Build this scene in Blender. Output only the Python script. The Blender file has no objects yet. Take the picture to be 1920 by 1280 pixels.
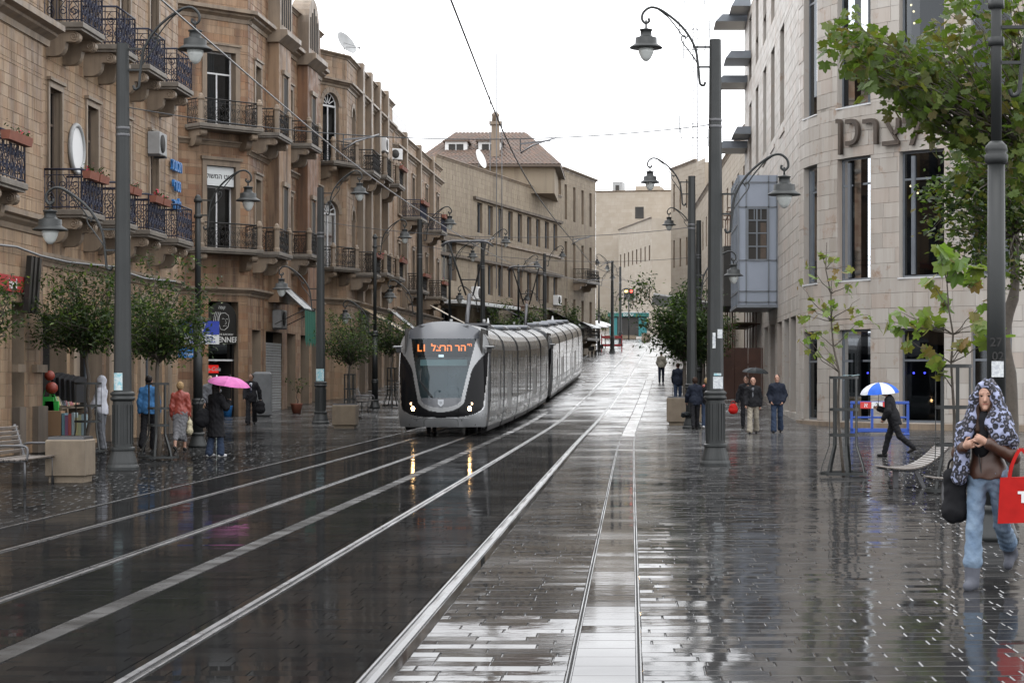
import bpy, math, random
import numpy as np
from mathutils import Vector, Matrix
R = math.radians
rng = random.Random(7)
nrg = np.random.default_rng(11)
SC = bpy.context.scene
COL = SC.collection
# ------------------------------------------------------------------ camera
F, VX, VY, CH = 3800.0, 1184.0, 712.0, 1.72      # focal in photo pixels, vanishing point, eye height
cam_d = bpy.data.cameras.new('camera'); cam = bpy.data.objects.new('camera', cam_d); COL.objects.link(cam)
cam_d.sensor_width = 36.0; cam_d.lens = F / 1920 * 36
cam_d.shift_x = (960 - VX) / 1920; cam_d.shift_y = (VY - 640) / 1920
cam_d.clip_start = 0.1; cam_d.clip_end = 5000
cam.location = (0, 0, CH); cam.rotation_euler = (R(90), 0, 0)
SC.camera = cam
# ------------------------------------------------------------------ sky, sun, exposure (overcast, raining)
SUN_EL, SUN_ROT = 80, 200
w = bpy.data.worlds.new('World'); SC.world = w; w.use_nodes = True
nt = w.node_tree; nt.nodes.clear()
sky = nt.nodes.new('ShaderNodeTexSky'); sky.sky_type = 'NISHITA'; sky.sun_disc = False
sky.sun_elevation = R(SUN_EL); sky.sun_rotation = R(SUN_ROT); sky.air_density = 1.0; sky.dust_density = 6.0; sky.ozone_density = 1.0
hs = nt.nodes.new('ShaderNodeHueSaturation'); hs.inputs['Saturation'].default_value = 0.10
mixc = nt.nodes.new('ShaderNodeMix'); mixc.data_type = 'RGBA'; mixc.inputs['Factor'].default_value = 0.75
mixc.inputs[7].default_value = (29.0, 29.4, 30.2, 1)          # even cloud layer
bg = nt.nodes.new('ShaderNodeBackground'); bg.inputs['Strength'].default_value = 0.12
out = nt.nodes.new('ShaderNodeOutputWorld')
nt.links.new(sky.outputs[0], hs.inputs['Color']); nt.links.new(hs.outputs[0], mixc.inputs[6])
nt.links.new(mixc.outputs[2], bg.inputs['Color']); nt.links.new(bg.outputs[0], out.inputs[0])
sd = bpy.data.lights.new('sun', 'SUN'); sd.energy = 0.5; sd.angle = R(30); sd.color = (1, .97, .93)
so = bpy.data.objects.new('sun', sd); COL.objects.link(so)
az = R(SUN_ROT); d = Vector((math.sin(az) * math.cos(R(SUN_EL)), math.cos(az) * math.cos(R(SUN_EL)), math.sin(R(SUN_EL))))
so.rotation_euler = d.to_track_quat('Z', 'Y').to_euler(); so.location = (0, -20, 60)
SC.view_settings.view_transform = 'Standard'; SC.view_settings.look = 'None'
SC.view_settings.exposure = -0.15; SC.view_settings.gamma = 1.0; SC.view_settings.use_curve_mapping = False
SC.cycles.max_bounces = 7; SC.cycles.diffuse_bounces = 3; SC.cycles.glossy_bounces = 4; SC.cycles.transparent_max_bounces = 12
SC.cycles.use_denoising = True; SC.cycles.caustics_reflective = False; SC.cycles.caustics_refractive = False
# ------------------------------------------------------------------ street shape
def sp(x, w):
    x = np.asarray(x, float) / w
    return w * np.where(x > 30, x, np.log1p(np.exp(np.minimum(x, 30))))
def zg(Y): return 0.038 * (sp(np.minimum(Y, 330.0) - 75, 8))          # street climbs beyond the tram
def cx(Y): return 0.022 * sp(np.minimum(Y, 400.0) - 64, 6)           # and bends to the right
def W(u, Y, z=0.0): return Vector((u + float(cx(Y)), Y, float(zg(Y)) + z))
def at(px, Y, py=None):
    X = (px - VX) * Y / F
    return (X, Y) if py is None else Vector((X, Y, CH - (py - VY) * Y / F))
def gnd(px, py):
    """ground point seen at a pixel"""
    lo, hi = 5.0, 320.0
    f = lambda Y: (VY + (CH - float(zg(Y))) * F / Y) - py
    for _ in range(60):
        m = (lo + hi) / 2
        if f(m) > 0: lo = m
        else: hi = m
    Y = (lo + hi) / 2
    return Vector(((px - VX) * Y / F, Y, float(zg(Y))))
def G(X, Y, dz=0.0): return Vector((X, Y, float(zg(Y)) + dz))
# ------------------------------------------------------------------ materials
MATS = {}
ALB = 1.0
def M(name, col=(.5, .5, .5), rough=.6, metal=0.0, col2=None, vs=3.0, vamt=.5, rand=None, bump=0.0, bs=30.0, streak=0.0,
      scol=(.05, .04, .035), spec=.5, emit=None, es=1.0, rough2=None, rs=2.0, alpha=None, coat=0.0, trans=None, wear=None, leaf=0.0):
    m = bpy.data.materials.new(name); m.use_nodes = True; MATS[name] = m
    k_ = ALB
    col = tuple(c * k_ for c in col); col2 = tuple(c * k_ for c in col2) if col2 else None; rand = [tuple(c * k_ for c in q) for q in rand] if rand else None; scol = tuple(c * k_ for c in scol)
    if wear: wear = (tuple(c * k_ for c in wear[0]), wear[1], wear[2])
    t = m.node_tree; L = t.links; n = t.nodes
    b = n['Principled BSDF']; b.inputs['Roughness'].default_value = rough; b.inputs['Metallic'].default_value = metal
    b.inputs['Specular IOR Level'].default_value = spec; b.inputs['Coat Weight'].default_value = coat; b.inputs['Coat Roughness'].default_value = .08
    b.inputs['Base Color'].default_value = (*col, 1)
    m.diffuse_color = (*col, 1)
    if emit: b.inputs['Emission Color'].default_value = (*emit, 1); b.inputs['Emission Strength'].default_value = es
    geo = n.new('ShaderNodeNewGeometry'); cur = None
    def noise(scale, detail=4, vec=None, rough_=.55):
        q = n.new('ShaderNodeTexNoise'); q.inputs['Scale'].default_value = scale; q.inputs['Detail'].default_value = detail
        q.inputs['Roughness'].default_value = rough_
        L.new(vec or geo.outputs['Position'], q.inputs['Vector']); return q.outputs['Fac']
    def mix(a, bcol, fac, mode='MIX'):
        x = n.new('ShaderNodeMix'); x.data_type = 'RGBA'; x.blend_type = mode
        if hasattr(a, 'links'): L.new(a, x.inputs[6])
        else: x.inputs[6].default_value = (*a, 1)
        if hasattr(bcol, 'links'): L.new(bcol, x.inputs[7])
        else: x.inputs[7].default_value = (*bcol, 1)
        if hasattr(fac, 'links'): L.new(fac, x.inputs[0])
        else: x.inputs[0].default_value = fac
        return x.outputs[2]
    def ramp(v, a, b_):
        r = n.new('ShaderNodeMapRange'); r.inputs[1].default_value = a; r.inputs[2].default_value = b_; L.new(v, r.inputs[0]); return r.outputs[0]
    if rand:       # colours per stone: list of colours
        oi = n.new('ShaderNodeObjectInfo'); ad = n.new('ShaderNodeMath'); ad.operation = 'ADD'
        L.new(oi.outputs['Random'], ad.inputs[0]); L.new(geo.outputs['Random Per Island'], ad.inputs[1])
        fr = n.new('ShaderNodeMath'); fr.operation = 'FRACT'; L.new(ad.outputs[0], fr.inputs[0])
        cr = n.new('ShaderNodeValToRGB'); cr.color_ramp.interpolation = 'LINEAR'; e = cr.color_ramp.elements
        while len(e) < len(rand): e.new(.5)
        for i, c in enumerate(rand): e[i].position = i / (len(rand) - 1); e[i].color = (*c, 1)
        L.new(fr.outputs[0], cr.inputs[0]); cur = cr.outputs[0]
    if col2: cur = mix(cur if cur is not None else col, col2, ramp(noise(vs), .5 - vamt / 2, .5 + vamt / 2))
    if wear: cur = mix(cur if cur is not None else col, wear[0], ramp(noise(wear[1], 6, rough_=.7), wear[2], wear[2] + .12))
    if streak:     # rain stains running down a wall
        mp = n.new('ShaderNodeMapping'); mp.inputs['Scale'].default_value = (2.2, 2.2, .16); L.new(geo.outputs['Position'], mp.inputs['Vector'])
        f1 = ramp(noise(1.0, 6, mp.outputs[0], .65), .44, .68)
        ml = n.new('ShaderNodeMath'); ml.operation = 'MULTIPLY'; L.new(f1, ml.inputs[0]); ml.inputs[1].default_value = streak
        cur = mix(cur if cur is not None else col, scol, ml.outputs[0])
    if cur is not None: L.new(cur, b.inputs['Base Color'])
    if rough2 is not None:
        r = n.new('ShaderNodeMapRange'); r.inputs[1].default_value = .35; r.inputs[2].default_value = .68
        r.inputs[3].default_value = rough; r.inputs[4].default_value = rough2; L.new(noise(rs, 5), r.inputs[0]); L.new(r.outputs[0], b.inputs['Roughness'])
    if bump:
        bp = n.new('ShaderNodeBump'); bp.inputs['Strength'].default_value = bump; bp.inputs['Distance'].default_value = .02
        L.new(noise(bs, 5), bp.inputs['Height']); L.new(bp.outputs[0], b.inputs['Normal'])
    if leaf:       # light passes through the blade
        tl = n.new('ShaderNodeBsdfTranslucent'); mx = n.new('ShaderNodeMixShader'); mx.inputs[0].default_value = leaf; o = n['Material Output']
        bc = n.new('ShaderNodeMix'); bc.data_type = 'RGBA'; bc.blend_type = 'MULTIPLY'; bc.inputs[0].default_value = 1.0; bc.inputs[7].default_value = (1.5, 1.7, .7, 1)
        L.new(cur, bc.inputs[6]); L.new(bc.outputs[2], tl.inputs[0]); L.new(b.outputs[0], mx.inputs[1]); L.new(tl.outputs[0], mx.inputs[2]); L.new(mx.outputs[0], o.inputs[0])
    if trans is not None:    # thin pane: tinted see-through plus mirror
        o = n['Material Output']; tr = n.new('ShaderNodeBsdfTransparent'); tr.inputs[0].default_value = (*trans, 1)
        gl = n.new('ShaderNodeBsdfGlossy'); gl.inputs['Roughness'].default_value = rough; gl.inputs[0].default_value = (.9, .95, 1, 1)
        fr = n.new('ShaderNodeFresnel'); fr.inputs[0].default_value = 1.5
        mx = n.new('ShaderNodeMixShader'); a2 = n.new('ShaderNodeMath'); a2.operation = 'MULTIPLY_ADD'; a2.inputs[1].default_value = .6; a2.inputs[2].default_value = spec * .1
        a2.use_clamp = True
        L.new(fr.outputs[0], a2.inputs[0]); L.new(a2.outputs[0], mx.inputs[0]); L.new(tr.outputs[0], mx.inputs[1]); L.new(gl.outputs[0], mx.inputs[2])
        L.new(mx.outputs[0], o.inputs[0])
    return m
ALB = .60       # rain-soaked stone
warm = [(.34, .18, .095), (.44, .28, .165), (.39, .245, .145), (.49, .325, .20), (.30, .145, .075), (.45, .26, .14)]
M('stone_b1', (.36, .25, .16), .75, rand=[(.42, .28, .165), (.50, .345, .215), (.45, .31, .19), (.52, .37, .235), (.40, .245, .14), (.48, .31, .18)], streak=.95, bump=.25, bs=25, rough2=.45, scol=(.13, .08, .052))
M('stone_b2', (.38, .24, .15), .75, rand=warm, streak=.95, bump=.25, bs=25, rough2=.45, scol=(.11, .062, .038), wear=((.46, .22, .10), 1.1, .60))
M('stone_b3', (.38, .27, .18), .75, rand=[(.38, .25, .155), (.44, .30, .185), (.38, .235, .14), (.47, .335, .22)], streak=.9, bump=.2, bs=25, rough2=.5, scol=(.13, .09, .06))
ALB = .62
M('stone_b5', (.40, .33, .24), .8, rand=[(.38, .31, .225), (.43, .355, .26), (.40, .33, .24), (.36, .29, .21)], streak=.45, bump=.2, bs=20, scol=(.16, .12, .09))
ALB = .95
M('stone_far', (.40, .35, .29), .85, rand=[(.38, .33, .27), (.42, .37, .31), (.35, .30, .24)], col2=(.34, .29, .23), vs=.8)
ALB = .64
M('stone_r', (.62, .58, .53), .6, rand=[(.58, .535, .485), (.63, .585, .53), (.53, .485, .435), (.58, .495, .43), (.61, .565, .51), (.49, .445, .395), (.65, .61, .56)],
  wear=((.42, .29, .21), 1.4, .585), streak=.4, bump=.12, bs=12, rough2=.4, scol=(.34, .27, .21))
ALB = .55
M('mortar', (.50, .39, .28), .9, col2=(.40, .31, .22)); M('mortar_pale', (.50, .46, .41), .9, col2=(.30, .27, .23))
M('trim', (.46, .35, .245), .65, col2=(.34, .26, .19), vs=2, streak=.6, bump=.15, scol=(.10, .075, .06), rough2=.4)
M('trim_dark', (.30, .24, .18), .7, col2=(.17, .13, .10), vs=1.5, streak=.7, bump=.2)
M('slab', (.33, .29, .24), .55, col2=(.22, .19, .16), vs=3, streak=.4)
ALB = 1.0
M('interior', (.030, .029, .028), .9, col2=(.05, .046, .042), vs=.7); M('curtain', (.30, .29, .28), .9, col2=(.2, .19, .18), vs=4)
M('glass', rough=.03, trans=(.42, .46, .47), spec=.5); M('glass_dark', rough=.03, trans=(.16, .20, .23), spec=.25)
M('glass_teal', rough=.04, trans=(.16, .28, .29), spec=1.5)
M('frame_white', (.62, .63, .64), .45, col2=(.5, .5, .5), vs=8); M('frame_grey', (.16, .18, .20), .4, metal=.3, col2=(.13, .14, .16))
M('wood_dark', (.06, .045, .035), .6, col2=(.1, .07, .05), vs=6)
M('iron_blue', (.010, .013, .032), .45, col2=(.018, .02, .04), vs=10, spec=.3); M('iron', (.012, .012, .013), .5, col2=(.022, .02, .018), vs=10, spec=.3)
M('pole', (.015, .017, .017), .42, col2=(.022, .024, .024), vs=2.5, rough2=.55, spec=.4, bump=.03, bs=60)
M('globe', (.62, .64, .62), .2, col2=(.5, .52, .5), vs=9, spec=.6)
M('steel', (.21, .21, .215), .26, metal=1, rough2=.4, rs=6); M('steel_dark', (.10, .10, .105), .4, metal=.6)
M('wire', (.04, .042, .045), .35, metal=.5)
def wet(name, cols, r0, r1, rs, k0, k1, bump, bs, ws=.45, up=None):
    """rain-wet paving: dark stone under a water film that covers it unevenly"""
    m = bpy.data.materials.new(name); m.use_nodes = True; MATS[name] = m; t = m.node_tree; n = t.nodes; L = t.links; n.clear()
    geo = n.new('ShaderNodeNewGeometry'); oi = n.new('ShaderNodeObjectInfo')
    def nz(sc, det=4):
        q = n.new('ShaderNodeTexNoise'); q.inputs['Scale'].default_value = sc; q.inputs['Detail'].default_value = det; L.new(geo.outputs['Position'], q.inputs['Vector']); return q.outputs['Fac']
    def mr(v, a, b, c, d_):
        q = n.new('ShaderNodeMapRange')
        for i, x in enumerate((a, b, c, d_)): q.inputs[i + 1].default_value = x
        L.new(v, q.inputs[0]); return q.outputs[0]
    def mt(o_, a, b):
        q = n.new('ShaderNodeMath'); q.operation = o_
        for i, x in enumerate((a, b)):
            if hasattr(x, 'links'): L.new(x, q.inputs[i])
            else: q.inputs[i].default_value = x
        return q.outputs[0]
    cr = n.new('ShaderNodeValToRGB'); e = cr.color_ramp.elements
    while len(e) < len(cols): e.new(.5)
    for i, c in enumerate(cols): e[i].position = i / (len(cols) - 1); e[i].color = (*c, 1)
    L.new(mt('FRACT', mt('ADD', oi.outputs['Random'], geo.outputs['Random Per Island']), 0.0), cr.inputs[0])
    df = n.new('ShaderNodeBsdfDiffuse'); L.new(cr.outputs[0], df.inputs[0])
    def blend(a, b_):       # brighter far sheen put into the gloss: roughness and reflectivity rise up the street
        if up is None: return a
        sx = n.new('ShaderNodeSeparateXYZ'); L.new(geo.outputs['Position'], sx.inputs[0]); f = mr(mt('ADD', sx.outputs[1], mt('MULTIPLY', mt('SUBTRACT', nz(.25, 3), .5), 30.0)), up[0], up[1], 0.0, 1.0)
        return mt('ADD', mt('MULTIPLY', a, mt('SUBTRACT', 1.0, f)), mt('MULTIPLY', b_, f))
    gl = n.new('ShaderNodeBsdfGlossy'); L.new(blend(mr(nz(rs, 5), .35, .68, r0, r1), mr(nz(.5, 5), .35, .68, .16, .30)), gl.inputs['Roughness'])
    bp = n.new('ShaderNodeBump'); bp.inputs['Strength'].default_value = bump; bp.inputs['Distance'].default_value = .02; L.new(nz(bs, 4), bp.inputs['Height'])
    L.new(bp.outputs[0], gl.inputs['Normal'])
    fr = n.new('ShaderNodeFresnel'); fr.inputs[0].default_value = 1.42
    fac = mt('MULTIPLY', fr.outputs[0], blend(mr(nz(ws, 5), .38, .62, k0, k1), mr(nz(.5, 5), .38, .62, .92, 1.0)))
    mx = n.new('ShaderNodeMixShader'); L.new(fac, mx.inputs[0]); L.new(df.outputs[0], mx.inputs[1]); L.new(gl.outputs[0], mx.inputs[2])
    o = n.new('ShaderNodeOutputMaterial'); L.new(mx.outputs[0], o.inputs[0])
wet('tar', [(.012, .012, .013), (.016, .016, .016)], .16, .3, .8, .95, 1.0, .002, 14)
wet('paver', [(.018, .018, .02), (.028, .027, .027), (.022, .022, .023), (.033, .032, .031)], .03, .12, .7, .74, 1.0, .03, 9, .35, (36, 84))
wet('paver_smooth', [(.009, .009, .0095), (.013, .013, .013), (.011, .011, .011)], .03, .11, .6, .28, .54, .0015, 12, .35, (50, 90))
wet('paver_far', [(.022, .022, .024), (.034, .033, .033), (.027, .027, .028)], .16, .3, .5, .95, 1.0, .003, 16)
wet('drain', [(.035, .035, .035), (.045, .045, .044)], .03, .12, 1.2, .4, .9, .002, 14)
wet('concrete_strip', [(.022, .0215, .0205), (.030, .029, .028)], .2, .35, 2, .10, .24, .01, 20)
M('concrete', (.19, .15, .105), .7, col2=(.14, .108, .074), vs=5, bump=.15, bs=60, streak=.4, wear=((.12, .09, .06), 3, .62))
M('tile_roof', (.16, .10, .07), .75, rand=[(.10, .065, .048), (.15, .09, .062), (.09, .068, .054), (.12, .08, .062)], streak=.3)
M('white_paint', (.7, .7, .7), .5, col2=(.58, .58, .57), vs=5); M('grey_box', (.33, .34, .34), .5, col2=(.25, .25, .25), vs=4)
M('leaf_dark', (.035, .058, .022), .5, rand=[(.014, .028, .010), (.030, .050, .017), (.02, .036, .013), (.042, .062, .021)], spec=.25, leaf=.4)
M('leaf_lite', (.09, .14, .035), .4, rand=[(.06, .10, .026), (.12, .17, .045), (.09, .13, .035), (.14, .16, .05)], spec=.4, leaf=.4)
M('leaf_plane', (.06, .085, .025), .45, rand=[(.040, .066, .016), (.080, .112, .026), (.055, .086, .02), (.10, .125, .032), (.09, .07, .024), (.05, .08, .018), (.07, .10, .024)], spec=.25, leaf=.4)
M('leaf_sap', (.13, .19, .045), .45, rand=[(.09, .15, .035), (.15, .21, .05), (.12, .17, .04), (.17, .17, .05), (.16, .10, .04)], spec=.4, leaf=.4)
M('bark', (.055, .045, .036), .8, col2=(.09, .075, .06), vs=12, bump=.4, bs=30)
M('petal', (.45, .03, .05), .6, rand=[(.5, .02, .05), (.4, .03, .10), (.55, .06, .08)]); M('terracotta', (.22, .075, .045), .7, col2=(.16, .055, .035), vs=6)
# ------------------------------------------------------------------ mesh builder
class MB:
    def __init__(s, fn=None): s.v = []; s.f = []; s.m = []; s.fn = fn; s.sm = []
    def add(s, vs, fs, m, smooth=False):
        o = len(s.v); s.v.extend(tuple(q) for q in vs)
        for f in fs: s.f.append(tuple(i + o for i in f)); s.m.append(m); s.sm.append(smooth)
        return s
    def box(s, x0, x1, y0, y1, z0, z1, m, T=None, ch=0.0):
        if x0 > x1: x0, x1 = x1, x0
        if y0 > y1: y0, y1 = y1, y0
        if z0 > z1: z0, z1 = z1, z0
        if not ch:
            v = [(x, y, z) for z in (z0, z1) for y in (y0, y1) for x in (x0, x1)]
            f = [(0, 2, 3, 1), (4, 5, 7, 6), (0, 1, 5, 4), (1, 3, 7, 5), (3, 2, 6, 7), (2, 0, 4, 6)]
        else:
            c = min(ch, (x1 - x0) * .45, (y1 - y0) * .45, (z1 - z0) * .45)
            v = []; f = []
            for z, i in ((z0, c), (z0 + c, 0), (z1 - c, 0), (z1, c)):
                v += [(x0 + i, y0 + i, z), (x1 - i, y0 + i, z), (x1 - i, y1 - i, z), (x0 + i, y1 - i, z)]
            f = [(3, 2, 1, 0), (12, 13, 14, 15)]
            for r in range(3):
                for k in range(4): f.append((r * 4 + k, r * 4 + (k + 1) % 4, r * 4 + 4 + (k + 1) % 4, r * 4 + 4 + k))
        if T is not None: v = [tuple(T @ Vector(q)) for q in v]
        return s.add(v, f, m)
    def bar(s, a, b, wx, wy, m, up=(0, 0, 1)):
        a, b = Vector(a), Vector(b); d = b - a; L = d.length
        if L < 1e-6: return s
        d.normalize(); up = Vector(up)
        if abs(d.dot(up)) > .95: up = Vector((0, 1, 0))
        x = d.cross(up).normalized(); y = x.cross(d)
        T = Matrix(((x.x, y.x, d.x, a.x), (x.y, y.y, d.y, a.y), (x.z, y.z, d.z, a.z), (0, 0, 0, 1)))
        return s.box(-wx / 2, wx / 2, -wy / 2, wy / 2, 0, L, m, T)
    def tube(s, pts, r, m, n=8, cap=True):
        P = [Vector(p) for p in pts]; N = len(P)
        rr = r if isinstance(r, (list, tuple)) else [r] * N
        v = []; fs = []; prev = None
        for i, p in enumerate(P):
            t = (P[min(i + 1, N - 1)] - P[max(i - 1, 0)])
            t = t.normalized() if t.length > 1e-9 else Vector((0, 0, 1))
            if prev is None:
                a = Vector((1, 0, 0)) if abs(t.x) < .8 else Vector((0, 1, 0)); x = t.cross(a).normalized()
            else:
                x = prev - t * prev.dot(t)
                x = x.normalized() if x.length > 1e-6 else t.orthogonal().normalized()
            prev = x; y = t.cross(x)
            for k in range(n):
                an = 2 * math.pi * k / n; v.append(p + (x * math.cos(an) + y * math.sin(an)) * rr[i])
        for i in range(N - 1):
            for k in range(n): fs.append((i * n + k, i * n + (k + 1) % n, (i + 1) * n + (k + 1) % n, (i + 1) * n + k))
        if cap: fs += [tuple(reversed(range(n))), tuple(range((N - 1) * n, N * n))]
        return s.add(v, fs, m, n > 5)
    def lathe(s, prof, m, n=20, c=(0, 0, 0), smooth=True, a0=0.0, sq=None):
        v = []; fs = []; N = len(prof)
        for r, z in prof:
            for k in range(n):
                an = a0 + 2 * math.pi * k / n; q = 1.0
                if sq: q = 1 / max(abs(math.cos(an)), abs(math.sin(an)))
                v.append((c[0] + r * q * math.cos(an), c[1] + r * q * math.sin(an), c[2] + z))
        for i in range(N - 1):
            for k in range(n): fs.append((i * n + k, i * n + (k + 1) % n, (i + 1) * n + (k + 1) % n, (i + 1) * n + k))
        if prof[0][0] > 1e-4: fs.append(tuple(reversed(range(n))))
        if prof[-1][0] > 1e-4: fs.append(tuple(range((N - 1) * n, N * n)))
        return s.add(v, fs, m, smooth)
    def ball(s, c, r, m, n=12, sc=(1, 1, 1)):
        v = []; fs = []; h = n // 2
        for i in range(h + 1):
            t = math.pi * i / h
            for k in range(n):
                a = 2 * math.pi * k / n; v.append((c[0] + r * sc[0] * math.sin(t) * math.cos(a), c[1] + r * sc[1] * math.sin(t) * math.sin(a), c[2] - r * sc[2] * math.cos(t)))
        for i in range(h):
            for k in range(n): fs.append((i * n + k, i * n + (k + 1) % n, (i + 1) * n + (k + 1) % n, (i + 1) * n + k))
        return s.add(v, fs, m, True)
    def prism(s, poly, ax, c0, c1, m):
        """poly in the two other axes (ax 'x': (y,z); 'y': (x,z); 'z': (x,y))"""
        def P(a, b, c): return (c, a, b) if ax == 'x' else ((a, c, b) if ax == 'y' else (a, b, c))
        n = len(poly); v = [P(a, b, c0) for a, b in poly] + [P(a, b, c1) for a, b in poly]
        f = [tuple(range(n)), tuple(reversed(range(n, 2 * n)))] + [(i, n + i, n + (i + 1) % n, (i + 1) % n) for i in range(n)]
        return s.add(v, f, m)
    def mesh(s, name, T=None):
        me = bpy.data.meshes.new(name)
        v = s.v
        if s.fn: v = [s.fn(*q) for q in v]
        if T is not None: v = [tuple(T @ Vector(q)) for q in v]
        me.from_pydata(v, [], s.f)
        names = list(dict.fromkeys(s.m))
        for q in names: me.materials.append(MATS[q])
        ix = {q: i for i, q in enumerate(names)}
        me.polygons.foreach_set('material_index', [ix[q] for q in s.m])
        me.polygons.foreach_set('use_smooth', s.sm)
        import bmesh as _b
        if len(s.f) < 60000:
            bm = _b.new(); bm.from_mesh(me); _b.ops.recalc_face_normals(bm, faces=bm.faces); bm.to_mesh(me); bm.free()
        me.update(); return me
    def build(s, name, parent=None, loc=None, rz=0.0, T=None):
        return link(name, s.mesh(name, T), parent, loc, rz)
def link(name, me, parent=None, loc=None, rz=0.0):
    o = bpy.data.objects.new(name, me); COL.objects.link(o); o.parent = parent
    if loc is not None: o.location = loc
    o.rotation_euler = (0, 0, rz); return o
def tag(o, label, cat, group=None):
    o['label'] = label; o['category'] = cat
    if group: o['group'] = group
    return o
def thing(name, label, cat, loc=(0, 0, 0), rz=0.0, group=None):
    o = bpy.data.objects.new(name, None); COL.objects.link(o); o.empty_display_size = .2
    o.location = loc; o.rotation_euler = (0, 0, rz); return tag(o, label, cat, group)
def struct(o): o['kind'] = 'structure'; return o
def stuff(o): o['kind'] = 'stuff'; return o
def fast_mesh(name, V, Q, mat, smooth=False):
    """big mesh from arrays: V (n,3), Q (m,4)"""
    me = bpy.data.meshes.new(name); V = np.asarray(V, np.float32); Q = np.asarray(Q, np.int32); k = Q.shape[1]
    me.vertices.add(len(V)); me.vertices.foreach_set('co', V.ravel())
    me.loops.add(Q.size); me.loops.foreach_set('vertex_index', Q.ravel())
    me.polygons.add(len(Q)); me.polygons.foreach_set('loop_start', np.arange(0, Q.size, k, dtype=np.int32))
    me.polygons.foreach_set('loop_total', np.full(len(Q), k, np.int32))
    me.polygons.foreach_set('use_smooth', np.full(len(Q), bool(smooth)))
    for q in (mat if isinstance(mat, (list, tuple)) else [mat]): me.materials.append(MATS[q])
    me.update(calc_edges=True); me.validate(); return me
def text_mesh(txt, size, ext, mat, bold=0.0, align='CENTER', shear=0.0):
    c = bpy.data.curves.new('t', 'FONT'); c.body = txt; c.size = size; c.extrude = ext; c.align_x = align; c.align_y = 'CENTER'; c.offset = bold; c.shear = shear
    o = bpy.data.objects.new('t', c); COL.objects.link(o)
    dg = bpy.context.evaluated_depsgraph_get(); me = bpy.data.meshes.new_from_object(o.evaluated_get(dg))
    bpy.data.objects.remove(o); bpy.data.curves.remove(c); me.materials.clear(); me.materials.append(MATS[mat]); return me
def text_obj(name, txt, size, ext, mat, parent, M4, bold=0.0, shear=0.0):
    """text standing in the local x-z plane, facing -y, with transform M4"""
    me = text_mesh(txt, size, ext, mat, bold, shear=shear); me.transform(M4 @ Matrix.Rotation(R(90), 4, 'X')); return link(name, me, parent)
def spiral(c, r0, r1, a0, turns, n=14):
    return [(c[0] + (r0 + (r1 - r0) * i / n) * math.cos(a0 + turns * 2 * math.pi * i / n), c[1] + (r0 + (r1 - r0) * i / n) * math.sin(a0 + turns * 2 * math.pi * i / n)) for i in range(n + 1)]
def copy_tree(o, parent=None):
    c = o.copy(); COL.objects.link(c); c.parent = parent
    for ch in o.children: copy_tree(ch, c)
    return c
# ================================================================== ground, paving, rails
ys = np.concatenate([np.arange(-40, 60, 5), np.arange(60, 340, 4), np.array([360, 420, 600, 1500])])
xs = np.array([-400, -60, -30, -20, -10, 0, 10, 20, 40, 400.0])
gv = [(x + float(cx(y)), y, float(zg(y)) - .007) for y in ys for x in xs]; nx = len(xs)
gq = [(j * nx + i, j * nx + i + 1, (j + 1) * nx + i + 1, (j + 1) * nx + i) for j in range(len(ys) - 1) for i in range(nx - 1)]
ground = struct(link('ground', fast_mesh('ground', gv, gq, 'tar')))
TL, TR, GA = -5.62, -2.2, .7175
RAILS = [TR + GA, TR - GA, TL + GA, TL - GA]
edges_u = sorted([-19.0, -7.32, -7.28] + [r + d for r in RAILS for d in (-.11, .11)] + [-4.02, -3.84, -.37, .05, 14.0])
zones = []     # (u0, u1, tilt, material)
zones.append((-19, -7.33, .0040, 'paver_smooth')); zones.append((.06, 14, .0135, 'paver'))
tz = sorted([(-7.27, RAILS[3] - .10), (RAILS[3] + .10, RAILS[2] - .10), (RAILS[2] + .10, -4.03), (-3.83, RAILS[1] - .10), (RAILS[1] + .10, RAILS[0] - .10)])
for a, b in tz: zones.append((a, b, .0022, 'paver_smooth'))
zones.append((RAILS[0] + .10, -.38, .0125, 'paver'))
CHF, JT = .006, .004
def pave(y0, y1, pitch, ln, mats, tk=1.0):
    res = {}
    for (u0, u1, tilt, mat) in zones:
        rows = np.arange(y0, y1, pitch); C = []
        for y in rows:
            off = nrg.uniform(0, ln); e = [u0]; x = u0 - off
            while x < u1:
                x += ln * nrg.uniform(.82, 1.2)
                if x > u0 + .06 and x < u1 - .06: e.append(x)
            e.append(u1)
            # only what the frame can see
            lim0, lim1 = (-60 - VX) * (y + .3) / F - 1.2, (1980 - VX) * (y + .3) / F + 1.2; cc = float(cx(y))
            rt = nrg.normal(0, tilt * tk * .7)
            for a, b in zip(e[:-1], e[1:]):
                if b + cc < lim0 or a + cc > lim1: continue
                C.append((a, b, y, rt))
        if C: res.setdefault(mat, []).append((np.array(C), tilt * tk))
    for mat, lst in res.items():
        A = np.concatenate([c for c, _ in lst]); T = np.concatenate([np.full(len(c), t) for c, t in lst]); n = len(A)
        a, b, y = A[:, 0] + JT / 2, A[:, 1] - JT / 2, A[:, 2]; ya, yb = y + JT / 2, y + pitch - JT / 2
        cc, zz = cx(y + pitch / 2), zg(y + pitch / 2)
        sl = (zg(y + pitch) - zg(y)) / pitch
        tx = nrg.normal(0, 1, n) * T * .8; ty = A[:, 3] + nrg.normal(0, 1, n) * T; dz = nrg.normal(0, .0009, n)
        tx = np.clip(tx, -.006, .012); ty = np.clip(ty, -.006, .012)
        mats.setdefault(mat, []).append((a + cc, b + cc, ya, yb, zz + dz, tx, ty + sl))
near, mid_, farm = {}, {}, {}
pave(9.6, 60, .2, .40, near); pave(60, 80.1, .3, .6, mid_, 1.5); pave(80.1, 130, .3, .6, farm, 2.5)
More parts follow.
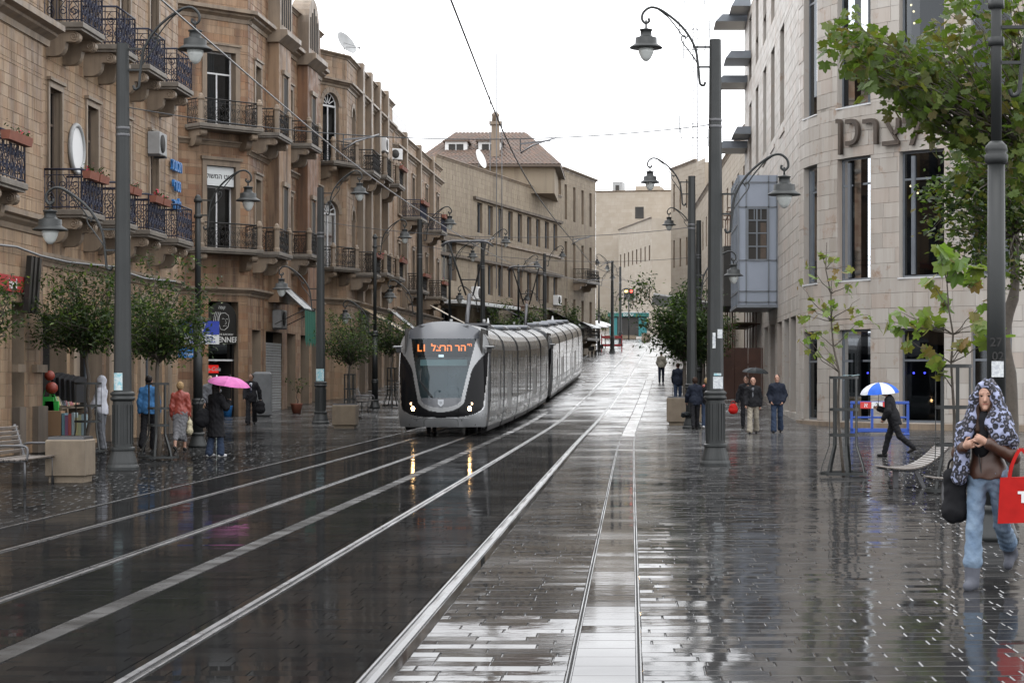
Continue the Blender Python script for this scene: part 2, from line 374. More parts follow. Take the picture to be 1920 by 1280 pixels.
def stones_mesh(name, parts, mat, sel=None):
    a, b, ya, yb, z, tx, ty = [np.concatenate([p[i] for p in parts]) for i in range(7)]
    if sel is not None: a, b, ya, yb, z, tx, ty = [q[sel] for q in (a, b, ya, yb, z, tx, ty)]
    mx, my = (a + b) / 2, (ya + yb) / 2; V = np.empty((len(a), 8, 3)); c = np.where((a > -7.3) & (a < -1.6), .0015, CHF)
    for k, (X, Yq, dz) in enumerate([(a, ya, -.006), (b, ya, -.006), (b, yb, -.006), (a, yb, -.006), (a + c, ya + c, 0), (b - c, ya + c, 0), (b - c, yb - c, 0), (a + c, yb - c, 0)]):
        V[:, k, 0] = X; V[:, k, 1] = Yq; V[:, k, 2] = z + dz + tx * (X - mx) + ty * (Yq - my)
    Q = np.array([(4, 5, 6, 7), (0, 1, 5, 4), (1, 2, 6, 5), (2, 3, 7, 6), (3, 0, 4, 7)])
    Qs = (np.arange(len(a)) * 8)[:, None, None] + Q[None]
    return fast_mesh(name, V.reshape(-1, 3), Qs.reshape(-1, 4), mat)
# the 300 largest stones in view are objects of their own
cand = []
for mat, parts in near.items():
    a, b, ya, yb, z, tx, ty = [np.concatenate([p[i] for p in parts]) for i in range(7)]
    px = VX + F * (a + b) / 2 / ya; py = VY + CH * F / ya
    ok = (px > 10) & (px < 1910) & (py < 1278)
    for i in np.nonzero(ok)[0]: cand.append(((b[i] - a[i]) / ya[i] ** 3, mat, i))
cand.sort(reverse=True); top = {}
for _, mat, i in cand[:300]: top.setdefault(mat, set()).add(i)
unit = {}
for mat, parts in near.items():
    q = [np.concatenate([p[i] for p in parts]) for i in range(7)]
    sel = np.array([i for i in range(len(q[0])) if i not in top.get(mat, ())])
    stuff(link('paving_stones', stones_mesh('paving_stones', parts, mat, sel), ground))
    e_ = .018 if mat == 'paver' else .004
    um = bpy.data.meshes.new('paving_stone')
    vv = [(-.5, -.5, -.006), (.5, -.5, -.006), (.5, .5, -.006), (-.5, .5, -.006), (-.5 + e_, -.5 + 2 * e_, 0), (.5 - e_, -.5 + 2 * e_, 0), (.5 - e_, .5 - 2 * e_, 0), (-.5 + e_, .5 - 2 * e_, 0)]
    um.from_pydata(vv, [], [(4, 5, 6, 7), (0, 1, 5, 4), (1, 2, 6, 5), (2, 3, 7, 6), (3, 0, 4, 7)]); um.materials.append(MATS[mat]); um.update()
    for i in sorted(top.get(mat, ())):
        a, b, ya, yb, z, tx, ty = [float(k[i]) for k in q]
        o = link('paving_stone', um, ground); o.location = ((a + b) / 2, (ya + yb) / 2, z)
        o.rotation_euler = (math.atan(ty), -math.atan(tx), 0); o.scale = (b - a, yb - ya, 1)
for mat, parts in mid_.items(): stuff(link('paving_stones', stones_mesh('paving_stones', parts, mat), ground))
for mat, parts in farm.items(): stuff(link('paving_stones', stones_mesh('paving_stones', parts, mat), ground))
M('rubber_joint', (.010, .010, .010), .7, spec=.1)
def ribbon(name, u0, u1, z, mat, y0=8, y1=300, step=2.0, parent=None, th=.012):
    yy = np.arange(y0, y1 + step, step); v = []; q = []
    for y in yy:
        c, zz = float(cx(y)), float(zg(y)) + z
        v += [(u0 + c, y, zz - th), (u0 + c, y, zz), (u1 + c, y, zz), (u1 + c, y, zz - th)]
    for j in range(len(yy) - 1):
        for k in range(3): q.append((j * 4 + k, j * 4 + k + 1, j * 4 + 5 + k, j * 4 + 4 + k))
    return link(name, fast_mesh(name, v, [t[::-1] for t in q], mat), parent)
for r in RAILS:
    s_ = 1 if r in (RAILS[0], RAILS[2]) else -1       # groove on the inner side
    rail = struct(ribbon('tram_rail', r - .022, r + .022, .005, 'steel'))
    g = -s_
    ribbon('rail_lip', *sorted((r + g * .066, r + g * .082)), .004, 'steel', parent=rail)
    for e0, e1 in ((-.10, -.034 if g > 0 else -.088), (.034 if g < 0 else .088, .10)): ribbon('rail_bed', r + e0, r + e1, -.004, 'paver_smooth', parent=rail)
struct(ribbon('concrete_band', -4.02, -3.84, .002, 'concrete_strip', 8, 62))
edge = struct(ribbon('kerb_line', -7.32, -7.28, .008, 'steel', 8, 60))
dr = struct(ribbon('drain_channel', -.355, .035, -.008, 'drain', 8, 120))
y = 9.0
k = 0
while y < 60:          # flat covers of the drainage channel
    mb = MB(); c = float(cx(y)); z = float(zg(y)); L_ = .39
    T_ = Matrix.Translation((c - .16, y + L_ / 2, z)) @ Matrix.Rotation(rng.gauss(0, .0045), 4, 'X'); mb.box(-.188, .188, -L_ / 2, L_ / 2, -.01, .001, 'paver', T_, ch=.004)
    mb.build('drain_cover', dr); y += .4
ribbon('drain_edge', -.372, -.358, -.003, 'rubber_joint', 8, 120, parent=dr); ribbon('drain_edge', .038, .052, -.003, 'rubber_joint', 8, 120, parent=dr)
# ================================================================== facade tools
class Facade:
    def __init__(s, bld, P1, P2=None, arc=None):
        s.b = bld; s.o = Vector((P1[0], P1[1], 0)); s.bz = bld.location.z
        s.arc = arc
        if arc: s.R, s.th0 = arc; s.ang = 0.0; s.len = 0; s.O = s.o
        else:
            d = Vector((P2[0] - P1[0], P2[1] - P1[1], 0)); s.len = d.length; s.d = d.normalized(); s.ang = math.atan2(d.y, d.x)
    def fn(s, u, y, z):
        if not s.arc: return (u, y, z)
        t = u / s.R + s.th0; return (-(s.R - y) * math.cos(t), -(s.R - y) * math.sin(t), z)
    def mb(s): return MB(s.fn if s.arc else None)
    def world(s, u, y=0.0):
        if s.arc: x, yy, _ = s.fn(u, y, 0); return Vector((s.o.x + x, s.o.y + yy, 0))
        n = Vector((-s.d.y, s.d.x, 0)); return s.o + s.d * u + n * y
    def u(s, px, y=0.0):
        lo, hi = -1.0, 200.0
        if s.arc:
            lo, hi = 0.0, s.R * 1.75; g = lambda q: VX + F * s.world(q, y).x / s.world(q, y).y
            for _ in range(50):
                m = (lo + hi) / 2
                if g(m) < px: lo = m
                else: hi = m
            return lo
        rx = (px - VX) / F; p = s.world(0, y); return (p.x - rx * p.y) / (rx * s.d.y - s.d.x)
    def z(s, u, py, y=0.0): return CH + (VY - py) * s.world(u, y).y / F - s.bz
    def rect(s, px0, px1, py0, py1):
        a, b = sorted((s.u(px0), s.u(px1))); m = (a + b) / 2; return a, b, s.z(m, py1), s.z(m, py0)
    def put(s, name, mb, parent=None):
        if parent is not None and parent is not s.b: return mb.build(name, parent)
        return mb.build(name, s.b, (s.o.x - s.b.location.x, s.o.y - s.b.location.y, 0), s.ang)
    def putme(s, name, me, parent=None):
        if parent is not None and parent is not s.b: return link(name, me, parent)
        return link(name, me, s.b, (s.o.x - s.b.location.x, s.o.y - s.b.location.y, 0), s.ang)
def op(u0, u1, z0, z1, kind='casement', d=.28, frame='frame_white', glass='glass', **k): return dict(u0=u0, u1=u1, z0=z0, z1=z1, kind=kind, d=d, frame=frame, glass=glass, **k)
def brk(vals, eps=.03):
    r = []
    for v in sorted(vals):
        if not r or v - r[-1] > eps: r.append(v)
    return r
def build_wall(fac, u0, u1, z0, z1, ops, stone, mortar, bw=.55, bh=.28, nobj=300, reveal='trim', name='wall', step=None, blocks=True, seed=1):
    rg = random.Random(seed); mb = fac.mb()
    us = brk([u0, u1] + [v for o in ops for v in (o['u0'], o['u1'])] + ([u0 + step * i for i in range(1, int((u1 - u0) / step))] if step else []), .005)
    zs = brk([z0, z1] + [v for o in ops for v in (o['z0'], o['z1'])], .005)
    yb = .010
    def inside(u, z): return any(o['u0'] < u < o['u1'] and o['z0'] < z < o['z1'] for o in ops)
    for i in range(len(us) - 1):
        for j in range(len(zs) - 1):
            a, b, c, d_ = us[i], us[i + 1], zs[j], zs[j + 1]
            if inside((a + b) / 2, (c + d_) / 2): continue
            mb.add([(a, yb, c), (b, yb, c), (b, yb, d_), (a, yb, d_)], [(0, 1, 2, 3)], mortar)
    for o in ops:
        a, b, c, e, dp = o['u0'], o['u1'], o['z0'], o['z1'], o['d']
        sub = [a, b] if not step else brk([a, b] + [v for v in us if a < v < b], .005)
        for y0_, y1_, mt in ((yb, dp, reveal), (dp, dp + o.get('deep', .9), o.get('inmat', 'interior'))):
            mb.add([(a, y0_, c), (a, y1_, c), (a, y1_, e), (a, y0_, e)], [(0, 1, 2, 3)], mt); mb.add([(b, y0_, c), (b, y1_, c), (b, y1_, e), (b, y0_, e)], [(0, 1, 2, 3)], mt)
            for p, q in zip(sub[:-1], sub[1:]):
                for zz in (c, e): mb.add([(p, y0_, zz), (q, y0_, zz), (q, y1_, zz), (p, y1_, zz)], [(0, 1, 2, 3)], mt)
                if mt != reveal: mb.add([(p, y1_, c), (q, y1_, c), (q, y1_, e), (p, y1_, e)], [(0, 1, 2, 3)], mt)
    wall = fac.put(name, mb)
    if blocks:
        # courses, split at the openings
        B = []; z = z0; row = 0
        while z < z1 - .02:
            zt = min(z + bh, z1); cuts = brk([z, zt] + [v for o in ops for v in (o['z0'], o['z1']) if z + .05 < v < zt - .05], .04)
            if cuts[-1] < zt: cuts[-1] = zt
            e = [u0]; x = u0 - rg.uniform(0, bw)
            while x < u1:
                x += bw * rg.uniform(.7, 1.35)
                if u0 + .1 < x < u1 - .1: e.append(x)
            e.append(u1)
            for c0, c1 in zip(cuts[:-1], cuts[1:]):
                zm = (c0 + c1) / 2; free = [(u0, u1)]
                for o in ops:
                    if o['z0'] < zm < o['z1']:
                        nf = []
                        for p, q in free:
                            if o['u1'] <= p or o['u0'] >= q: nf.append((p, q))
                            else:
                                if o['u0'] - p > .02: nf.append((p, o['u0']))
                                if q - o['u1'] > .02: nf.append((o['u1'], q))
                        free = nf
                for p, q in free:
                    ee = [p] + [v for v in e if p + .08 < v < q - .08] + [q]
                    for a, b in zip(ee[:-1], ee[1:]): B.append((a, b, c0, c1))
            z = zt; row += 1
        sc = []
        for i, (a, b, c, e_) in enumerate(B):
            p = fac.world((a + b) / 2); px = VX + F * p.x / p.y; py = VY - F * ((c + e_) / 2 + fac.bz - CH) / p.y
            n = Vector((-fac.d.y, fac.d.x, 0)) if not fac.arc else (fac.O - p).normalized()
            v = abs(n.dot(p.normalized()))
            sc.append(((b - a) * (e_ - c) * v / p.y ** 2 if 0 < px < 1920 and 0 < py < 820 else 0, i))
        sc.sort(reverse=True); chosen = {i for s_, i in sc[:nobj] if s_ > 0}
        um = bpy.data.meshes.get('ashlar_' + stone)
        jn = .004
        if um is None:
            um = bpy.data.meshes.new('ashlar_' + stone); c = .014
            um.from_pydata([(-.5, .02, -.5), (.5, .02, -.5), (.5, .02, .5), (-.5, .02, .5), (-.5, .007, -.5), (.5, .007, -.5), (.5, .007, .5), (-.5, .007, .5),
                            (-.5 + c, 0, -.5 + c), (.5 - c, 0, -.5 + c), (.5 - c, 0, .5 - c), (-.5 + c, 0, .5 - c)], [],
                           [(8, 9, 10, 11), (4, 5, 9, 8), (5, 6, 10, 9), (6, 7, 11, 10), (7, 4, 8, 11), (0, 1, 5, 4), (1, 2, 6, 5), (2, 3, 7, 6), (3, 0, 4, 7)])
            um.materials.append(MATS[stone]); um.update()
        V = []; Q = []
        for i, (a, b, c, e_) in enumerate(B):
            a += jn; b -= jn; c += jn; e_ -= jn; pr = rg.uniform(-.004, .005) * (.35 if stone == 'stone_r' else 1); dx, dz = min(.008, (b - a) * .1), min(.008, (e_ - c) * .1)
            if b - a < .03 or e_ - c < .03: continue
            if i in chosen:
                o = link('stone_block', um, wall)
                if fac.arc:
                    m_ = (a + b) / 2; t = m_ / fac.R + fac.th0; o.location = fac.fn(m_, -pr - .002, (c + e_) / 2); o.rotation_euler = (0, 0, t - R(90))
                else: o.location = ((a + b) / 2, -pr, (c + e_) / 2)
                o.scale = (b - a, 1, e_ - c)
            else:
                k = len(V)
                pts = [(a, .02, c), (b, .02, c), (b, .02, e_), (a, .02, e_), (a, .007 - pr, c), (b, .007 - pr, c), (b, .007 - pr, e_), (a, .007 - pr, e_),
                       (a + dx, -pr, c + dz), (b - dx, -pr, c + dz), (b - dx, -pr, e_ - dz), (a + dx, -pr, e_ - dz)]
                V += [fac.fn(*q) for q in pts]
                Q += [tuple(k + j for j in f) for f in [(8, 9, 10, 11), (4, 5, 9, 8), (5, 6, 10, 9), (6, 7, 11, 10), (7, 4, 8, 11), (0, 1, 5, 4), (1, 2, 6, 5), (2, 3, 7, 6), (3, 0, 4, 7)]]
        if V: stuff(link('stone_blocks', fast_mesh('stone_blocks', V, Q, stone), wall))
    for o in ops: window(fac, o)
    return wall
def window(fac, o):
    a, b, c, e, dp = o['u0'], o['u1'], o['z0'], o['z1'], o['d']; k = o['kind']; fm = o['frame']
    if k == 'none': return None
    w_ = o.get('fw', .06); mb = fac.mb(); T = .05
    y0, y1 = dp - .01, dp + T
    mb.box(a, a + w_, y0, y1, c, e, fm); mb.box(b - w_, b, y0, y1, c, e, fm); mb.box(a + w_, b - w_, y0, y1, e - w_, e, fm); mb.box(a + w_, b - w_, y0, y1, c, c + w_, fm)
    hh = e - c
    tz = c + hh * o.get('tr', .72)
    if k in ('casement', 'transom'): mb.box(a + w_, b - w_, y0 + .004, y1, tz - w_ / 2, tz + w_ / 2, fm)
    if k in ('casement', 'split'):
        m_ = (a + b) / 2; mb.box(m_ - w_ / 2, m_ + w_ / 2, y0 + .007, y1, c + w_, (tz - w_ / 2) if k == 'casement' else e - w_, fm)
    if k == 'arch':
        m_ = (a + b) / 2; r = (b - a) / 2; zs = e - r; mb.box(a + w_, b - w_, y0 + .004, y1, zs - .05, zs + .04, fm); mb.box(m_ - .035, m_ + .035, y0 + .007, y1, c + w_, zs - .05, fm)
        for i in range(1, 6):
            t = math.pi * i / 6; mb.bar((m_ + .1 * math.cos(t), dp + .015, zs + .04 + .1 * math.sin(t)), (m_ + (r - .03) * math.cos(t), dp + .015, zs + .02 + (r - .05) * math.sin(t)), .035, .035, fm, up=(0, 1, 0))
        pts = [(m_ + (r - .03) * math.cos(math.pi * i / 16), dp + .01, zs + (r - .03) * math.sin(math.pi * i / 16)) for i in range(17)]; mb.tube(pts, .035, fm, 4)
    wn = fac.put(o.get('name', 'window'), mb)
    g = fac.mb(); n_ = max(1, int((b - a) / .3)) if fac.arc else 1
    for i in range(n_):
        p, q = a + (b - a) * i / n_, a + (b - a) * (i + 1) / n_; g.add([(p, dp + .025, c), (q, dp + .025, c), (q, dp + .025, e), (p, dp + .025, e)], [(0, 1, 2, 3)], o['glass'])
    g.build('pane', wn)
    if o.get('curtain'):
        cm = fac.mb(); cw = (b - a) * o['curtain']; N = 14
        pts = [(a + .03 + cw * i / N, dp + .12 + .03 * math.sin(i * 2.2)) for i in range(N + 1)]
        for (x0, y0_), (x1, y1_) in zip(pts[:-1], pts[1:]): cm.add([(x0, y0_, c + .03), (x1, y1_, c + .03), (x1, y1_, e - .02), (x0, y0_, e - .02)], [(0, 1, 2, 3)], 'curtain', True)
        cm.build('curtain', wn)
    if k == 'arch':       # masonry above the arch and a ring of arch stones
        m_ = (a + b) / 2; r = (b - a) / 2; zs = e - r; s_ = fac.mb(); N = 16
        for i in range(N):
            t0, t1 = math.pi * i / N, math.pi * (i + 1) / N
            p0 = (m_ + r * math.cos(t0), zs + r * math.sin(t0)); p1 = (m_ + r * math.cos(t1), zs + r * math.sin(t1))
            s_.add([(p0[0], .0, p0[1]), (p1[0], .0, p1[1]), (p1[0], .0, e), (p0[0], .0, e), (p0[0], dp, p0[1]), (p1[0], dp, p1[1])], [(0, 1, 2, 3), (0, 1, 5, 4)], o.get('ring', 'trim'))
        s_.build('spandrel', wn)
        for i in range(9):
            v_ = fac.mb(); t0, t1 = math.pi * i / 9 + .012, math.pi * (i + 1) / 9 - .012; r1 = r + .24; q = []
            for rr, yy in ((r - .01, -.035), (r1, -.035), (r1, .03), (r - .01, .03)): q.append((rr, yy))
            vs = [(m_ + rr * math.cos(t), yy, zs + rr * math.sin(t)) for t in (t0, (t0 + t1) / 2, t1) for rr, yy in q]
            fs = [(j * 4 + k_, j * 4 + (k_ + 1) % 4, j * 4 + 4 + (k_ + 1) % 4, j * 4 + 4 + k_) for j in range(2) for k_ in range(4)] + [(0, 1, 2, 3), (8, 9, 10, 11)]
            v_.add(vs, fs, o.get('ring', 'trim')); v_.build('arch_stone', wn)
    if o.get('sur'):
        s_ = fac.mb(); t = o['sur']; s_.box(a - t, a, -.05, .05, c, e, 'trim'); s_.box(b, b + t, -.05, .05, c, e, 'trim')
        s_.box(a - t, b + t, -.055, .05, e, e + t * 1.2, 'trim'); s_.box(a - t - .05, b + t + .05, -.12, .05, e + t * 1.2, e + t * 1.2 + .08, 'trim')
        if o.get('sill', 1): s_.box(a - t - .04, b + t + .04, -.12, .1, c - .1, c - .004, 'trim')
        s_.build('window_surround', wn)
    return wn
def cornice(fac, u0, u1, z, h=.35, d=.3, mat='trim', name='cornice', step=None):
    prof = [(.05, z), (-.04, z), (-.06, z + h * .3), (-d * .55, z + h * .5), (-d * .6, z + h * .62), (-d, z + h * .72), (-d, z + h), (.05, z + h)]
    n = 1 if not fac.arc else max(1, int((u1 - u0) / .4)); mb = fac.mb(); vs = []
    for i in range(n + 1): vs += [(u0 + (u1 - u0) * i / n, y, zz) for y, zz in prof]
    k = len(prof); fs = [(i * k + j, i * k + (j + 1) % k, (i + 1) * k + (j + 1) % k, (i + 1) * k + j) for i in range(n) for j in range(k)] + [tuple(range(k)), tuple(range(n * k, n * k + k))]
    mb.add(vs, fs, mat); return fac.put(name, mb)
def band(fac, u0, u1, z0, z1, d, mat, name):
    mb = fac.mb(); n = 1 if not fac.arc else max(1, int((u1 - u0) / .4))
    for i in range(n): mb.box(u0 + (u1 - u0) * i / n, u0 + (u1 - u0) * (i + 1) / n, -d, .03, z0, z1, mat)
    return fac.put(name, mb)
def scrollwork(mb, P, L, z0, h, mat, r=.013, pitch=.24):
    """iron railing panel: P(t, z) maps distance along the panel to a point"""
    mb.tube([P(0, z0 + h), P(L, z0 + h)], .027, mat, 6); mb.tube([P(0, z0 + .06), P(L, z0 + .06)], .017, mat, 4); mb.tube([P(0, z0 + h * .86), P(L, z0 + h * .86)], .01, mat, 4)
    n = max(1, int(L / pitch)); w_ = L / n
    for i in range(n + 1): mb.tube([P(i * w_, z0 + .0), P(i * w_, z0 + h)], .02 if i in (0, n) else .012, mat, 4)
    for i in range(n):
        c = (i + .5) * w_; s = 1 if i % 2 else -1; q = w_ * .36
        for (cz, a0, tr) in ((z0 + h * .28, R(90), s * 1.2), (z0 + h * .62, R(-90), s * 1.2)):
            mb.tube([P(c + x, z) for x, z in [(a, cz + b) for a, b in spiral((0, 0), q, q * .2, a0, tr, 11)]], r, mat, 4, False)
        mb.tube([P(c + s * q * math.sin(t * 6.28) * .9, z0 + .06 + (h * .8) * t) for t in [j / 8 for j in range(9)]], r * .8, mat, 4, False)
def corbel(fac, u, z, depth, w_=.26, h=.62, mat='trim', parent=None):
    pts = [(0.03, z), (-depth, z)] + [(-depth + .13 - .13 * math.cos(t) * 1.0, z - .13 - .13 * math.sin(t) + .0) for t in [math.pi * (-.1 + i / 7) for i in range(0, 8)]][1:]
    pts = [(.03, z), (-depth + .12, z)] + [(-depth + .13 + .14 * math.cos(t), z - .14 + .14 * math.sin(t)) for t in [R(90) + R(210) * i / 8 for i in range(9)]]
    pts += [(-depth * .6, z - .27), (-depth * .58, z - .36)] + [(-depth * .58 + .26 * (1 - math.cos(t)), z - .36 - (h - .36) * math.sin(t)) for t in [R(18 * i) for i in range(1, 6)]] + [(.03, z - h)]
    mb = fac.mb(); mb.prism(pts, 'x', u - w_ / 2, u + w_ / 2, mat)
    for sx in (-1, 1):
        mb.tube([(u + sx * (w_ / 2 + .004), y, zz) for y, zz in spiral((-depth + .13, z - .14), .11, .02, R(90), 1.6, 18)], .014, mat, 4)
    return mb.build('corbel', parent) if parent else fac.put('corbel', mb)
def balcony(fac, uc, z, wd=2.0, dp=.95, style='iron', mat='iron_blue', posts=None, h=1.0, boxes=0, slabm='slab', corb=True, cu=None):
    mb = fac.mb(); mb.box(uc - wd / 2, uc + wd / 2, -dp, .04, z - .14, z, slabm, ch=.015); mb.box(uc - wd / 2 + .05, uc + wd / 2 - .05, -dp + .05, .04, z - .2, z - .142, slabm)
    bal = fac.put('balcony', mb)
    if corb:
        for s in (-1, 1): corbel(fac, uc + s * (wd / 2 - .3), z - .2, dp * .85, parent=bal)
    r = fac.mb(); e = .06
    if style == 'iron':
        scrollwork(r, lambda t, zz: (uc - wd / 2 + e + t, -dp + e, zz), wd - 2 * e, z, h, mat)
        for s in (-1, 1): scrollwork(r, lambda t, zz, s=s: (uc + s * (wd / 2 - e), -dp + e + t, zz), dp - e, z, h, mat)
        r.build('railing', bal)
    else:
        pu = [uc - wd / 2 + .13, uc + wd / 2 - .13] + (posts or [])
        for u_ in pu:
            p = fac.mb(); p.lathe([(.125, z), (.125, z + .12), (.10, z + .15), (.10, z + .85), (.13, z + .9), (.13, z + .97), (.09, z + 1.0), (.085, z + 1.05), (.04, z + 1.12), (.0, z + 1.13)], 'trim', 8, (u_, -dp + .13, 0), False, R(22.5), sq=1)
            p.build('stone_post', bal)
        pu = sorted(pu)
        for p0, p1 in zip(pu[:-1], pu[1:]): scrollwork(r, lambda t, zz, p0=p0: (p0 + .12 + t, -dp + .13, zz), p1 - p0 - .24, z, .95, mat)
        for s in (-1, 1): scrollwork(r, lambda t, zz, s=s: (uc + s * (wd / 2 - .13), -dp + .25 + t, zz), dp - .27, z, .95, mat)
        r.build('railing', bal)
    for i in range(boxes):
        x0 = uc - wd / 2 + .08 + i * (wd - .1) / boxes; L = (wd - .2) / boxes - .08
        flower_box(fac, x0, x0 + L, -dp - .16, z + h - .22, bal)
    return bal
def flower_box(fac, x0, x1, y, z, parent):
    b = fac.mb(); b.prism([(y + .02, z), (y + .18, z), (y + .21, z + .19), (y - .01, z + .19)], 'x', x0, x1, 'terracotta'); fb = b.build('flower_box', parent)
    p = fac.mb()
    for _ in range(40):
        c = (rng.uniform(x0 + .03, x1 - .03), y + .1 + rng.gauss(0, .06), z + .2 + abs(rng.gauss(.05, .06))); quad(p, c, rng.uniform(.03, .06), 'leaf_dark' if rng.random() < .7 else 'petal')
    p.build('flowers', fb) if False else stuff(p.build('plants', fb))
def quad(mb, c, s, mat, n=None, asp=1.0):
    a = Vector((rng.gauss(0, 1), rng.gauss(0, 1), rng.gauss(0, 1))).normalized(); b = a.orthogonal().normalized(); b.rotate(Matrix.Rotation(rng.uniform(0, 6.28), 3, a)); k = a.cross(b)
    c = Vector(c); mb.add([c - b * s, c - k * s * .45 * asp + a * s * .1, c + b * s, c + k * s * .45 * asp + a * s * .1], [(0, 1, 2, 3)], mat)
def building(name, label, x, y, cat='building'):
    return thing(name, label, cat, (x, y, float(zg(y))))
def backfill(b, pts, z0, z1, mat='mortar', front=(0,)):
    """flat roof and hidden sides closing a building's plan polygon (world xy)"""
    mb = MB(); n = len(pts); o = b.location
    v = [(p[0] - o.x, p[1] - o.y, z0 - o.z) for p in pts] + [(p[0] - o.x, p[1] - o.y, z1 - o.z) for p in pts]
    mb.add(v, [tuple(range(n, 2 * n))] + [(i, (i + 1) % n, n + (i + 1) % n, n + i) for i in range(n) if i not in front], mat); return mb.build('roof_and_rear_walls', b)

# ================================================================== left side of the street
# ---- building with the blue iron balconies
b1 = building('stone_building', 'warm stone building with four blue iron balconies on each floor and a shop below', -14.6, 50.2)
b1.location.z = 0
f1 = Facade(b1, (-14.6, 48.6), (-14.45, 64.6)); ops = []
ctr = [51.2, 54.6, 58.0, 61.4]; u0 = 48.6
for c in ctr:
    for z0, z1 in ((5.95, 9.05), (10.6, 13.7)): ops.append(op(c - u0 - .52, c - u0 + .52, z0, z1, 'casement', .17, 'wood_dark', 'glass_dark', sur=.13, sill=0, curtain=.5 if rng.random() < .4 else None))
for i, (a, b) in enumerate(((49.9, 52.3), (53.4, 55.7), (56.9, 59.1), (60.4, 62.5))):
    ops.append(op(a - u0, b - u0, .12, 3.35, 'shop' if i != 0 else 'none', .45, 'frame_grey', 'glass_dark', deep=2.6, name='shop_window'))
w1 = build_wall(f1, 0, 16.0, 0, 15.6, ops, 'stone_b1', 'mortar', .52, .27, 300, seed=3)
cornice(f1, 0, 16.0, 4.55, .3, .22); cornice(f1, 1.6, 16.0, 14.6, .4, .35)
for a in (49.0, 52.85, 56.3, 59.75, 63.1): band(f1, a - u0 - .28, a - u0 + .28, 0, 4.3, .10, 'trim', 'pilaster'); band(f1, a - u0 - .36, a - u0 + .36, 0, .75, .16, 'trim_dark', 'pilaster_base'); band(f1, a - u0 - .34, a - u0 + .34, 4.02, 4.28, .15, 'trim', 'capital')
for i, c in enumerate((51.3, 54.63, 58.02, 61.45)):
    balcony(f1, c - u0, 5.95, 2.02, .98, boxes=2 if i < 3 else 0); balcony(f1, c - u0, 10.6, 2.02, .98)
backfill(b1, [(-14.62, 48.6), (-14.5, 64.6), (-30, 64.6), (-30, 48.6)], 0, 15.5)
# pavilion in front of it, nearer
b0 = building('stone_pavilion', 'projecting stone corner bay with moulded cornices beside the bookshop', -14.1, 40); b0.location.z = 0
f0 = Facade(b0, (-14.1, 37.5), (-14.1, 48.55)); ops = []
a, b, _, _ = f0.rect(22, 46, 650, 810); ops.append(op(a, b, .35, 3.5, 'transom', .5, 'frame_grey', 'glass', deep=1.6, name='door'))
ops.append(op(3.0, 5.0, .35, 3.5, 'transom', .5, 'frame_grey', 'glass', deep=1.6, name='shop_window')); ops.append(op(5.3, 6.5, 6.0, 9.0, 'casement', .18, 'wood_dark', 'glass_dark', sur=.13)); ops.append(op(5.3, 6.5, 10.6, 13.6, 'casement', .18, 'wood_dark', 'glass_dark', sur=.13))
build_wall(f0, 0, 11.05, 0, 15.8, ops, 'stone_b1', 'mortar', .52, .27, 220, seed=4)
fr0 = Facade(b0, (-14.1, 48.55), (-14.75, 48.55)); build_wall(fr0, 0.004, .65, 0, 15.8, [], 'stone_b1', 'mortar', .5, .27, 20, seed=5, name='return_wall')
for z, h, dd in ((5.15, .42, .32), (9.75, .5, .42)): cornice(f0, 0, 11.05 + dd, z, h, dd, 'trim')
for u_, wd in ((6.9, .6), (9.0, .5), (10.6, .8)): band(f0, u_ - wd / 2, u_ + wd / 2, 0, 1.1, .14, 'trim_dark', 'rusticated_base'); band(f0, u_ - wd / 2 - .03, u_ + wd / 2 + .03, 1.9, 2.08, .12, 'trim', 'string_course')
balcony(f0, 5.9, 6.0, 1.9, .9, boxes=1); balcony(f0, 5.9, 10.6, 1.9, .9)
backfill(b0, [(-14.12, 37.5), (-14.12, 48.5), (-30, 48.5), (-30, 37.5)], 0, 15.7)
# ---- building with the chamfered corner
def street_building(name, label, P, z_top, stone, bw, bh, nobj, seed): pass
zb2 = float(zg(78))
b2 = building('corner_stone_building', 'reddish stone corner building with stone-post balconies and rounded gables', -17.3, 77.0); b2.location.z = 0
fc = Facade(b2, (-17.3, 77.0), (-15.0, 79.3)); fs = Facade(b2, (-15.0, 79.3), (-14.45, 94.2)); fl = Facade(b2, (-24, 75.2), (-17.3, 77.0))
LC = fc.len; ops = []
a, b, c, d_ = fc.rect(387, 441, 96, 235); ops.append(op(a, b, 11.45, 14.4, 'casement', .3, 'frame_white', 'glass_dark', sur=.2, sill=0, curtain=.45)); wa, wb = a, b
ops.append(op(a, b, 6.75, 9.2, 'split', .3, 'frame_white', 'glass_dark', deep=1.2)); ops.append(op(a, b, 9.2, 9.98, 'none', .06, 'frame_white', 'glass'))
da, db, _, _ = fc.rect(391, 447, 565, 787); ops.append(op(da, db, .25, 4.75, 'none', .5, deep=2.0))
build_wall(fc, 0, LC, 0, 17.6, ops, 'stone_b2', 'mortar', .55, .29, 200, seed=6)
su = fc.mb(); t = .2
for (x0, x1) in ((wa - t, wa), (wb, wb + t)): su.box(x0, x1, -.05, .05, 6.75, 9.98, 'trim')
su.box(wa - t, wb + t, -.055, .05, 9.98, 10.2, 'trim'); su.box(wa - t - .08, wb + t + .08, -.14, .05, 10.2, 10.32, 'trim')
fc.put('door_surround', su)
ops = []
for px0, px1, zz in ((478, 488, ((11.5, 14.2), (6.8, 9.7))), (524, 534, ((11.9, 14.4), (7.0, 9.8))), (541, 547, ((11.9, 14.2), (7.0, 9.6))), (575, 583, ((12.0, 14.4), (7.2, 9.9)))):
    a, b = fs.u(px0), fs.u(px1)
    for z0, z1 in zz: ops.append(op(a, b, z0, z1, 'casement', .16, 'wood_dark', 'glass_dark', sur=.16))
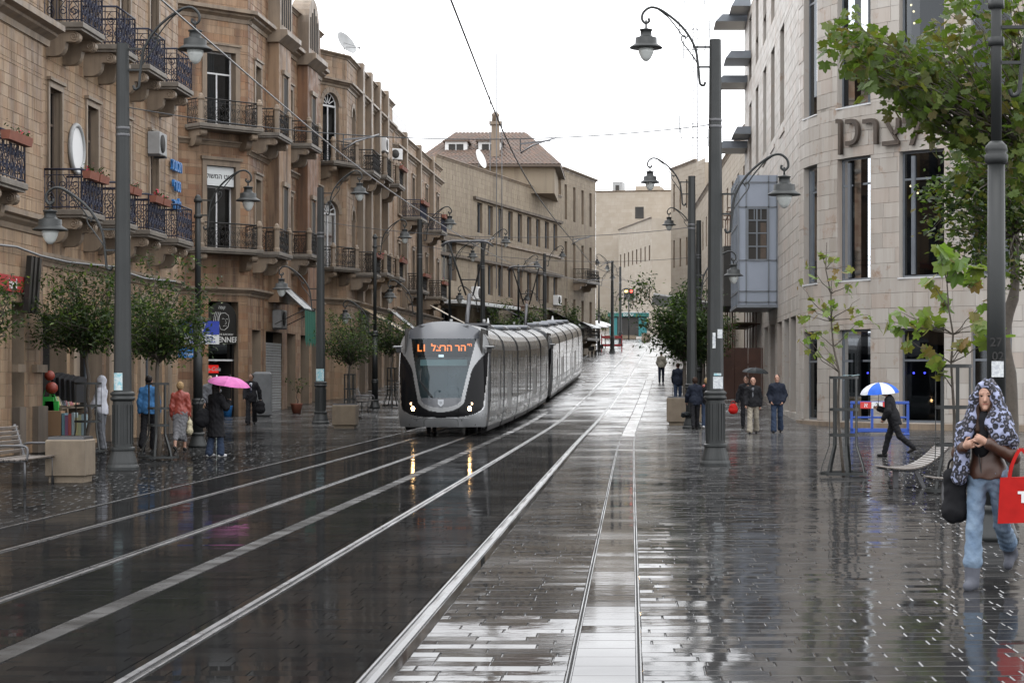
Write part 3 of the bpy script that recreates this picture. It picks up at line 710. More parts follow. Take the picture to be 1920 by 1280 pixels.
for a, b in ((.7, 2.3), (3.2, 6.4), (7.4, 9.2), (10.3, 12.2), (12.9, 14.4)): ops.append(op(a, b, .35, 3.7, 'none', .4, deep=1.8))
build_wall(fs, 0, fs.len, 0, 17.6, ops, 'stone_b2', 'mortar', .55, .29, 200, seed=7)
build_wall(fl, 0, fl.len, 0, 17.6, [], 'stone_b2', 'mortar', .55, .29, 40, seed=8, name='side_wall')
for f_, L_ in ((fc, LC), (fs, fs.len), (fl, fl.len)):
    cornice(f_, -.1, L_ + .15, 15.6, .5, .4); cornice(f_, -.05, L_ + .1, 5.0, .3, .25); cornice(f_, -.05, L_ + .1, 10.5 if f_ is not fc else 10.75, .22, .16); cornice(f_, -.05, L_ + .1, 17.6, .18, .18)
# projecting bays with rounded gables
for i, (ua, ub, zt) in enumerate(((3.6, 6.0, 19.2), (9.6, 12.0, 18.6))):
    mb = fs.mb(); mb.box(ua, ub, -.45, .0, 4.9, 15.6, 'stone_b2'); bay = fs.put('bay', mb)
    m_ = (ua + ub) / 2; r = (ub - ua) / 2; g = fs.mb()
    pts = [(ua, 15.9), (ub, 15.9), (ub, zt - r)] + [(m_ + r * math.cos(t), zt - r + r * math.sin(t)) for t in [math.pi * k / 12 for k in range(1, 12)]] + [(ua, zt - r)]
    g.prism(pts, 'y', -.5, .3, 'trim'); gb = g.build('gable', bay)
    s_ = fs.mb()
    for k in range(5): x = m_ + (k - 2) * r * .33; s_.box(x - .06, x + .06, -.53, -.49, 16.3, zt - r * .35 - abs(k - 2) * .25, 'interior')
    s_.build('gable_slots', gb)
    mb = fs.mb(); mb.prism([(.0, 15.5), (-.5, 15.5), (-.85, 15.8), (-.85, 16.0), (0, 16.0)], 'x', ua - .25, ub + .25, 'trim'); mb.build('cornice', bay)
    for z0, z1 in ((6.9, 9.6), (11.8, 14.2)):
        q = fs.mb(); q.box(m_ - .42, m_ + .42, -.47, -.4, z0, z1, 'interior'); q.box(m_ - .52, m_ - .42, -.5, -.4, z0, z1 + .1, 'trim'); q.box(m_ + .42, m_ + .52, -.5, -.4, z0, z1 + .1, 'trim'); q.box(m_ - .6, m_ + .6, -.56, -.4, z1 + .1, z1 + .28, 'trim'); q.build('bay_window', bay)
for z in (6.75, 11.45):
    balcony(fc, LC * .56, z, 2.9, 1.05, 'stone', 'iron'); balcony(fs, 1.9, z + .02, 2.6, 1.1, 'stone', 'iron'); balcony(fs, 7.8, z + .3, 2.4, 1.2, 'stone', 'iron')
backfill(b2, [(-24, 75.2), (-17.3, 77.02), (-15.02, 79.3), (-14.48, 94.2), (-30, 94.2), (-30, 75.2)], 0, 17.7, front=(0, 1, 2))
# ---- arched-window building
b3 = building('arched_stone_building', 'tan stone building with tall arched windows and curved parapet', -14.75, 95.2); b3.location.z = 0
g1 = Facade(b3, (-14.85, 94.6), (-13.62, 96.9)); g2 = Facade(b3, (-13.62, 96.9), (-13.45, 114.0)); ops = []
m_ = g1.len * .52
ops += [op(m_ - .62, m_ + .62, 12.0, 15.3, 'arch', .18, 'frame_white', 'glass_dark'), op(m_ - .62, m_ + .62, 7.0, 10.2, 'arch', .18, 'frame_white', 'glass_dark')]
build_wall(g1, 0, g1.len, 0, 17.0, ops, 'stone_b3', 'mortar', .55, .3, 110, seed=9); ops = []
for uc in (2.2, 5.2, 8.4, 11.6, 14.8):
    for z0, z1 in ((12.0, 15.0), (7.0, 10.0)): ops.append(op(uc - .55, uc + .55, z0, z1, 'arch', .18, 'frame_white' if uc < 4 else 'wood_dark', 'glass_dark'))
    ops.append(op(uc - 1.0, uc + 1.0, .6, 4.2, 'none', .4, deep=1.6))
build_wall(g2, 0, g2.len, 0, 17.0, ops, 'stone_b3', 'mortar', .55, .3, 110, seed=10)
for f_, L_ in ((g1, g1.len), (g2, g2.len)): cornice(f_, -.05, L_ + .1, 15.6, .35, .3); cornice(f_, -.05, L_ + .1, 17.0, .2, .2); cornice(f_, -.05, L_ + .05, 5.3, .3, .2)
for ua, ub in ((3.5, 4.1), (6.5, 7.1), (9.7, 10.3), (13.0, 13.5)): band(g2, ua, ub, 5.6, 17.4, .3, 'trim', 'pilaster')
for z in (7.0, 11.95):
    balcony(g1, m_, z, 2.1, .95, 'stone', 'iron'); balcony(g2, 2.4, z - .1, 2.6, 1.15, 'iron' if z > 9 else 'iron', 'iron', boxes=0 if z > 9 else 2); balcony(g2, 7.0, z + .15, 2.6, 1.2, 'stone', 'iron'); balcony(g2, 12.0, z + .2, 2.6, 1.2, 'stone', 'iron', boxes=1)
backfill(b3, [(-14.85, 94.62), (-13.65, 96.92), (-13.5, 114), (-30, 114), (-30, 94.62)], 0, 17.1, front=(0, 1))
# ---- next building
b4 = building('pale_stone_building', 'narrow pale stone building with white roof parapet and shuttered windows', -13.5, 114.3); b4.location.z = 0
h1 = Facade(b4, (-14.6, 114.2), (-13.5, 115.2)); h2 = Facade(b4, (-13.5, 115.2), (-12.95, 137.5)); ops = []
ops.append(op(.35, 1.25, 11.2, 12.9, 'casement', .25, 'frame_white', 'glass')); ops.append(op(.2, 1.35, 6.4, 9.2, 'split', .2, 'frame_grey', 'glass', curtain=.4))
build_wall(h1, 0, h1.len, 0, 15.8, ops, 'stone_b3', 'mortar', .55, .3, 40, seed=12); ops = []
for uc in (2, 5, 8.2, 11.4, 14.6, 17.8, 20.6):
    for z0, z1 in ((11.3, 14.0), (7.0, 9.6)): ops.append(op(uc - .5, uc + .5, z0, z1, 'casement', .25, 'frame_white', 'glass_dark', sur=.12))
    ops.append(op(uc - 1.1, uc + 1.1, 1.4, 4.8, 'none', .4, deep=1.5))
build_wall(h2, 0, h2.len, 0, 15.8, ops, 'stone_b3', 'mortar', .6, .3, 60, seed=13)
for f_, L_ in ((h1, h1.len), (h2, h2.len)): cornice(f_, -.05, L_ + .1, 14.8, .35, .3); cornice(f_, 0, L_, 15.8, .2, .2); cornice(f_, 0, L_, 5.6, .3, .2)
mb = MB(); mb.box(-14.5 - b4.location.x, -13.6 - b4.location.x, 1.2, 8.5, 15.9, 17.1, 'white_paint'); mb.build('parapet', b4)
for ua in (3.4, 9.8, 16.2): band(h2, ua, ua + .5, 5.9, 16.2, .28, 'trim', 'pilaster')
balcony(h2, 4.2, 11.2, 3.0, 1.2, 'iron', 'iron_blue', boxes=1); balcony(h2, 14.5, 11.2, 3.0, 1.2, 'iron', 'iron_blue', boxes=2); balcony(h2, 5, 7.0, 3.0, 1.2, 'stone', 'iron', boxes=1); balcony(h2, 14.5, 7.0, 3.0, 1.2, 'iron', 'iron', boxes=1)
backfill(b4, [(-14.62, 114.2), (-13.52, 115.22), (-13.0, 137.5), (-30, 137.5), (-30, 114.2)], 0, 15.9, front=(0, 1))
# ---- long beige building with the tiled roof
b5 = building('tiled_roof_building', 'long beige stone block with rows of teal windows under a brown tiled roof', -13.1, 139); b5.location.z = 0
k1 = Facade(b5, (-13.3, 138.0), (-11.4, 146.0)); k2 = Facade(b5, (-11.4, 146.0), (-5.9, 169.5)); k3 = Facade(b5, (-5.9, 169.5), (-3.2, 181.0)); ops = []
a, b, c, d_ = k1.rect(838, 874, 480, 512); ops += [op(1.2, 4.4, 8.6, 11.4, 'split', .35, 'frame_grey', 'glass_teal'), op(1.2, 4.4, 3.9, 6.7, 'split', .35, 'frame_grey', 'glass_teal')]
build_wall(k1, 0, k1.len, 2, 17.0, ops, 'stone_b5', 'mortar', .7, .35, 60, seed=14); ops = []
n8 = 9
for i in range(n8):
    uc = 1.6 + i * 2.6
    for z0, z1 in ((12.4, 14.6), (8.0, 10.2)): ops.append(op(uc - .62, uc + .62, z0, z1, 'plain', .22, 'frame_grey', 'glass_teal', fw=.08))
for i in range(6): ops.append(op(1.0 + i * 3.8, 3.8 + i * 3.8, 3.2, 6.0, 'none', .5, deep=1.5))
build_wall(k2, 0, k2.len, 2, 17.0, ops, 'stone_b5', 'mortar', .7, .35, 100, seed=15); ops = []
for i in range(4):
    uc = 1.6 + i * 2.8
    for z0, z1 in ((15.2, 18.2), (10.4, 13.4), (5.4, 8.6)): ops.append(op(uc - .4, uc + .4, z0, z1, 'plain', .22, 'frame_grey', 'glass_teal'))
build_wall(k3, 0, k3.len, 3, 19.3, ops, 'stone_b5', 'mortar', .7, .35, 50, seed=16)
for f_ in (k1, k2): band(f_, 0, f_.len, 11.3 if f_ is k1 else 14.75, 11.6 if f_ is k1 else 14.95, .22, 'trim_dark', 'window_ledge'); band(f_, 0, f_.len, 7.45, 7.62, .12, 'trim', 'string_course'); band(f_, 0, f_.len, 11.85, 12.05, .12, 'trim', 'string_course'); band(f_, 0, f_.len, 10.3, 10.5, .2, 'trim_dark', 'window_ledge'); cornice(f_, 0, f_.len, 16.9, .2, .15)
balcony(k3, 6.0, 10.2, 4.2, 1.3, 'iron', 'iron', corb=True); balcony(k3, 6.0, 5.3, 4.2, 1.3, 'iron', 'iron'); cornice(k3, 0, k3.len, 19.3, .25, .3)
backfill(b5, [(-13.32, 138), (-11.42, 146.02), (-5.92, 169.5), (-12, 181), (-30, 181), (-30, 138)], 0, 16.9, front=(0, 1)); backfill(b5, [(-5.92, 169.52), (-3.22, 181), (-3.3, 186), (-14, 186), (-14, 170)], 0, 19.3)
# upper storey and hipped tile roof
ex0, ex1, ey0, ey1 = -17.5, -5.6, 160.0, 184.0
mb = MB(); o = b5.location; mb.box(ex0 + .6 - o.x, ex1 - .5 - o.x, ey0 + .7 - o.y, ey1 - o.y, 16.5, 18.7, 'stone_b5'); mb.build('upper_storey', b5)
roof = MB(); zr0, zr1 = 18.75, 22.7; rx0, rx1, ry = -15.0, -9.0, 172.0
corners = [Vector((ex0, ey0, zr0)), Vector((ex1, ey0, zr0)), Vector((ex1, ey1, zr0)), Vector((ex0, ey1, zr0))]; ridge = [Vector((rx0, ry, zr1)), Vector((rx1, ry, zr1))]
ro = MB(); P = [c - o for c in corners] + [r - o for r in ridge]
ro.add(P, [(0, 1, 5, 4), (1, 2, 5), (2, 3, 4, 5), (3, 0, 4)], 'tile_roof'); ro.box(ex0 - o.x, ex1 - o.x, ey0 - o.y, ey1 - o.y, 18.55, 18.74, 'wood_dark'); roofo = ro.build('roof', b5)
tl = MB()
def tile_face(A, B, C, D, rows, name='roof_tiles'):      # A-B eave, D-C ridge
    for i in range(rows):
        t0, t1 = i / rows, (i + 1.12) / rows
        L0, L1 = A.lerp(D, t0), B.lerp(C, t0); n = max(2, int((L1 - L0).length / .32)); M0, M1 = A.lerp(D, min(t1, 1)), B.lerp(C, min(t1, 1))
        up = (B - A).cross(D - A).normalized(); up = up if up.z > 0 else -up
        for k in range(n):
            s0, s1 = k / n + .08 / n, (k + .92) / n; q0, q1, q2, q3 = L0.lerp(L1, s0), L0.lerp(L1, s1), M0.lerp(M1, s1), M0.lerp(M1, s0); m0, m3 = (q0 + q1) / 2 + up * .07, (q2 + q3) / 2 + up * .05
            tl.add([q0 + up * .02, m0, q1 + up * .02, q2 + up * .01, m3, q3 + up * .01], [(0, 1, 4, 5), (1, 2, 3, 4)], 'tile_roof')
tile_face(P[0], P[1], P[5], P[4], 26); tile_face(P[1], P[2], P[5] + Vector((.05, .02, 0)), P[5], 26)
stuff(tl.build('roof_tiles', roofo))
for px_ in (858, 920):      # dormers
    X, Y = at(px_, 166.5); q = MB(); q.box(X - .9 - o.x, X + .9 - o.x, 165 - o.y, 168 - o.y, 19.6, 21.1, 'white_paint'); q.box(X - 1.1 - o.x, X + 1.1 - o.x, 164.8 - o.y, 168 - o.y, 21.1, 21.2, 'tile_roof'); dm = q.build('dormer', roofo)
    q = MB(); q.box(X - .6 - o.x, X + .6 - o.x, 164.97 - o.y, 165 - o.y, 20.0, 20.9, 'interior'); q.box(X - .03 - o.x, X + .03 - o.x, 164.94 - o.y, 165 - o.y, 20.0, 20.9, 'frame_white'); q.build('window', roofo)
X, Y = at(929, 163); q = MB(); q.box(X - .32 - o.x, X + .32 - o.x, Y - .32 - o.y, Y + .32 - o.y, 18.8, 22.2, 'trim'); q.box(X - .48 - o.x, X + .48 - o.x, Y - .48 - o.y, Y + .48 - o.y, 22.2, 22.45, 'trim')
q.lathe([(.3, 22.46), (.28, 22.9), (.36, 23.0), (.2, 23.2), (0, 23.3)], 'trim', 8, (X - o.x, Y - o.y, 0)); q.build('chimney', roofo)
# ---- blocks closing the view
def simple_block(name, label, P1, P2, depth, z0, z1, rows, stone, bw, bh, n, wd=1.2, wh=1.6, zs=(), cnt=6, side=None, seed=20, glass='glass_dark'):
    b = building(name, label, P1[0], P1[1]); b.location.z = 0; f = Facade(b, P1, P2); ops = []
    for zz in zs:
        for i in range(cnt): uc = f.len * (i + .5) / cnt; ops.append(op(uc - wd / 2, uc + wd / 2, zz, zz + wh, 'plain', .3, 'frame_grey', glass))
    build_wall(f, 0, f.len, z0, z1, ops, stone, 'mortar', bw, bh, n, seed=seed); cornice(f, 0, f.len, z1, .25, .2)
    nrm = Vector((-f.d.y, f.d.x, 0)) * depth; A, B = Vector((*P1, 0)) + Vector((-f.d.y, f.d.x, 0)) * .03, Vector((*P2, 0)) + Vector((-f.d.y, f.d.x, 0)) * .03
    backfill(b, [A[:2], B[:2], (B + nrm)[:2], (A + nrm)[:2]], z0, z1, stone); return b, f
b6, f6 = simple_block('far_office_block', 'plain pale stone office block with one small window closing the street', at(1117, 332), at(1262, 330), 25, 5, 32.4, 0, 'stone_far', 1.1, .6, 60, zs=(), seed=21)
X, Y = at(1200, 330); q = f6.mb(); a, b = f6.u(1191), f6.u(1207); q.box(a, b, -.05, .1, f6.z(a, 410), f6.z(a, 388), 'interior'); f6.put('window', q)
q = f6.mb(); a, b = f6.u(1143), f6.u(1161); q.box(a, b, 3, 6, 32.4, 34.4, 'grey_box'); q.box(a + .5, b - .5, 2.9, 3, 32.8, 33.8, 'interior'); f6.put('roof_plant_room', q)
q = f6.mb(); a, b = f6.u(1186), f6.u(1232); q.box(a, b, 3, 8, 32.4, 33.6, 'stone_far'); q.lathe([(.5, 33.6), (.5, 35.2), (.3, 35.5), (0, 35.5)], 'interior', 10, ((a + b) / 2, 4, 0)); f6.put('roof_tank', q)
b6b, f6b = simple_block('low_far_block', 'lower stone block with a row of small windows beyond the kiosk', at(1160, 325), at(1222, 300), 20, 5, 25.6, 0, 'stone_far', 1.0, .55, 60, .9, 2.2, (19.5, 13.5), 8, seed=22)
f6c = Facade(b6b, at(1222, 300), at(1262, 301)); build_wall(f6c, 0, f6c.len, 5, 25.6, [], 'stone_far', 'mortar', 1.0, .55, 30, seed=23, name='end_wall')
# ================================================================== right side of the street
br = building('pale_stone_building', 'large pale stone building with a rounded glazed corner and raised letters over its windows', 6.07, 73.5); br.location.z = 0
RR = 9.0
fa = Facade(br, (6.07 + RR, 73.5), arc=(RR, 0.0)); ff = Facade(br, (6.15, 110.0), (6.07, 73.5))
cols = [(1509, 1528), (1570, 1632), (1686, 1770), (1821, 1897)]; ops = []; cu = []
for i, (p0, p1) in enumerate(cols):
    a, b = fa.u(p0), fa.u(p1)
    if i == 0: a, b = fa.u(1507), fa.u(1532)
    cu.append((a, b))
    ops.append(op(a, b, .32, 3.42, 'transom', .2, 'frame_grey', 'glass_dark', tr=.66, fw=.07, deep=2.5))
    ops.append(op(a, b, 5.1, 9.25, 'transom', .2, 'frame_grey', 'glass_dark', tr=.78, fw=.07, deep=2.2)); ops.append(op(a, b, 11.0, 16.2, 'transom', .2, 'frame_grey', 'glass_dark', tr=.78, fw=.07, deep=2.2))
LA = RR * R(100)
build_wall(fa, 0, LA, -.4, 18.5, ops, 'stone_r', 'mortar_pale', .78, .5, 300, 'stone_r', step=.45, seed=30)
band(fa, 0, LA, -.4, .28, .10, 'trim', 'plinth')
for i, (a, b) in enumerate(cu):     # pale metal sills
    for z in (5.1, 11.0): q = fa.mb(); q.box(a - .03, b + .03, -.06, .2, z - .05, z - .004, 'frame_white'); fa.put('window_sill', q)
    q = fa.mb(); q.box(a + (b - a) * .22, a + (b - a) * .3, .16, .24, 5.2, 9.1, 'frame_grey'); fa.put('mullion', q)
ops = []
for Yc in (81.9, 87.5, 93.0, 98.9, 104.7):
    u_ = 110.0 - Yc; ops.append(op(u_ - 1.15, u_ + 1.15, 12.1, 16.0, 'plain', .45, 'frame_grey', 'glass_dark')); ops.append(op(u_ - 1.15, u_ + 1.15, 17.2, 20.5, 'plain', .45, 'frame_grey', 'glass_dark'))
for Yc in (76.2, 79.6, 83.4, 87.6, 92.0): u_ = 110.0 - Yc; ops.append(op(u_ - 1.35, u_ + 1.35, .5 if Yc < 90 else 1.0, 4.1, 'transom', .7, 'frame_grey', 'glass_dark', tr=.86, deep=2.0))
build_wall(ff, 0, 36.5, -.2, 21.0, ops, 'stone_r', 'mortar_pale', .8, .5, 120, 'stone_r', seed=31)
for Yc in (81.9, 87.5, 93.0, 98.9, 104.7): u_ = 110.0 - Yc; q = ff.mb(); q.box(u_ - 1.3, u_ + 1.3, -.05, .06, 11.6, 11.75, 'stone_r'); ff.put('string_course', q)
backfill(br, [(6.15, 110), (6.09, 73.5), (8.8, 67.2), (15, 64.6), (30, 64.6), (30, 110)], -.3, 18.4, 'stone_r', front=(0, 1, 2, 3)); 
mb = MB(); o = br.location; mb.box(6.15 - o.x, 30 - o.x, 109.9 - o.y, 110.1 - o.y, 0, 21, 'stone_r'); mb.build('end_wall', br)
# raised letters over the windows (right to left)
M('bronze', (.05, .038, .03), .5, metal=.3, col2=(.085, .065, .05), vs=5, streak=.5)
for ch, px_ in (('\u05df', 1579), ('\u05db', 1604), ('\u05e8', 1637), ('\u05e6', 1676), ('\u05dc', 1714)):
    me = text_mesh(ch, 1.45, .06, 'bronze', .012); xs_ = [v.co.x for v in me.vertices]; ys_ = [v.co.y for v in me.vertices]
    sx = 1.0
    me.transform(Matrix.Translation((-(min(xs_) + max(xs_)) / 2, 0, 0)))
    u_ = fa.u(px_); t = u_ / RR; me.transform(Matrix.Rotation(R(90), 4, 'X'))
    q = link('letter', me, br); p = fa.world(u_, -.12); zc = CH + (VY - 247) * p.y / F
    q.location = (p.x - o.x, p.y - o.y, zc); q.rotation_euler = (0, 0, t - R(90))
# small lamps glowing behind the panes
M('bulb_warm', (1, .8, .5), emit=(1, .72, .38), es=9); M('bulb_blue', (.1, .1, 1), emit=(.09, .09, 1), es=14)
def bulb(px_, py_, mat, r, dep=.5):
    u_ = fa.u(px_); p = fa.world(u_, dep); q = MB(); q.ball((0, 0, 0), r, mat, 8); b_ = q.build('lamp', br); b_.location = (p.x - o.x, p.y - o.y, CH + (VY - py_) * p.y / F)
for x_, y_, m_ in ((1606, 699, 'bulb_blue'), (1622, 699, 'bulb_blue'), (1697, 699, 'bulb_blue'), (1719, 699, 'bulb_blue'), (1698, 341, 'bulb_warm'), (1691, 349, 'bulb_warm'), (1705, 362, 'bulb_warm'), (1695, 368, 'bulb_warm'), (1692, 10, 'bulb_warm'), (1697, 22, 'bulb_warm'), (1698, 44, 'bulb_warm'), (1835, 640, 'bulb_warm'), (1850, 642, 'bulb_warm'), (1836, 104, 'bulb_warm')): bulb(x_, y_, m_, .035 if m_ == 'bulb_blue' else .04)
# metal oriel hanging over the pavement
M('zinc', (.27, .30, .36), .4, metal=.25, col2=(.24, .27, .32), vs=1.2, rough2=.5)
oX0, oX1, oY0, oY1, oz0, oz1 = 4.46, 6.1, 84.5, 90.2, 4.85, 10.25
q = MB(); q.box(oX0 - o.x, oX1 - o.x, oY0 - o.y, oY1 - o.y, oz0, oz1, 'zinc'); ori = q.build('oriel', br)
q = MB(); 
def oline(x0, x1, z0, z1): q.box(x0 - o.x, x1 - o.x, oY0 - .04 - o.y, oY0 + .02 - o.y, z0, z1, 'frame_grey')
def zo(py_): return CH + (VY - py_) * oY0 / F
def xo(px_): return (px_ - VX) * oY0 / F
for px_ in (1385, 1399, 1441, 1456): oline(xo(px_) - .03, xo(px_) + .03, zo(572), zo(330))
for py_ in (342, 388, 488, 546, 566): oline(xo(1385), xo(1457), zo(py_) - .03, zo(py_) + .03)
for i in range(6): yy = oY0 + .1 + i * 1.1; q.box(oX0 - .04 - o.x, oX0 + .02 - o.x, yy - o.y, yy + .06 - o.y, oz0, oz1, 'frame_grey')
for zz in (zo(342), zo(420), zo(488), zo(546)): q.box(oX0 - .035 - o.x, oX0 + .02 - o.x, oY0 - o.y, oY1 - o.y, zz - .03, zz + .03, 'frame_grey')
q.box(oX0 - .08 - o.x, oX1 - o.x, oY0 - .08 - o.y, oY1 - o.y, oz0 - .12, oz0, 'frame_grey'); q.build('oriel_frame', ori)
q = MB(); x0, x1, z0, z1 = xo(1402), xo(1439), zo(487), zo(391)
q.box(x0 - o.x, x1 - o.x, oY0 - .02 - o.y, oY0 - .003 - o.y, z0, z1, 'interior'); q.box((x0 + x1) / 2 + .12 - o.x, x1 - .06 - o.x, oY0 - .024 - o.y, oY0 - .019 - o.y, z0, z0 + (z1 - z0) * .72, 'wood_dark'); wn = q.build('window', ori)
q = MB(); W_ = x1 - x0
for t in (0, .45, .5, 1) if False else (0, .46, 1): q.box(x0 + W_ * t - .03 - o.x, x0 + W_ * t + .03 - o.x, oY0 - .05 - o.y, oY0 - .02 - o.y, z0, z1, 'frame_grey')
for t in (0, .26, .52, .77, 1): q.box(x0 - o.x, x1 - o.x, oY0 - .047 - o.y, oY0 - .02 - o.y, z0 + (z1 - z0) * t - .025, z0 + (z1 - z0) * t + .025, 'frame_grey')
for t in (.33, .67): q.box(x0 + W_ * t - .02 - o.x, x0 + W_ * t + .02 - o.x, oY0 - .047 - o.y, oY0 - .02 - o.y, z0 + (z1 - z0) * .77, z1, 'frame_grey')
q.build('glazing_bars', wn)
# sun-shade slabs at the far corner
for py_, L_, yy in ((22, 1.0, 106), (50, 1.7, 109), (118, 1.3, 106), (163, 1.65, 109), (258, .9, 106), (284, 1.65, 109)):
    z_ = CH + (VY - py_) * yy / F; q = MB(); q.prism([(6.15 - o.x, z_), (6.15 - L_ - o.x, z_), (6.15 - L_ * .78 - o.x, z_ + .38), (6.15 - o.x, z_ + .38)], 'y', yy - 1.6 - o.y, yy + 1.2 - o.y, 'frame_grey'); q.build('sun_shade', br)
# ---- stone houses further up on the right
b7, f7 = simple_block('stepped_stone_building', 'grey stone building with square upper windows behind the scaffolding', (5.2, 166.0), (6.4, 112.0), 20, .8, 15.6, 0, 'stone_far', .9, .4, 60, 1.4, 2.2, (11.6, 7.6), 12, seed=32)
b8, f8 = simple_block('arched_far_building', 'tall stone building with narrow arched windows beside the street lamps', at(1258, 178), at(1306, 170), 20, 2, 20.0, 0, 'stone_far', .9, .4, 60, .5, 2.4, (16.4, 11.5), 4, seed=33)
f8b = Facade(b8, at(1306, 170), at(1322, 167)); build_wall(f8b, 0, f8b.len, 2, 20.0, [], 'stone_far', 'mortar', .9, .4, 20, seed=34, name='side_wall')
# scaffold and hoarding at the building site
M('hoarding', (.10, .045, .03), .7, col2=(.06, .03, .022), vs=2, wear=((.16, .12, .1), 3, .63)); M('rust', (.12, .06, .035), .7, col2=(.07, .04, .03), vs=6); M('ply', (.16, .12, .08), .7, col2=(.1, .08, .06))
sf = thing('scaffolding', 'rusty tube scaffolding wrapped round the building site beyond the tall pole', 'scaffold', G(4.9, 96))
q = MB()
for i in range(5):
    for j in range(2): q.tube([(j * 1.0, i * 2.4, 0), (j * 1.0, i * 2.4, 9.2)], .03, 'rust', 6)
q.build('standard', sf)
for k in range(5):
    q = MB(); zz = 1.6 + k * 1.9
    for j in range(2): q.tube([(j, -.3, zz), (j, 9.9, zz)], .028, 'rust', 6)
    for i in range(5): q.tube([(-.2, i * 2.4, zz + .05), (1.2, i * 2.4, zz + .05)], .028, 'rust', 6)
    q.build('ledger', sf)
    if k in (1, 3): q = MB(); q.box(.05, .95, -.2, 9.8, zz + .09, zz + .13, 'ply'); q.build('platform', sf)
q = MB()
for i in range(4): q.tube([(0, i * 2.4, .3 + (i % 2) * 3), (0, i * 2.4 + 2.4, 4.6 + (i % 2) * 3)], .026, 'rust', 6)
q.build('brace', sf)
hd = thing('site_hoarding', 'dark brown painted hoarding panels at the foot of the scaffolding', 'hoarding', G(4.2, 94.4))
for i in range(4): q = MB(); q.box(i * .62, i * .62 + .6, 0, .05, .05, 2.45, 'hoarding'); q.build('panel', hd)
for i in range(7): q = MB(); q.box(-.06, -.01, i * 1.5, i * 1.5 + 1.46, .05, 2.45, 'hoarding'); q.build('panel', hd)
q = MB(); q.box(.1, 2.6, .1, 9, 4.4, 7.2, 'interior'); q.build('dark_netting', hd)
cn = thing('entrance_canopy', 'long sloping glass canopy over the pavement behind the dense tree', 'canopy', G(2.6, 118, .55))
q = MB(); q.prism([(-1.3, 4.5), (2.6, 3.9), (2.6, 3.98), (-1.3, 4.6)], 'y', 0, 16, 'frame_white'); q.build('canopy_roof', cn)
for i in range(4): q = MB(); q.tube([(2.0, i * 5, -.6), (2.0, i * 5, 4.0)], .06, 'pole', 8); q.build('column', cn)
# lattice mast far behind
X, Y = at(1302, 300); ms = thing('antenna_mast', 'tall thin lattice antenna mast rising behind the rooftops', 'mast', (X, Y, float(zg(Y))))
q = MB(); H_ = 53
for k in range(3):
    a = R(120 * k); q.tube([(math.cos(a) * .55, math.sin(a) * .55, 0), (math.cos(a) * .4, math.sin(a) * .4, H_ - 6)], .07, 'steel_dark', 5)
for i in range(40):
    z_ = i * 1.15
    for k in range(3):
        a, b = R(120 * k), R(120 * (k + 1)); q.tube([(math.cos(a) * .5, math.sin(a) * .5, z_), (math.cos(b) * .5, math.sin(b) * .5, z_ + 1.1)], .03, 'steel_dark', 4, False)
q.tube([(0, 0, H_ - 6), (0, 0, H_ + 2)], .05, 'steel_dark', 5); q.build('lattice', ms)
for z_, w_ in ((H_ - 3, 3), (H_ - 8, 4.5), (H_ - 11, 3.2), (H_ - 22, 4.4), (H_ - 24, 4.0)):
    q = MB(); q.tube([(-w_ / 2, 0, z_), (w_ / 2, 0, z_)], .06, 'steel_dark', 5)
    for s in (-1, 1): q.tube([(s * w_ / 2, 0, z_ - 1.3), (s * w_ / 2, 0, z_ + 1.3)], .09, 'grey_box', 5)
    q.build('aerial', ms)
# ================================================================== tram
M('tram_body', (.15, .155, .16), .25, metal=.5, col2=(.13, .135, .14), vs=1.2, rough2=.4, spec=.6, coat=.3); M('tram_roofm', (.17, .18, .20), .32, metal=.3, rough2=.45); M('tram_panel', (.09, .095, .105), .25, metal=.2, coat=.4)
M('tram_silver', (.27, .275, .28), .26, metal=.55, col2=(.24, .245, .25), vs=1.5, rough2=.38); M('tram_trim', (.62, .63, .64), .18, metal=.8); M('tram_black', (.008, .008, .009), .05, spec=.5); M('tram_wind', rough=.02, trans=(.44, .56, .60), spec=.25); M('rubber', (.012, .012, .012), .6)
M('tram_window', (.012, .016, .017), .04, spec=.4); M('led', (.9, .3, .05), emit=(1, .19, .035), es=3.2); M('lamp_on', (1, .9, .7), emit=(1, .60, .26), es=110); M('lamp_side', (1, .6, .3), emit=(1, .5, .18), es=6); M('blind', (.40, .50, .50), .7); M('sidewall', (.12, .14, .145), .10, metal=.55, rough2=.3, rs=1.2, col2=(.13, .16, .16), vs=.7, coat=.3)
M('white_lit', (.9, .95, 1), emit=(.9, .95, 1), es=1.6); M('badge', (.45, .47, .5), .3, metal=.4)
for n_, v_ in (('tram_window', 1.2), ('tram_black', 1.22)): MATS[n_].node_tree.nodes['Principled BSDF'].inputs['IOR'].default_value = v_
HW = 1.325
def prof_half(z):
    """half width of the tram cross-section at height z"""
    if z < .95: return HW - .07 * ((.95 - z) / .65) ** 2
    if z < 2.55: return HW
    t = min(1, (z - 2.55) / .87); return HW * max(.0, 1 - t ** 2.6) ** .5 if t < 1 else 0
def front_y(x, z):
    a = .95 * max(0, (z - .85) / 2.55) ** 1.9 + .10 * max(0, (.75 - z) / .45) ** 2
    return a + .55 * (abs(x) / HW) ** 3.2 + .10 * (abs(x) / HW) ** 2
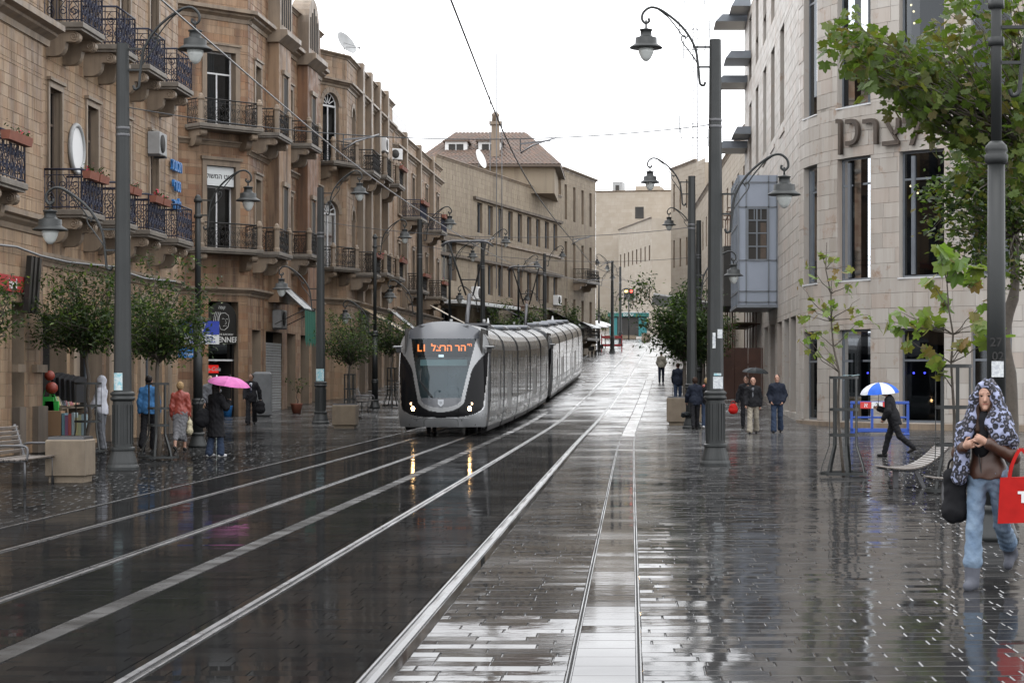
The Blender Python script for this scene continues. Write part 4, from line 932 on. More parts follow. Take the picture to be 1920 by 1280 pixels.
def tram_unit(name, label, Y0, with_text):
    """front bumper at street distance Y0, 32.5 m long; local axes: x across, y backwards, z up"""
    base = W(TL, Y0); t = thing(name, label, 'tram', base, 0, 'coupled tram units')
    def path(s):
        return Vector((TL + float(cx(Y0 + s)) - base.x, s, float(zg(Y0 + s)) - base.z))
    yaw0 = math.atan2(path(6)[0], 6.0); Rz = Matrix.Rotation(-yaw0, 4, 'Z')
    # --- cab front, cut from one height field into its panels
    nx_, nz_ = 120, 150; Zs = [.30 + (3.42 - .30) * j / nz_ for j in range(nz_ + 1)]
    def reg(x, z):
        x = abs(x); xin = .60 + .37 * (z - 1.16) / 1.75 if z >= 1.16 else .60 * max(0, 1 - ((1.16 - z) / .29) ** 2.2) ** .5
        xb = xin + .10 if z >= 1.16 else .70 * max(0, 1 - ((1.16 - z) / .42) ** 2.2) ** .5
        xo_ = 1.22 + .075 * min(1, (z - 1) / .8) if z >= 1.0 else 1.22 * max(0, 1 - ((1.0 - z) / .42) ** 2.6) ** (1 / 2.6)
        if z > 2.91: return 'roof_panel' if x < 1.04 else ('silver_band' if x < 1.085 else 'front_shell')
        if z > 2.895 and x < xb: return 'rubber_seal'
        if x < xin: return 'windscreen' if z > 1.16 else 'lower_panel'
        if x < xb: return 'silver_band'
        inner = xb + .34 * max(0, (z - 1.9) / .67) ** 1.6
        if z < 2.57 and inner < x < xo_ and z > .58: return 'side_glass'
        if z < 2.57 and xo_ <= x < xo_ + .032 and z > .56: return 'bright_trim'
        if .555 < z <= .59 and x < .8: return 'bright_trim'
        return 'front_shell'
    mats = dict(roof_panel='tram_panel', silver_band='tram_silver', front_shell='tram_silver', windscreen='tram_wind', lower_panel='tram_panel', side_glass='tram_black', bright_trim='tram_trim', rubber_seal='rubber')
    off = dict(windscreen=.006, side_glass=.0, lower_panel=.0, bright_trim=-.008, silver_band=-.004)
    grid = {}; MBs = {k: MB() for k in mats}; vmap = {k: {} for k in mats}
    def V(k, i, j):
        q = vmap[k].get((i, j))
        if q is None:
            z = Zs[j]; hw = prof_half(z); x = hw * (2 * i / nx_ - 1); v = Vector((x, front_y(x, z) + off.get(k, 0), z)); MBs[k].v.append(tuple(Rz @ v)); q = vmap[k][(i, j)] = len(MBs[k].v) - 1
        return q
    for j in range(nz_):
        zm = (Zs[j] + Zs[j + 1]) / 2; hw = prof_half(zm)
        for i in range(nx_):
            k = reg(hw * (2 * (i + .5) / nx_ - 1), zm); m = MBs[k]; m.f.append((V(k, i, j), V(k, i + 1, j), V(k, i + 1, j + 1), V(k, i, j + 1))); m.m.append(mats[k]); m.sm.append(True)
    pr = {k: m.build(k, t) for k, m in MBs.items() if m.f}
    # cab inside: back wall, desk, destination board, blind
    q = MB(); q.box(-1.2, 1.2, 2.3, 2.35, .5, 3.2, 'interior'); q.box(-1.2, 1.2, .55, 2.3, .5, .55, 'interior'); q.box(-1.15, -1.1, .8, 2.3, .5, 3.2, 'interior'); q.box(1.1, 1.15, .8, 2.3, .5, 3.2, 'interior'); q.box(-1.0, 1.0, .55, 1.3, .55, 1.12, 'tram_black'); q.build('cab_interior', t, T=Rz)
    q = MB(); q.box(-.97, .97, 1.16, 1.2, 2.36, 2.88, 'tram_black'); db = q.build('destination_board', t, T=Rz)
    q = MB(); q.box(-.72, .68, 1.05, 1.06, 2.1, 2.28, 'blind'); q.build('sun_blind', t, T=Rz); q = MB(); q.box(-.17, -.02, 1.02, 1.04, 2.36, 2.43, 'white_lit'); q.build('cab_light', t, T=Rz)
    if with_text:
        text_obj('route_number', 'L1', .29, .004, 'led', db, Rz @ Matrix.Translation((-.68, 1.14, 2.62)), .006)
        text_obj('destination', '\u05dc\u05e6\u05e8\u05d4 \u05e8\u05d4', .28, .004, 'led', db, Rz @ Matrix.Translation((.12, 1.14, 2.63)), .006)
        text_obj('destination_small', '\u05d9\u05d9\u05d7', .13, .004, 'led', db, Rz @ Matrix.Translation((.74, 1.14, 2.72)), .003)
    # lights, wiper, emblem, mirrors, bumper flap
    for s in (-1, 1):
        for (x, z, r, m_, nm) in ((.815, .84, .062, 'lamp_on', 'headlight'), (.885, .985, .038, 'lamp_side', 'indicator')):
            q = MB(); yy = front_y(x, z); q.ball((s * x, yy + .01, z), r, m_, 12, (1, .5, 1)); hl = q.build(nm, t, T=Rz)
            q = MB(); q.tube([(s * x + r * 1.15 * math.cos(a), yy - .012, z + r * 1.15 * math.sin(a)) for a in [R(30 * k) for k in range(13)]], .008, 'tram_trim', 5, False); q.build('lamp_ring', hl, T=Rz)
        q = MB(); q.bar((s * 1.28, .95, 2.62), (s * 1.52, .9, 2.66), .05, .05, 'tram_body'); q.box(s * 1.36 - .13, s * 1.36 + .13, .8, .95, 2.63, 2.69, 'tram_body', ch=.02); q.box(s * 1.34 - .07, s * 1.34 + .07, .84, .94, 2.48, 2.63, 'rubber', ch=.02); q.build('camera_mirror', t, T=Rz)
    q = MB(); yy = lambda x, z: front_y(x, z) - .035
    q.bar((-.62, yy(-.62, 1.62), 1.62), (-.6, yy(-.6, 2.02), 2.02), .022, .022, 'rubber'); q.bar((-.63, yy(-.63, 1.66), 1.66), (-.26, yy(-.26, 1.2), 1.2), .02, .02, 'rubber'); q.bar((-.6, yy(-.6, 1.6), 1.6), (-.3, yy(-.3, 1.18), 1.18), .016, .016, 'rubber'); q.ball((-.26, yy(-.26, 1.19), 1.19), .03, 'rubber', 8); q.build('wiper', t, T=Rz)
    q = MB(); yb = front_y(0, 1.02) - .012; q.prism([(-.085, 1.11), (.085, 1.11), (.085, .98), (0, .90), (-.085, .98)], 'y', yb, yb + .01, 'badge'); em = q.build('city_emblem', t, T=Rz)
    q = MB(); q.tube([(x, yb - .004, 1.01 + z) for x, z in spiral((0, 0), .04, .01, 0, 1.3, 14)], .006, 'tram_roofm', 4); q.build('emblem_relief', em, T=Rz)
    q = MB(); yb = front_y(.45, .45) - .004
    pts = [(-.5, .33), (-.5, .47), (-.46, .53), (-.40, .55), (.40, .55), (.46, .53), (.5, .47), (.5, .33)]
    q.tube([(x, front_y(x, z) - .003, z) for x, z in pts], .007, 'rubber', 4); q.build('bumper_flap_seam', t, T=Rz)
    q = MB()
    for x, z in ((-.95, .37), (.98, .37), (-.72, .5), (.6, .5)): q.ball((x, front_y(x, z), z), .022, 'rubber', 8, (1, .4, 1))
    q.build('bumper_bolts', t, T=Rz)
    q = MB()
    for k in range(3): q.bar((-.75 + k * .05, front_y(.5, 3.28) + .02 + k * .05, 3.27 + k * .022), (.75 - k * .05, front_y(.5, 3.28) + .02 + k * .05, 3.27 + k * .022), .02, .02, 'rubber')
    q.build('roof_grille', t, T=Rz)
    # --- body modules following the track
    secs = [(1.55, 6.9), (7.2, 13.2), (13.5, 19.6), (19.9, 25.9), (26.2, 31.2)]
    ring_z = [.30, .36, .6, .95, 1.5, 2.1, 2.55, 2.75, 2.92, 3.08, 3.2, 3.30, 3.37, 3.42]
    def ring(s, sh=0.0, grow=0.0):
        c = path(s); tn = (path(s + .5) - path(s - .5)); a = math.atan2(tn.x, tn.y); res = []
        for z in ring_z: res.append((prof_half(z) - sh + grow, z))
        pts = [(w_, z) for w_, z in res] + [(-w_, z) for w_, z in reversed(res)]
        return [(c.x + x * math.cos(a), c.y - x * math.sin(a), c.z + z) for x, z in pts]
    for mi, (s0, s1) in enumerate(secs):
        q = MB(); v = []; n = 4; kk = len(ring_z) * 2
        for i in range(n + 1): v += ring(s0 + (s1 - s0) * i / n)
        sides = [(i * kk + j, i * kk + (j + 1) % kk, (i + 1) * kk + (j + 1) % kk, (i + 1) * kk + j) for i in range(n) for j in range(kk)]
        q.add(v, sides + [tuple(range(kk)), tuple(range(n * kk, (n + 1) * kk))], 'tram_body', False); body = q.build('body_module', t)
        # seam bands between roof panels
        for s_ in ([s0 + .02, s1 - .02] if mi else [s1 - .02]): r_ = MB(); r_.tube(ring(s_, -.006)[5:-5], .018, 'rubber', 4); r_.build('roof_seam', body)
        # windows, doors and pillars on both sides
        nW = 5; L_ = (s1 - s0 - .2) / nW
        for sd in (1, -1):
            for i in range(nW):
                a0, a1 = s0 + .1 + i * L_ + .045, s0 + .1 + (i + 1) * L_ - .045; door = (i in (1, 2) and mi in (1, 3)) or (i == 3 and mi in (0, 2, 4)); g = MB(); z0, z1 = (.50, 2.60) if door else (1.02, 2.60)
                P = []
                for s_ in (a0, a1):
                    c = path(s_); tn = path(s_ + .5) - path(s_ - .5); a = math.atan2(tn.x, tn.y)
                    for z in (z0, z1): x = sd * (prof_half(z) + .012); P.append((c.x + x * math.cos(a), c.y - x * math.sin(a), c.z + z))
                g.add(P, [(0, 2, 3, 1)], 'tram_window'); w_ = g.build('door' if door else 'side_window', t)
                if not door:      # lower wet panel
                    g = MB(); P = []
                    for s_ in (a0, a1):
                        c = path(s_); tn = path(s_ + .5) - path(s_ - .5); a = math.atan2(tn.x, tn.y)
                        for z in (.42, .98): x = sd * (prof_half(z) + .008); P.append((c.x + x * math.cos(a), c.y - x * math.sin(a), c.z + z))
                    g.add(P, [(0, 2, 3, 1)], 'sidewall'); g.build('lower_side_panel', t)
        q = MB(); c = path((s0 + s1) / 2 + .5)
        if mi: q.box(c.x - .62, c.x + .62, c.y - 1.6, c.y + 1.6, c.z + 3.34, c.z + 3.50, 'tram_roofm', ch=.05); q.build('roof_equipment', body)
        c = path((s0 + s1) / 2)
        if mi in (0, 2, 4):
            for sd in (-1, 1):
                for dy in (-.9, .9):
                    q = MB(); q.tube([(c.x + sd * (GA - .05), c.y + dy, c.z + .3), (c.x + sd * (GA + .05), c.y + dy, c.z + .3)], .29, 'steel_dark', 20); q.build('wheel', t)
        q = MB(); p0, p1 = path(s0 + .1), path(s1 - .1)
        for sd in (-1, 1): q.add([(p0.x + sd * 1.2, p0.y, p0.z + .14), (p1.x + sd * 1.2, p1.y, p1.z + .14), (p1.x + sd * 1.26, p1.y, p1.z + .34), (p0.x + sd * 1.26, p0.y, p0.z + .34)], [(0, 1, 2, 3)], 'steel_dark')
        q.build('skirt', body)
    for s_ in (7.05, 13.35, 19.75, 26.05):
        q = MB(); v = []
        for i in range(5): v += ring(s_ - .17 + .34 * i / 4, .05 + .03 * (i % 2))
        q.add(v, [(i * kk + j, i * kk + (j + 1) % kk, (i + 1) * kk + (j + 1) % kk, (i + 1) * kk + j) for i in range(4) for j in range(kk)], 'rubber'); q.build('bellows', t)
    q = MB(); v = ring(31.2) + ring(32.0, .18) + ring(32.4, .42); q.add(v, [(i * kk + j, i * kk + (j + 1) % kk, (i + 1) * kk + (j + 1) % kk, (i + 1) * kk + j) for i in range(2) for j in range(kk)] + [tuple(range(2 * kk, 3 * kk))], 'tram_black'); q.build('rear_cab', t)
    q = MB(); c = path(-.25); q.bar((0, .5, .42), (0, -.5, .42), .16, .14, 'steel_dark'); q.build('coupler', t) if not with_text else None
    return t, path
def pantograph(t, path, s_):
    c = path(s_); q = MB(); x0, y0, z0 = c.x, c.y, c.z + 3.44
    q.box(x0 - .75, x0 + .75, y0 - .5, y0 + .5, z0 - .02, z0 + .06, 'steel_dark')
    for sx in (-.55, .55): q.tube([(x0 + sx, y0, z0 + .05), (x0 + sx, y0, z0 + .2)], .05, 'grey_box', 8)
    p = q.build('pantograph', t); hz = 6.22 - 3.44
    q = MB(); q.tube([(x0, y0 - .3, z0 + .06), (x0, y0 + .75, z0 + 1.05)], .075, 'steel_dark', 8); q.build('lower_arm', p)
    q = MB()
    for sx in (-1, 1): q.tube([(x0 + sx * .12, y0 + .75, z0 + 1.05), (x0 + sx * .62, y0 - .15, z0 + hz - .06)], .032, 'rubber', 6)
    q.tube([(x0 - .28, y0 + .46, z0 + 1.55), (x0 + .28, y0 + .46, z0 + 1.55)], .02, 'rubber', 6); q.build('upper_arm', p)
    q = MB(); pts = [(-.86, -.14), (-.7, -.02), (-.5, .02), (.5, .02), (.7, -.02), (.86, -.14)]
    for dy in (-.3, .0): q.tube([(x0 + x, y0 + dy, z0 + hz + z) for x, z in pts], .03, 'steel_dark', 6)
    for sx in (-.6, .6): q.tube([(x0 + sx, y0 - .3, z0 + hz), (x0 + sx, y0, z0 + hz)], .025, 'steel_dark', 6)
    q.build('collector_head', p)
tr1, path1 = tram_unit('tram', 'silver tram unit with lit headlights and an orange destination board', 59.2, True)
pantograph(tr1, path1, 8.6)
tr2, path2 = tram_unit('tram', 'second silver tram unit coupled behind the one with the lit headlights', 92.0, False)
pantograph(tr2, path2, 2.8)
# ================================================================== lamp posts and overhead line
def cr_(pts, n=5):
    P = [Vector(p) for p in pts]; out_ = []
    for i in range(len(P) - 1):
        p0, p1, p2, p3 = P[max(i - 1, 0)], P[i], P[i + 1], P[min(i + 2, len(P) - 1)]
        for k in range(n):
            t = k / n; out_.append(.5 * ((2 * p1) + (p2 - p0) * t + (2 * p0 - 5 * p1 + 4 * p2 - p3) * t * t + (3 * p1 - p0 - 3 * p2 + p3) * t ** 3))
    out_.append(P[-1]); return out_
def lamp_arm(post, side, z, off, k=1.0):
    f = lambda x, zz: Vector((side * (off + x * k), 0, z + zz * k))
    main = [(.10, -.80), (.13, -.87), (.20, -.84), (.22, -.72), (.24, -.5), (.31, -.1), (.55, .29), (.93, .61), (1.18, .70), (1.34, .60), (1.37, .46), (1.30, .38), (1.23, .42), (1.24, .48)]
    q = MB(); q.tube(cr_([f(*p) for p in main]), .026 * k, 'pole', 7)
    q.bar(f(-.06, -.10), f(.31, -.10), .05 * k, .035 * k, 'pole'); q.bar(f(-.06, -.50), f(.25, -.50), .05 * k, .035 * k, 'pole')
    q.tube([f(1.29, .44), f(1.29, .27)], .022 * k, 'pole', 6); arm = q.build('lamp_arm', post)
    q = MB(); q.tube(cr_([f(*p) for p in ((1.05, .66), (.85, .50), (.66, .27), (.55, .12), (.47, .10), (.45, .17), (.50, .20))]), .014 * k, 'pole', 5); q.build('scroll', arm)
    q = MB(); q.tube(cr_([f(*p) for p in ((.26, -.42), (.34, -.30), (.47, -.12), (.56, .0), (.58, .10), (.52, .13), (.49, .08), (.52, .05))]), .014 * k, 'pole', 5); q.build('scroll', arm)
    c = f(1.29, 0); q = MB(); r = k
    q.lathe([(.02, .28), (.05, .27), (.13, .255), (.135, .235), (.11, .225), (.115, .13), (.15, .10), (.215, .085), (.22, -.03), (.23, -.04), (.325, -.10), (.335, -.12), (.32, -.125), (.17, -.125)][::-1] if False else [(.17 * r, -.125 * r), (.32 * r, -.125 * r), (.335 * r, -.12 * r), (.325 * r, -.10 * r), (.23 * r, -.04 * r), (.22 * r, -.03 * r), (.215 * r, .085 * r), (.15 * r, .10 * r), (.115 * r, .13 * r), (.11 * r, .225 * r), (.135 * r, .235 * r), (.13 * r, .255 * r), (.05 * r, .27 * r), (.02 * r, .29 * r)], 'pole', 20, c)
    ln = q.build('lantern', post); q = MB()
    q.lathe([(.0, -.39 * r), (.05 * r, -.375 * r), (.10 * r, -.32 * r), (.145 * r, -.22 * r), (.165 * r, -.127 * r)], 'globe', 16, c); q.build('globe', ln)
def big_post(label, p, H, arms, name='lamp_post', grp='tall tram-line lamp posts'):
    t = thing(name, label, 'lamp post', p, 0, grp)
    q = MB(); q.lathe([(.31, 0), (.31, .05), (.295, .08), (.28, .10), (.275, .14), (.22, .33), (.215, .36), (.235, .38), (.235, .42), (.20, .44)], 'pole', 24, smooth=False); q.build('base', t)
    q = MB(); q.lathe([(.19, .43), (.185, 1.32)], 'pole', 24, smooth=False)
    for k in range(16): a = R(22.5 * k); q.box(-.012, .012, .183, .200, .5, 1.24, 'pole', Matrix.Rotation(a, 4, 'Z'))
    q.build('fluted_pedestal', t)
    q = MB(); q.lathe([(.19, 1.31), (.225, 1.335), (.235, 1.36), (.225, 1.385), (.20, 1.40), (.225, 1.43), (.235, 1.46), (.20, 1.49), (.18, 1.5)], 'pole', 24); q.build('collar', t)
    q = MB(); q.lathe([(.172, 1.48), (.150, 4.0), (.118, H), (.0, H + .01)], 'pole', 14, smooth=False); sh = q.build('shaft', t)
    q = MB()
    for z in (H - 1.75, H - 1.62): q.lathe([(.131, z - .03), (.136, z - .02), (.136, z + .02), (.131, z + .03)], 'steel_dark', 16)
    q.build('clamp_band', sh)
    for s, z in arms: lamp_arm(t, s, z, .10)
    return t
def thin_post(label, p, H, arms, r0=.094, r1=.057, zc=4.2):
    t = thing('street_lamp', label, 'street lamp', p, 0, 'slim street lamps')
    q = MB(); q.lathe([(.24, 0), (.24, .05), (.22, .09), (.16, .26), (.155, .30), (.175, .32), (.175, .36), (.14, .38)], 'pole', 20); q.build('base', t)
    q = MB(); q.lathe([(.135, .37), (.13, 1.05), (.155, 1.08), (.16, 1.12), (.13, 1.15), (.15, 1.18), (.15, 1.21), (.11, 1.25)], 'pole', 20); q.build('pedestal', t)
    q = MB(); q.lathe([(r0 + .01, 1.24), (r0, zc - .12)], 'pole', 16); q.build('shaft', t)
    q = MB(); q.lathe([(r0, zc - .13), (r0 + .03, zc - .10), (r0 + .035, zc - .03), (r0 + .01, zc - .01), (r0 + .03, zc + .02), (r0 + .02, zc + .07), (r1 + .01, zc + .12)], 'pole', 16); q.build('collar', t)
    q = MB(); q.lathe([(r1, zc + .11), (r1, H), (.02, H + .05), (0, H + .05)], 'pole', 14); u_ = q.build('upper_shaft', t)
    q = MB()
    for z in (H - .1, H - .5): q.lathe([(r1, z - .05), (r1 + .03, z - .045), (r1 + .03, z + .045), (r1, z + .05)], 'pole', 8)
    q.build('clamp', u_)
    for s, z in arms: lamp_arm(t, s, z, .05, .95)
    return t
LP = [(230, 880, 8.15), (600, 793, 8.35)]
pl = []
p = gnd(230, 880); big_post('thick grey lamp post rising between the planter and the hooded man', p, 8.15, [(1, 8.15), (-1, 4.7)]); pl.append((p, 8.15))
p = gnd(601, 794); big_post('thick grey lamp post beside the square planter with the small tree', p, 8.4, [(1, 8.3), (-1, 4.9)]); pl.append((p, 8.4))
for px_, Yq, lb in ((787, 94, 'thick grey lamp post behind the tram cab on the cafe side'), (905, 122, 'thick grey lamp post standing behind the first raised pantograph'), (1021, 158, 'thick grey lamp post standing behind the second raised pantograph')):
    X, Y = at(px_, Yq); p = G(X, Y); big_post(lb, p, 8.4, [(1, 8.3), (-1, 4.9)]); pl.append((p, 8.4))
pr_ = []
p = gnd(1341, 872); big_post('thick grey lamp post with stickers between the walkers and the tram tracks', p, 8.55, [(-1, 8.5), (1, 5.55)]); pr_.append((p, 8.55)); pstk = p
for px_, Yq, lb in ((1297, 67.5, 'thick grey lamp post in front of the dense dark tree'), (1310, 95, 'thick grey lamp post half hidden behind two others by the tree'), (1148, 185, 'far lamp post near the red market stall'), (1163, 215, 'far lamp post near the green kiosk')):
    X, Y = at(px_, Yq); p = G(X, Y); big_post(lb, p, 8.4, [(-1, 8.3), (1, 5.2)]); pr_.append((p, 8.4))
for px_, py_, H_, lb in ((371, 838, 6.35, 'slim street lamp beside the woman with the pink umbrella'), (703, 765, 7.4, 'slim street lamp behind the second bench on the cafe side')):
    p = gnd(px_, py_); thin_post(lb, p, H_, [(1, H_)] + ([(-1, 3.95)] if px_ > 500 else []), r0=.11, r1=.075, zc=3.2)
for px_, Yq, H_, lb in ((843, 112, 7.2, 'slim street lamp against the long beige building'), (972, 140, 7.2, 'slim street lamp before the middle of the beige building'), (1123, 190, 7.0, 'slim far street lamp by the end of the beige building')):
    X, Y = at(px_, Yq); thin_post(lb, G(X, Y), H_, [(1, H_)], r0=.1, r1=.07, zc=3.4)
p = gnd(1868, 1012); thin_post('slim grey street lamp right behind the woman in the leopard scarf', p, 5.85, [(1, 5.6)], r0=.094, r1=.058, zc=4.16); p18 = p
M('sticker_w', (.6, .62, .62), .5, col2=(.4, .42, .45), vs=30, vamt=.2); M('sticker_t', (.2, .42, .48), .5, col2=(.5, .55, .55), vs=22, vamt=.2)
def sticker(name, label, p, z0, z1, x0, w_, r, mat):
    q = MB(); q.v = []; N = 4
    vs = []
    for i in range(N + 1):
        x = x0 + w_ * (i / N - .5); y = -math.sqrt(max(r * r - x * x, 1e-5)) - .003; vs += [(x, y, z0), (x, y, z1)]
    q.add(vs, [(2 * i, 2 * i + 2, 2 * i + 3, 2 * i + 1) for i in range(N)], mat); tag(q.build(name, None, p), label, 'sticker')
sticker('sticker', 'narrow white vertical sticker on the lamp post by the walkers', pstk, 2.35, 2.66, -.03, .06, .17, 'sticker_w')
sticker('torn_sticker', 'pale torn round sticker high on the lamp post by the walkers', pstk, 2.55, 2.73, .09, .10, .168, 'sticker_w')
sticker('torn_poster', 'torn poster remains wrapped low round the lamp post by the walkers', pstk, 1.54, 1.78, .05, .2, .178, 'sticker_w')
sticker('sticker', 'teal sticker above the torn poster on the lamp post', pstk, 1.80, 1.85, .04, .15, .176, 'sticker_t')
sticker('poster', 'pale green poster on the lamp post beside the square planter', pl[1][0], 1.52, 1.95, 0, .28, .178, 'sticker_t'); sticker('poster', 'pale blue poster on the lamp post by the hooded man', pl[0][0], 1.52, 1.85, -.05, .18, .178, 'sticker_t')
sticker('notice', 'small white notice on the slim lamp behind the leopard scarf', p18, 1.75, 1.92, 0, .13, .102, 'sticker_w')
tt = text_mesh('27', .13, .001, 'iron', .002); tt.transform(Matrix.Rotation(R(90), 4, 'X')); tag(link('pole_number', tt, None, (p18.x - .02, p18.y - .102, 2.12)), 'painted number 27 on the slim lamp post', 'number')
tt = text_mesh('02', .13, .001, 'iron', .002); tt.transform(Matrix.Rotation(R(90), 4, 'X')); tag(link('pole_number', tt, None, (p18.x + .0, p18.y - .102, 1.97)), 'painted number 02 below the 27 on the slim lamp post', 'number')
# overhead wires
def wire(name, label, pts, r=.009, grp='overhead wires'):
    q = MB(); q.tube(pts, r, 'wire', 5); tag(q.build(name), label, 'wire', grp)
for u_, lb in ((TL, 'contact wire over the track the tram stands on'), (TR, 'contact wire over the empty track')):
    wire('contact_wire', lb, [W(u_ + .15 * math.sin(y_ / 9.0), y_, 6.2 + .0) for y_ in range(12, 290, 4)], .013)
names_ = ['nearest span wire between the two thick posts', 'span wire above the tram roof', 'span wire behind the first pantograph', 'span wire behind the second pantograph', 'farthest span wire up the street']
for i in range(5):
    (a, ha), (b, hb) = pl[i], pr_[i]; A = a + Vector((0, 0, ha - 1.2)); B = b + Vector((0, 0, hb - 1.7)); pts = []
    for k in range(25): t = k / 24; q = A.lerp(B, t); q.z -= 4 * t * (1 - t) * .45; pts.append(q)
    wire('span_wire', names_[i], pts, .011)
    if i < 4:
        for uu, lb in ((TL, 'tram side'), (TR, 'empty side')):
            t = (uu + float(cx(a.y)) - A.x) / (B.x - A.x); P0 = A.lerp(B, t); P0.z -= 4 * t * (1 - t) * .45; ctw = W(uu, P0.y, 6.2)
            rg_ = thing('wire_hanger', f'{lb} registration arm hanging from the {names_[i]}', 'wire hanger', P0); d_ = ctw - P0
            q = MB(); q.tube([(0, 0, 0), (0, 0, -.25)], .012, 'wire', 5); q.bar((0, 0, -.1), d_ + Vector((.6, 0, .25)), .03, .03, 'steel_dark'); q.build('drop_link', rg_)
            q = MB(); q.tube([d_ + Vector((.7, 0, .3)), d_ + Vector((.25, 0, .16)), d_], .016, 'steel', 6); q.build('registration_arm', rg_)
wire('feeder_cable', 'dark cable slung along the stone shopfronts', [Vector((-13.9 + .1 * math.sin(i), 38 + i * 2.0, 4.75 - .12 * abs(math.sin(i * .8)))) for i in range(13)], .03)
# ================================================================== trees
def limb(q, a, b, r0, r1, seg=5, wob=.08):
    a, b = Vector(a), Vector(b); pts = []; L = (b - a).length
    for i in range(seg + 1):
        t = i / seg; p_ = a.lerp(b, t)
        if 0 < i < seg: p_ += Vector((rng.gauss(0, wob), rng.gauss(0, wob), rng.gauss(0, wob * .5))) * L * .5
        pts.append(p_)
    q.tube(pts, [r0 + (r1 - r0) * i / seg for i in range(seg + 1)], 'bark', 6); return pts
def leaf_arrays(C, size, n, spread, mat_mb, mats, droop=.3, asp=.42):
    for _ in range(n):
        c = Vector(C) + Vector((rng.gauss(0, spread), rng.gauss(0, spread), rng.gauss(0, spread * .8)))
        L = size * rng.uniform(.6, 1.5); ax = Vector((rng.gauss(0, 1), rng.gauss(0, 1), rng.gauss(-droop, .6))).normalized(); sd_ = ax.cross(Vector((rng.gauss(0, .5), rng.gauss(0, .5), 1))).normalized(); up = sd_.cross(ax); w_ = L * asp
        m = mats[0] if rng.random() < (mats[2] if len(mats) > 2 else 1) else mats[1]
        mat_mb.add([c, c + ax * L * .5 + sd_ * w_ * .5 + up * L * .06, c + ax * L, c + ax * L * .5 - sd_ * w_ * .5 + up * L * .06], [(0, 1, 2, 3)], m)
def small_tree(label, p, th, clusters, leaf, nl, spread, mats, tr=.05, name='tree', grp=None, tilt=(0, 0)):
    t = thing(name, label, 'tree', p, 0, grp); q = MB(); top = Vector((tilt[0], tilt[1], th)); tp = limb(q, (0, 0, 0), top, tr, tr * .75, 6, .02); lv = MB()
    for c in clusters:
        c = Vector(c); st = top.lerp(Vector((0, 0, th * .8)), rng.random() * .5) if c.z > th else top
        pts = limb(q, st, c, tr * .45, .006, 5, .12)
        for k in range(2, 6): leaf_arrays(pts[k], leaf, int(nl * .42), spread, lv, mats)
        leaf_arrays(c, leaf, int(nl * .5), spread * .8, lv, mats)
    q.build('trunk', t); stuff(lv.build('crown', t)); return t
def crown_pts(n, rx, ry, rz, cz, top_=0.0):
    o_ = []
    while len(o_) < n:
        v = Vector((rng.uniform(-1, 1), rng.uniform(-1, 1), rng.uniform(-1, 1)))
        if .3 < v.length < 1 and math.sin(v.x * 5.1 + 1.3 * v.z * 4) + math.sin(v.y * 4.3 - v.z * 5.7) > -.75 - rng.random() * .5: o_.append((v.x * rx, v.y * ry, cz + v.z * rz))
    return o_
LM = ('leaf_dark', 'leaf_lite', .86)
p = G(*at(165, 47.5)); small_tree('leafy street tree beside the bookshop with its crown over the hooded man', p, 2.6, crown_pts(46, 1.65, 1.5, 1.0, 3.2) + [(-.9, 0, 4.1), (-.5, .2, 4.3), (.1, 0, 4.2), (.7, 0, 4.3)], .105, 66, .17, LM, grp='street trees on the cafe side')
p = G(*at(297, 43.6)); small_tree('leafy street tree with a wire guard behind the man in blue', p, 2.3, crown_pts(46, 1.35, 1.3, 1.0, 3.05) + [(.6, 0, 4.2), (-.3, .2, 4.3), (1.1, 0, 3.8), (-.9, 0, 3.9)], .10, 62, .16, LM, grp='street trees on the cafe side')
p = G(*at(-22, 40)); small_tree('street tree whose leaf tips reach in past the red shop sign', p, 2.6, crown_pts(16, .75, .8, .75, 3.2), .10, 50, .14, LM, grp='street trees on the cafe side')
pt3 = gnd(646, 788); p = G(pt3.x, pt3.y + 1.4); small_tree('round dark street tree behind the square planter', p, 2.2, crown_pts(36, 1.3, 1.2, .95, 3.1), .10, 60, .17, LM, grp='street trees on the cafe side')
p = G(*at(735, 88)); small_tree('dark street tree beside the tram cab near the red sign', p, 2.4, crown_pts(22, 1.1, 1.1, .9, 3.2), .12, 56, .18, LM, grp='street trees on the cafe side')
for px_, Yq, lb in ((1000, 150, 'small street tree before the red awning'), (1072, 165, 'small street tree by the white parasols'), (1135, 205, 'small street tree near the kiosk'), (940, 135, 'low street tree by the folded parasol')):
    small_tree(lb, G(*at(px_, Yq)), 2.4, crown_pts(16, 1.5, 1.4, 1.2, 3.4), .2, 44, .28, LM, grp='street trees further up')
pt = G(*at(1283, 76.5)); small_tree('dense dark tree in a planter beside the tram track with low spreading branches', pt, 2.4, [(x + .35, y, z) for x, y, z in crown_pts(48, 1.45, 1.5, 1.25, 3.75)] + [(-1.7, 0, 5.0), (-2.0, .1, 4.5), (-1.4, 0, 5.2), (-1.5, 0, 3.6), (-1.3, .2, 3.0), (.3, 0, 5.1), (1.1, 0, 2.6), (.7, .2, 2.4)], .15, 92, .24, ('leaf_dark', 'leaf_lite', .93), .09)
small_tree('second dark tree behind the two lamp posts on the walkers side', G(*at(1318, 92)), 2.4, crown_pts(30, 1.4, 1.4, 1.3, 3.3), .15, 60, .24, ('leaf_dark', 'leaf_lite', .93), .08)
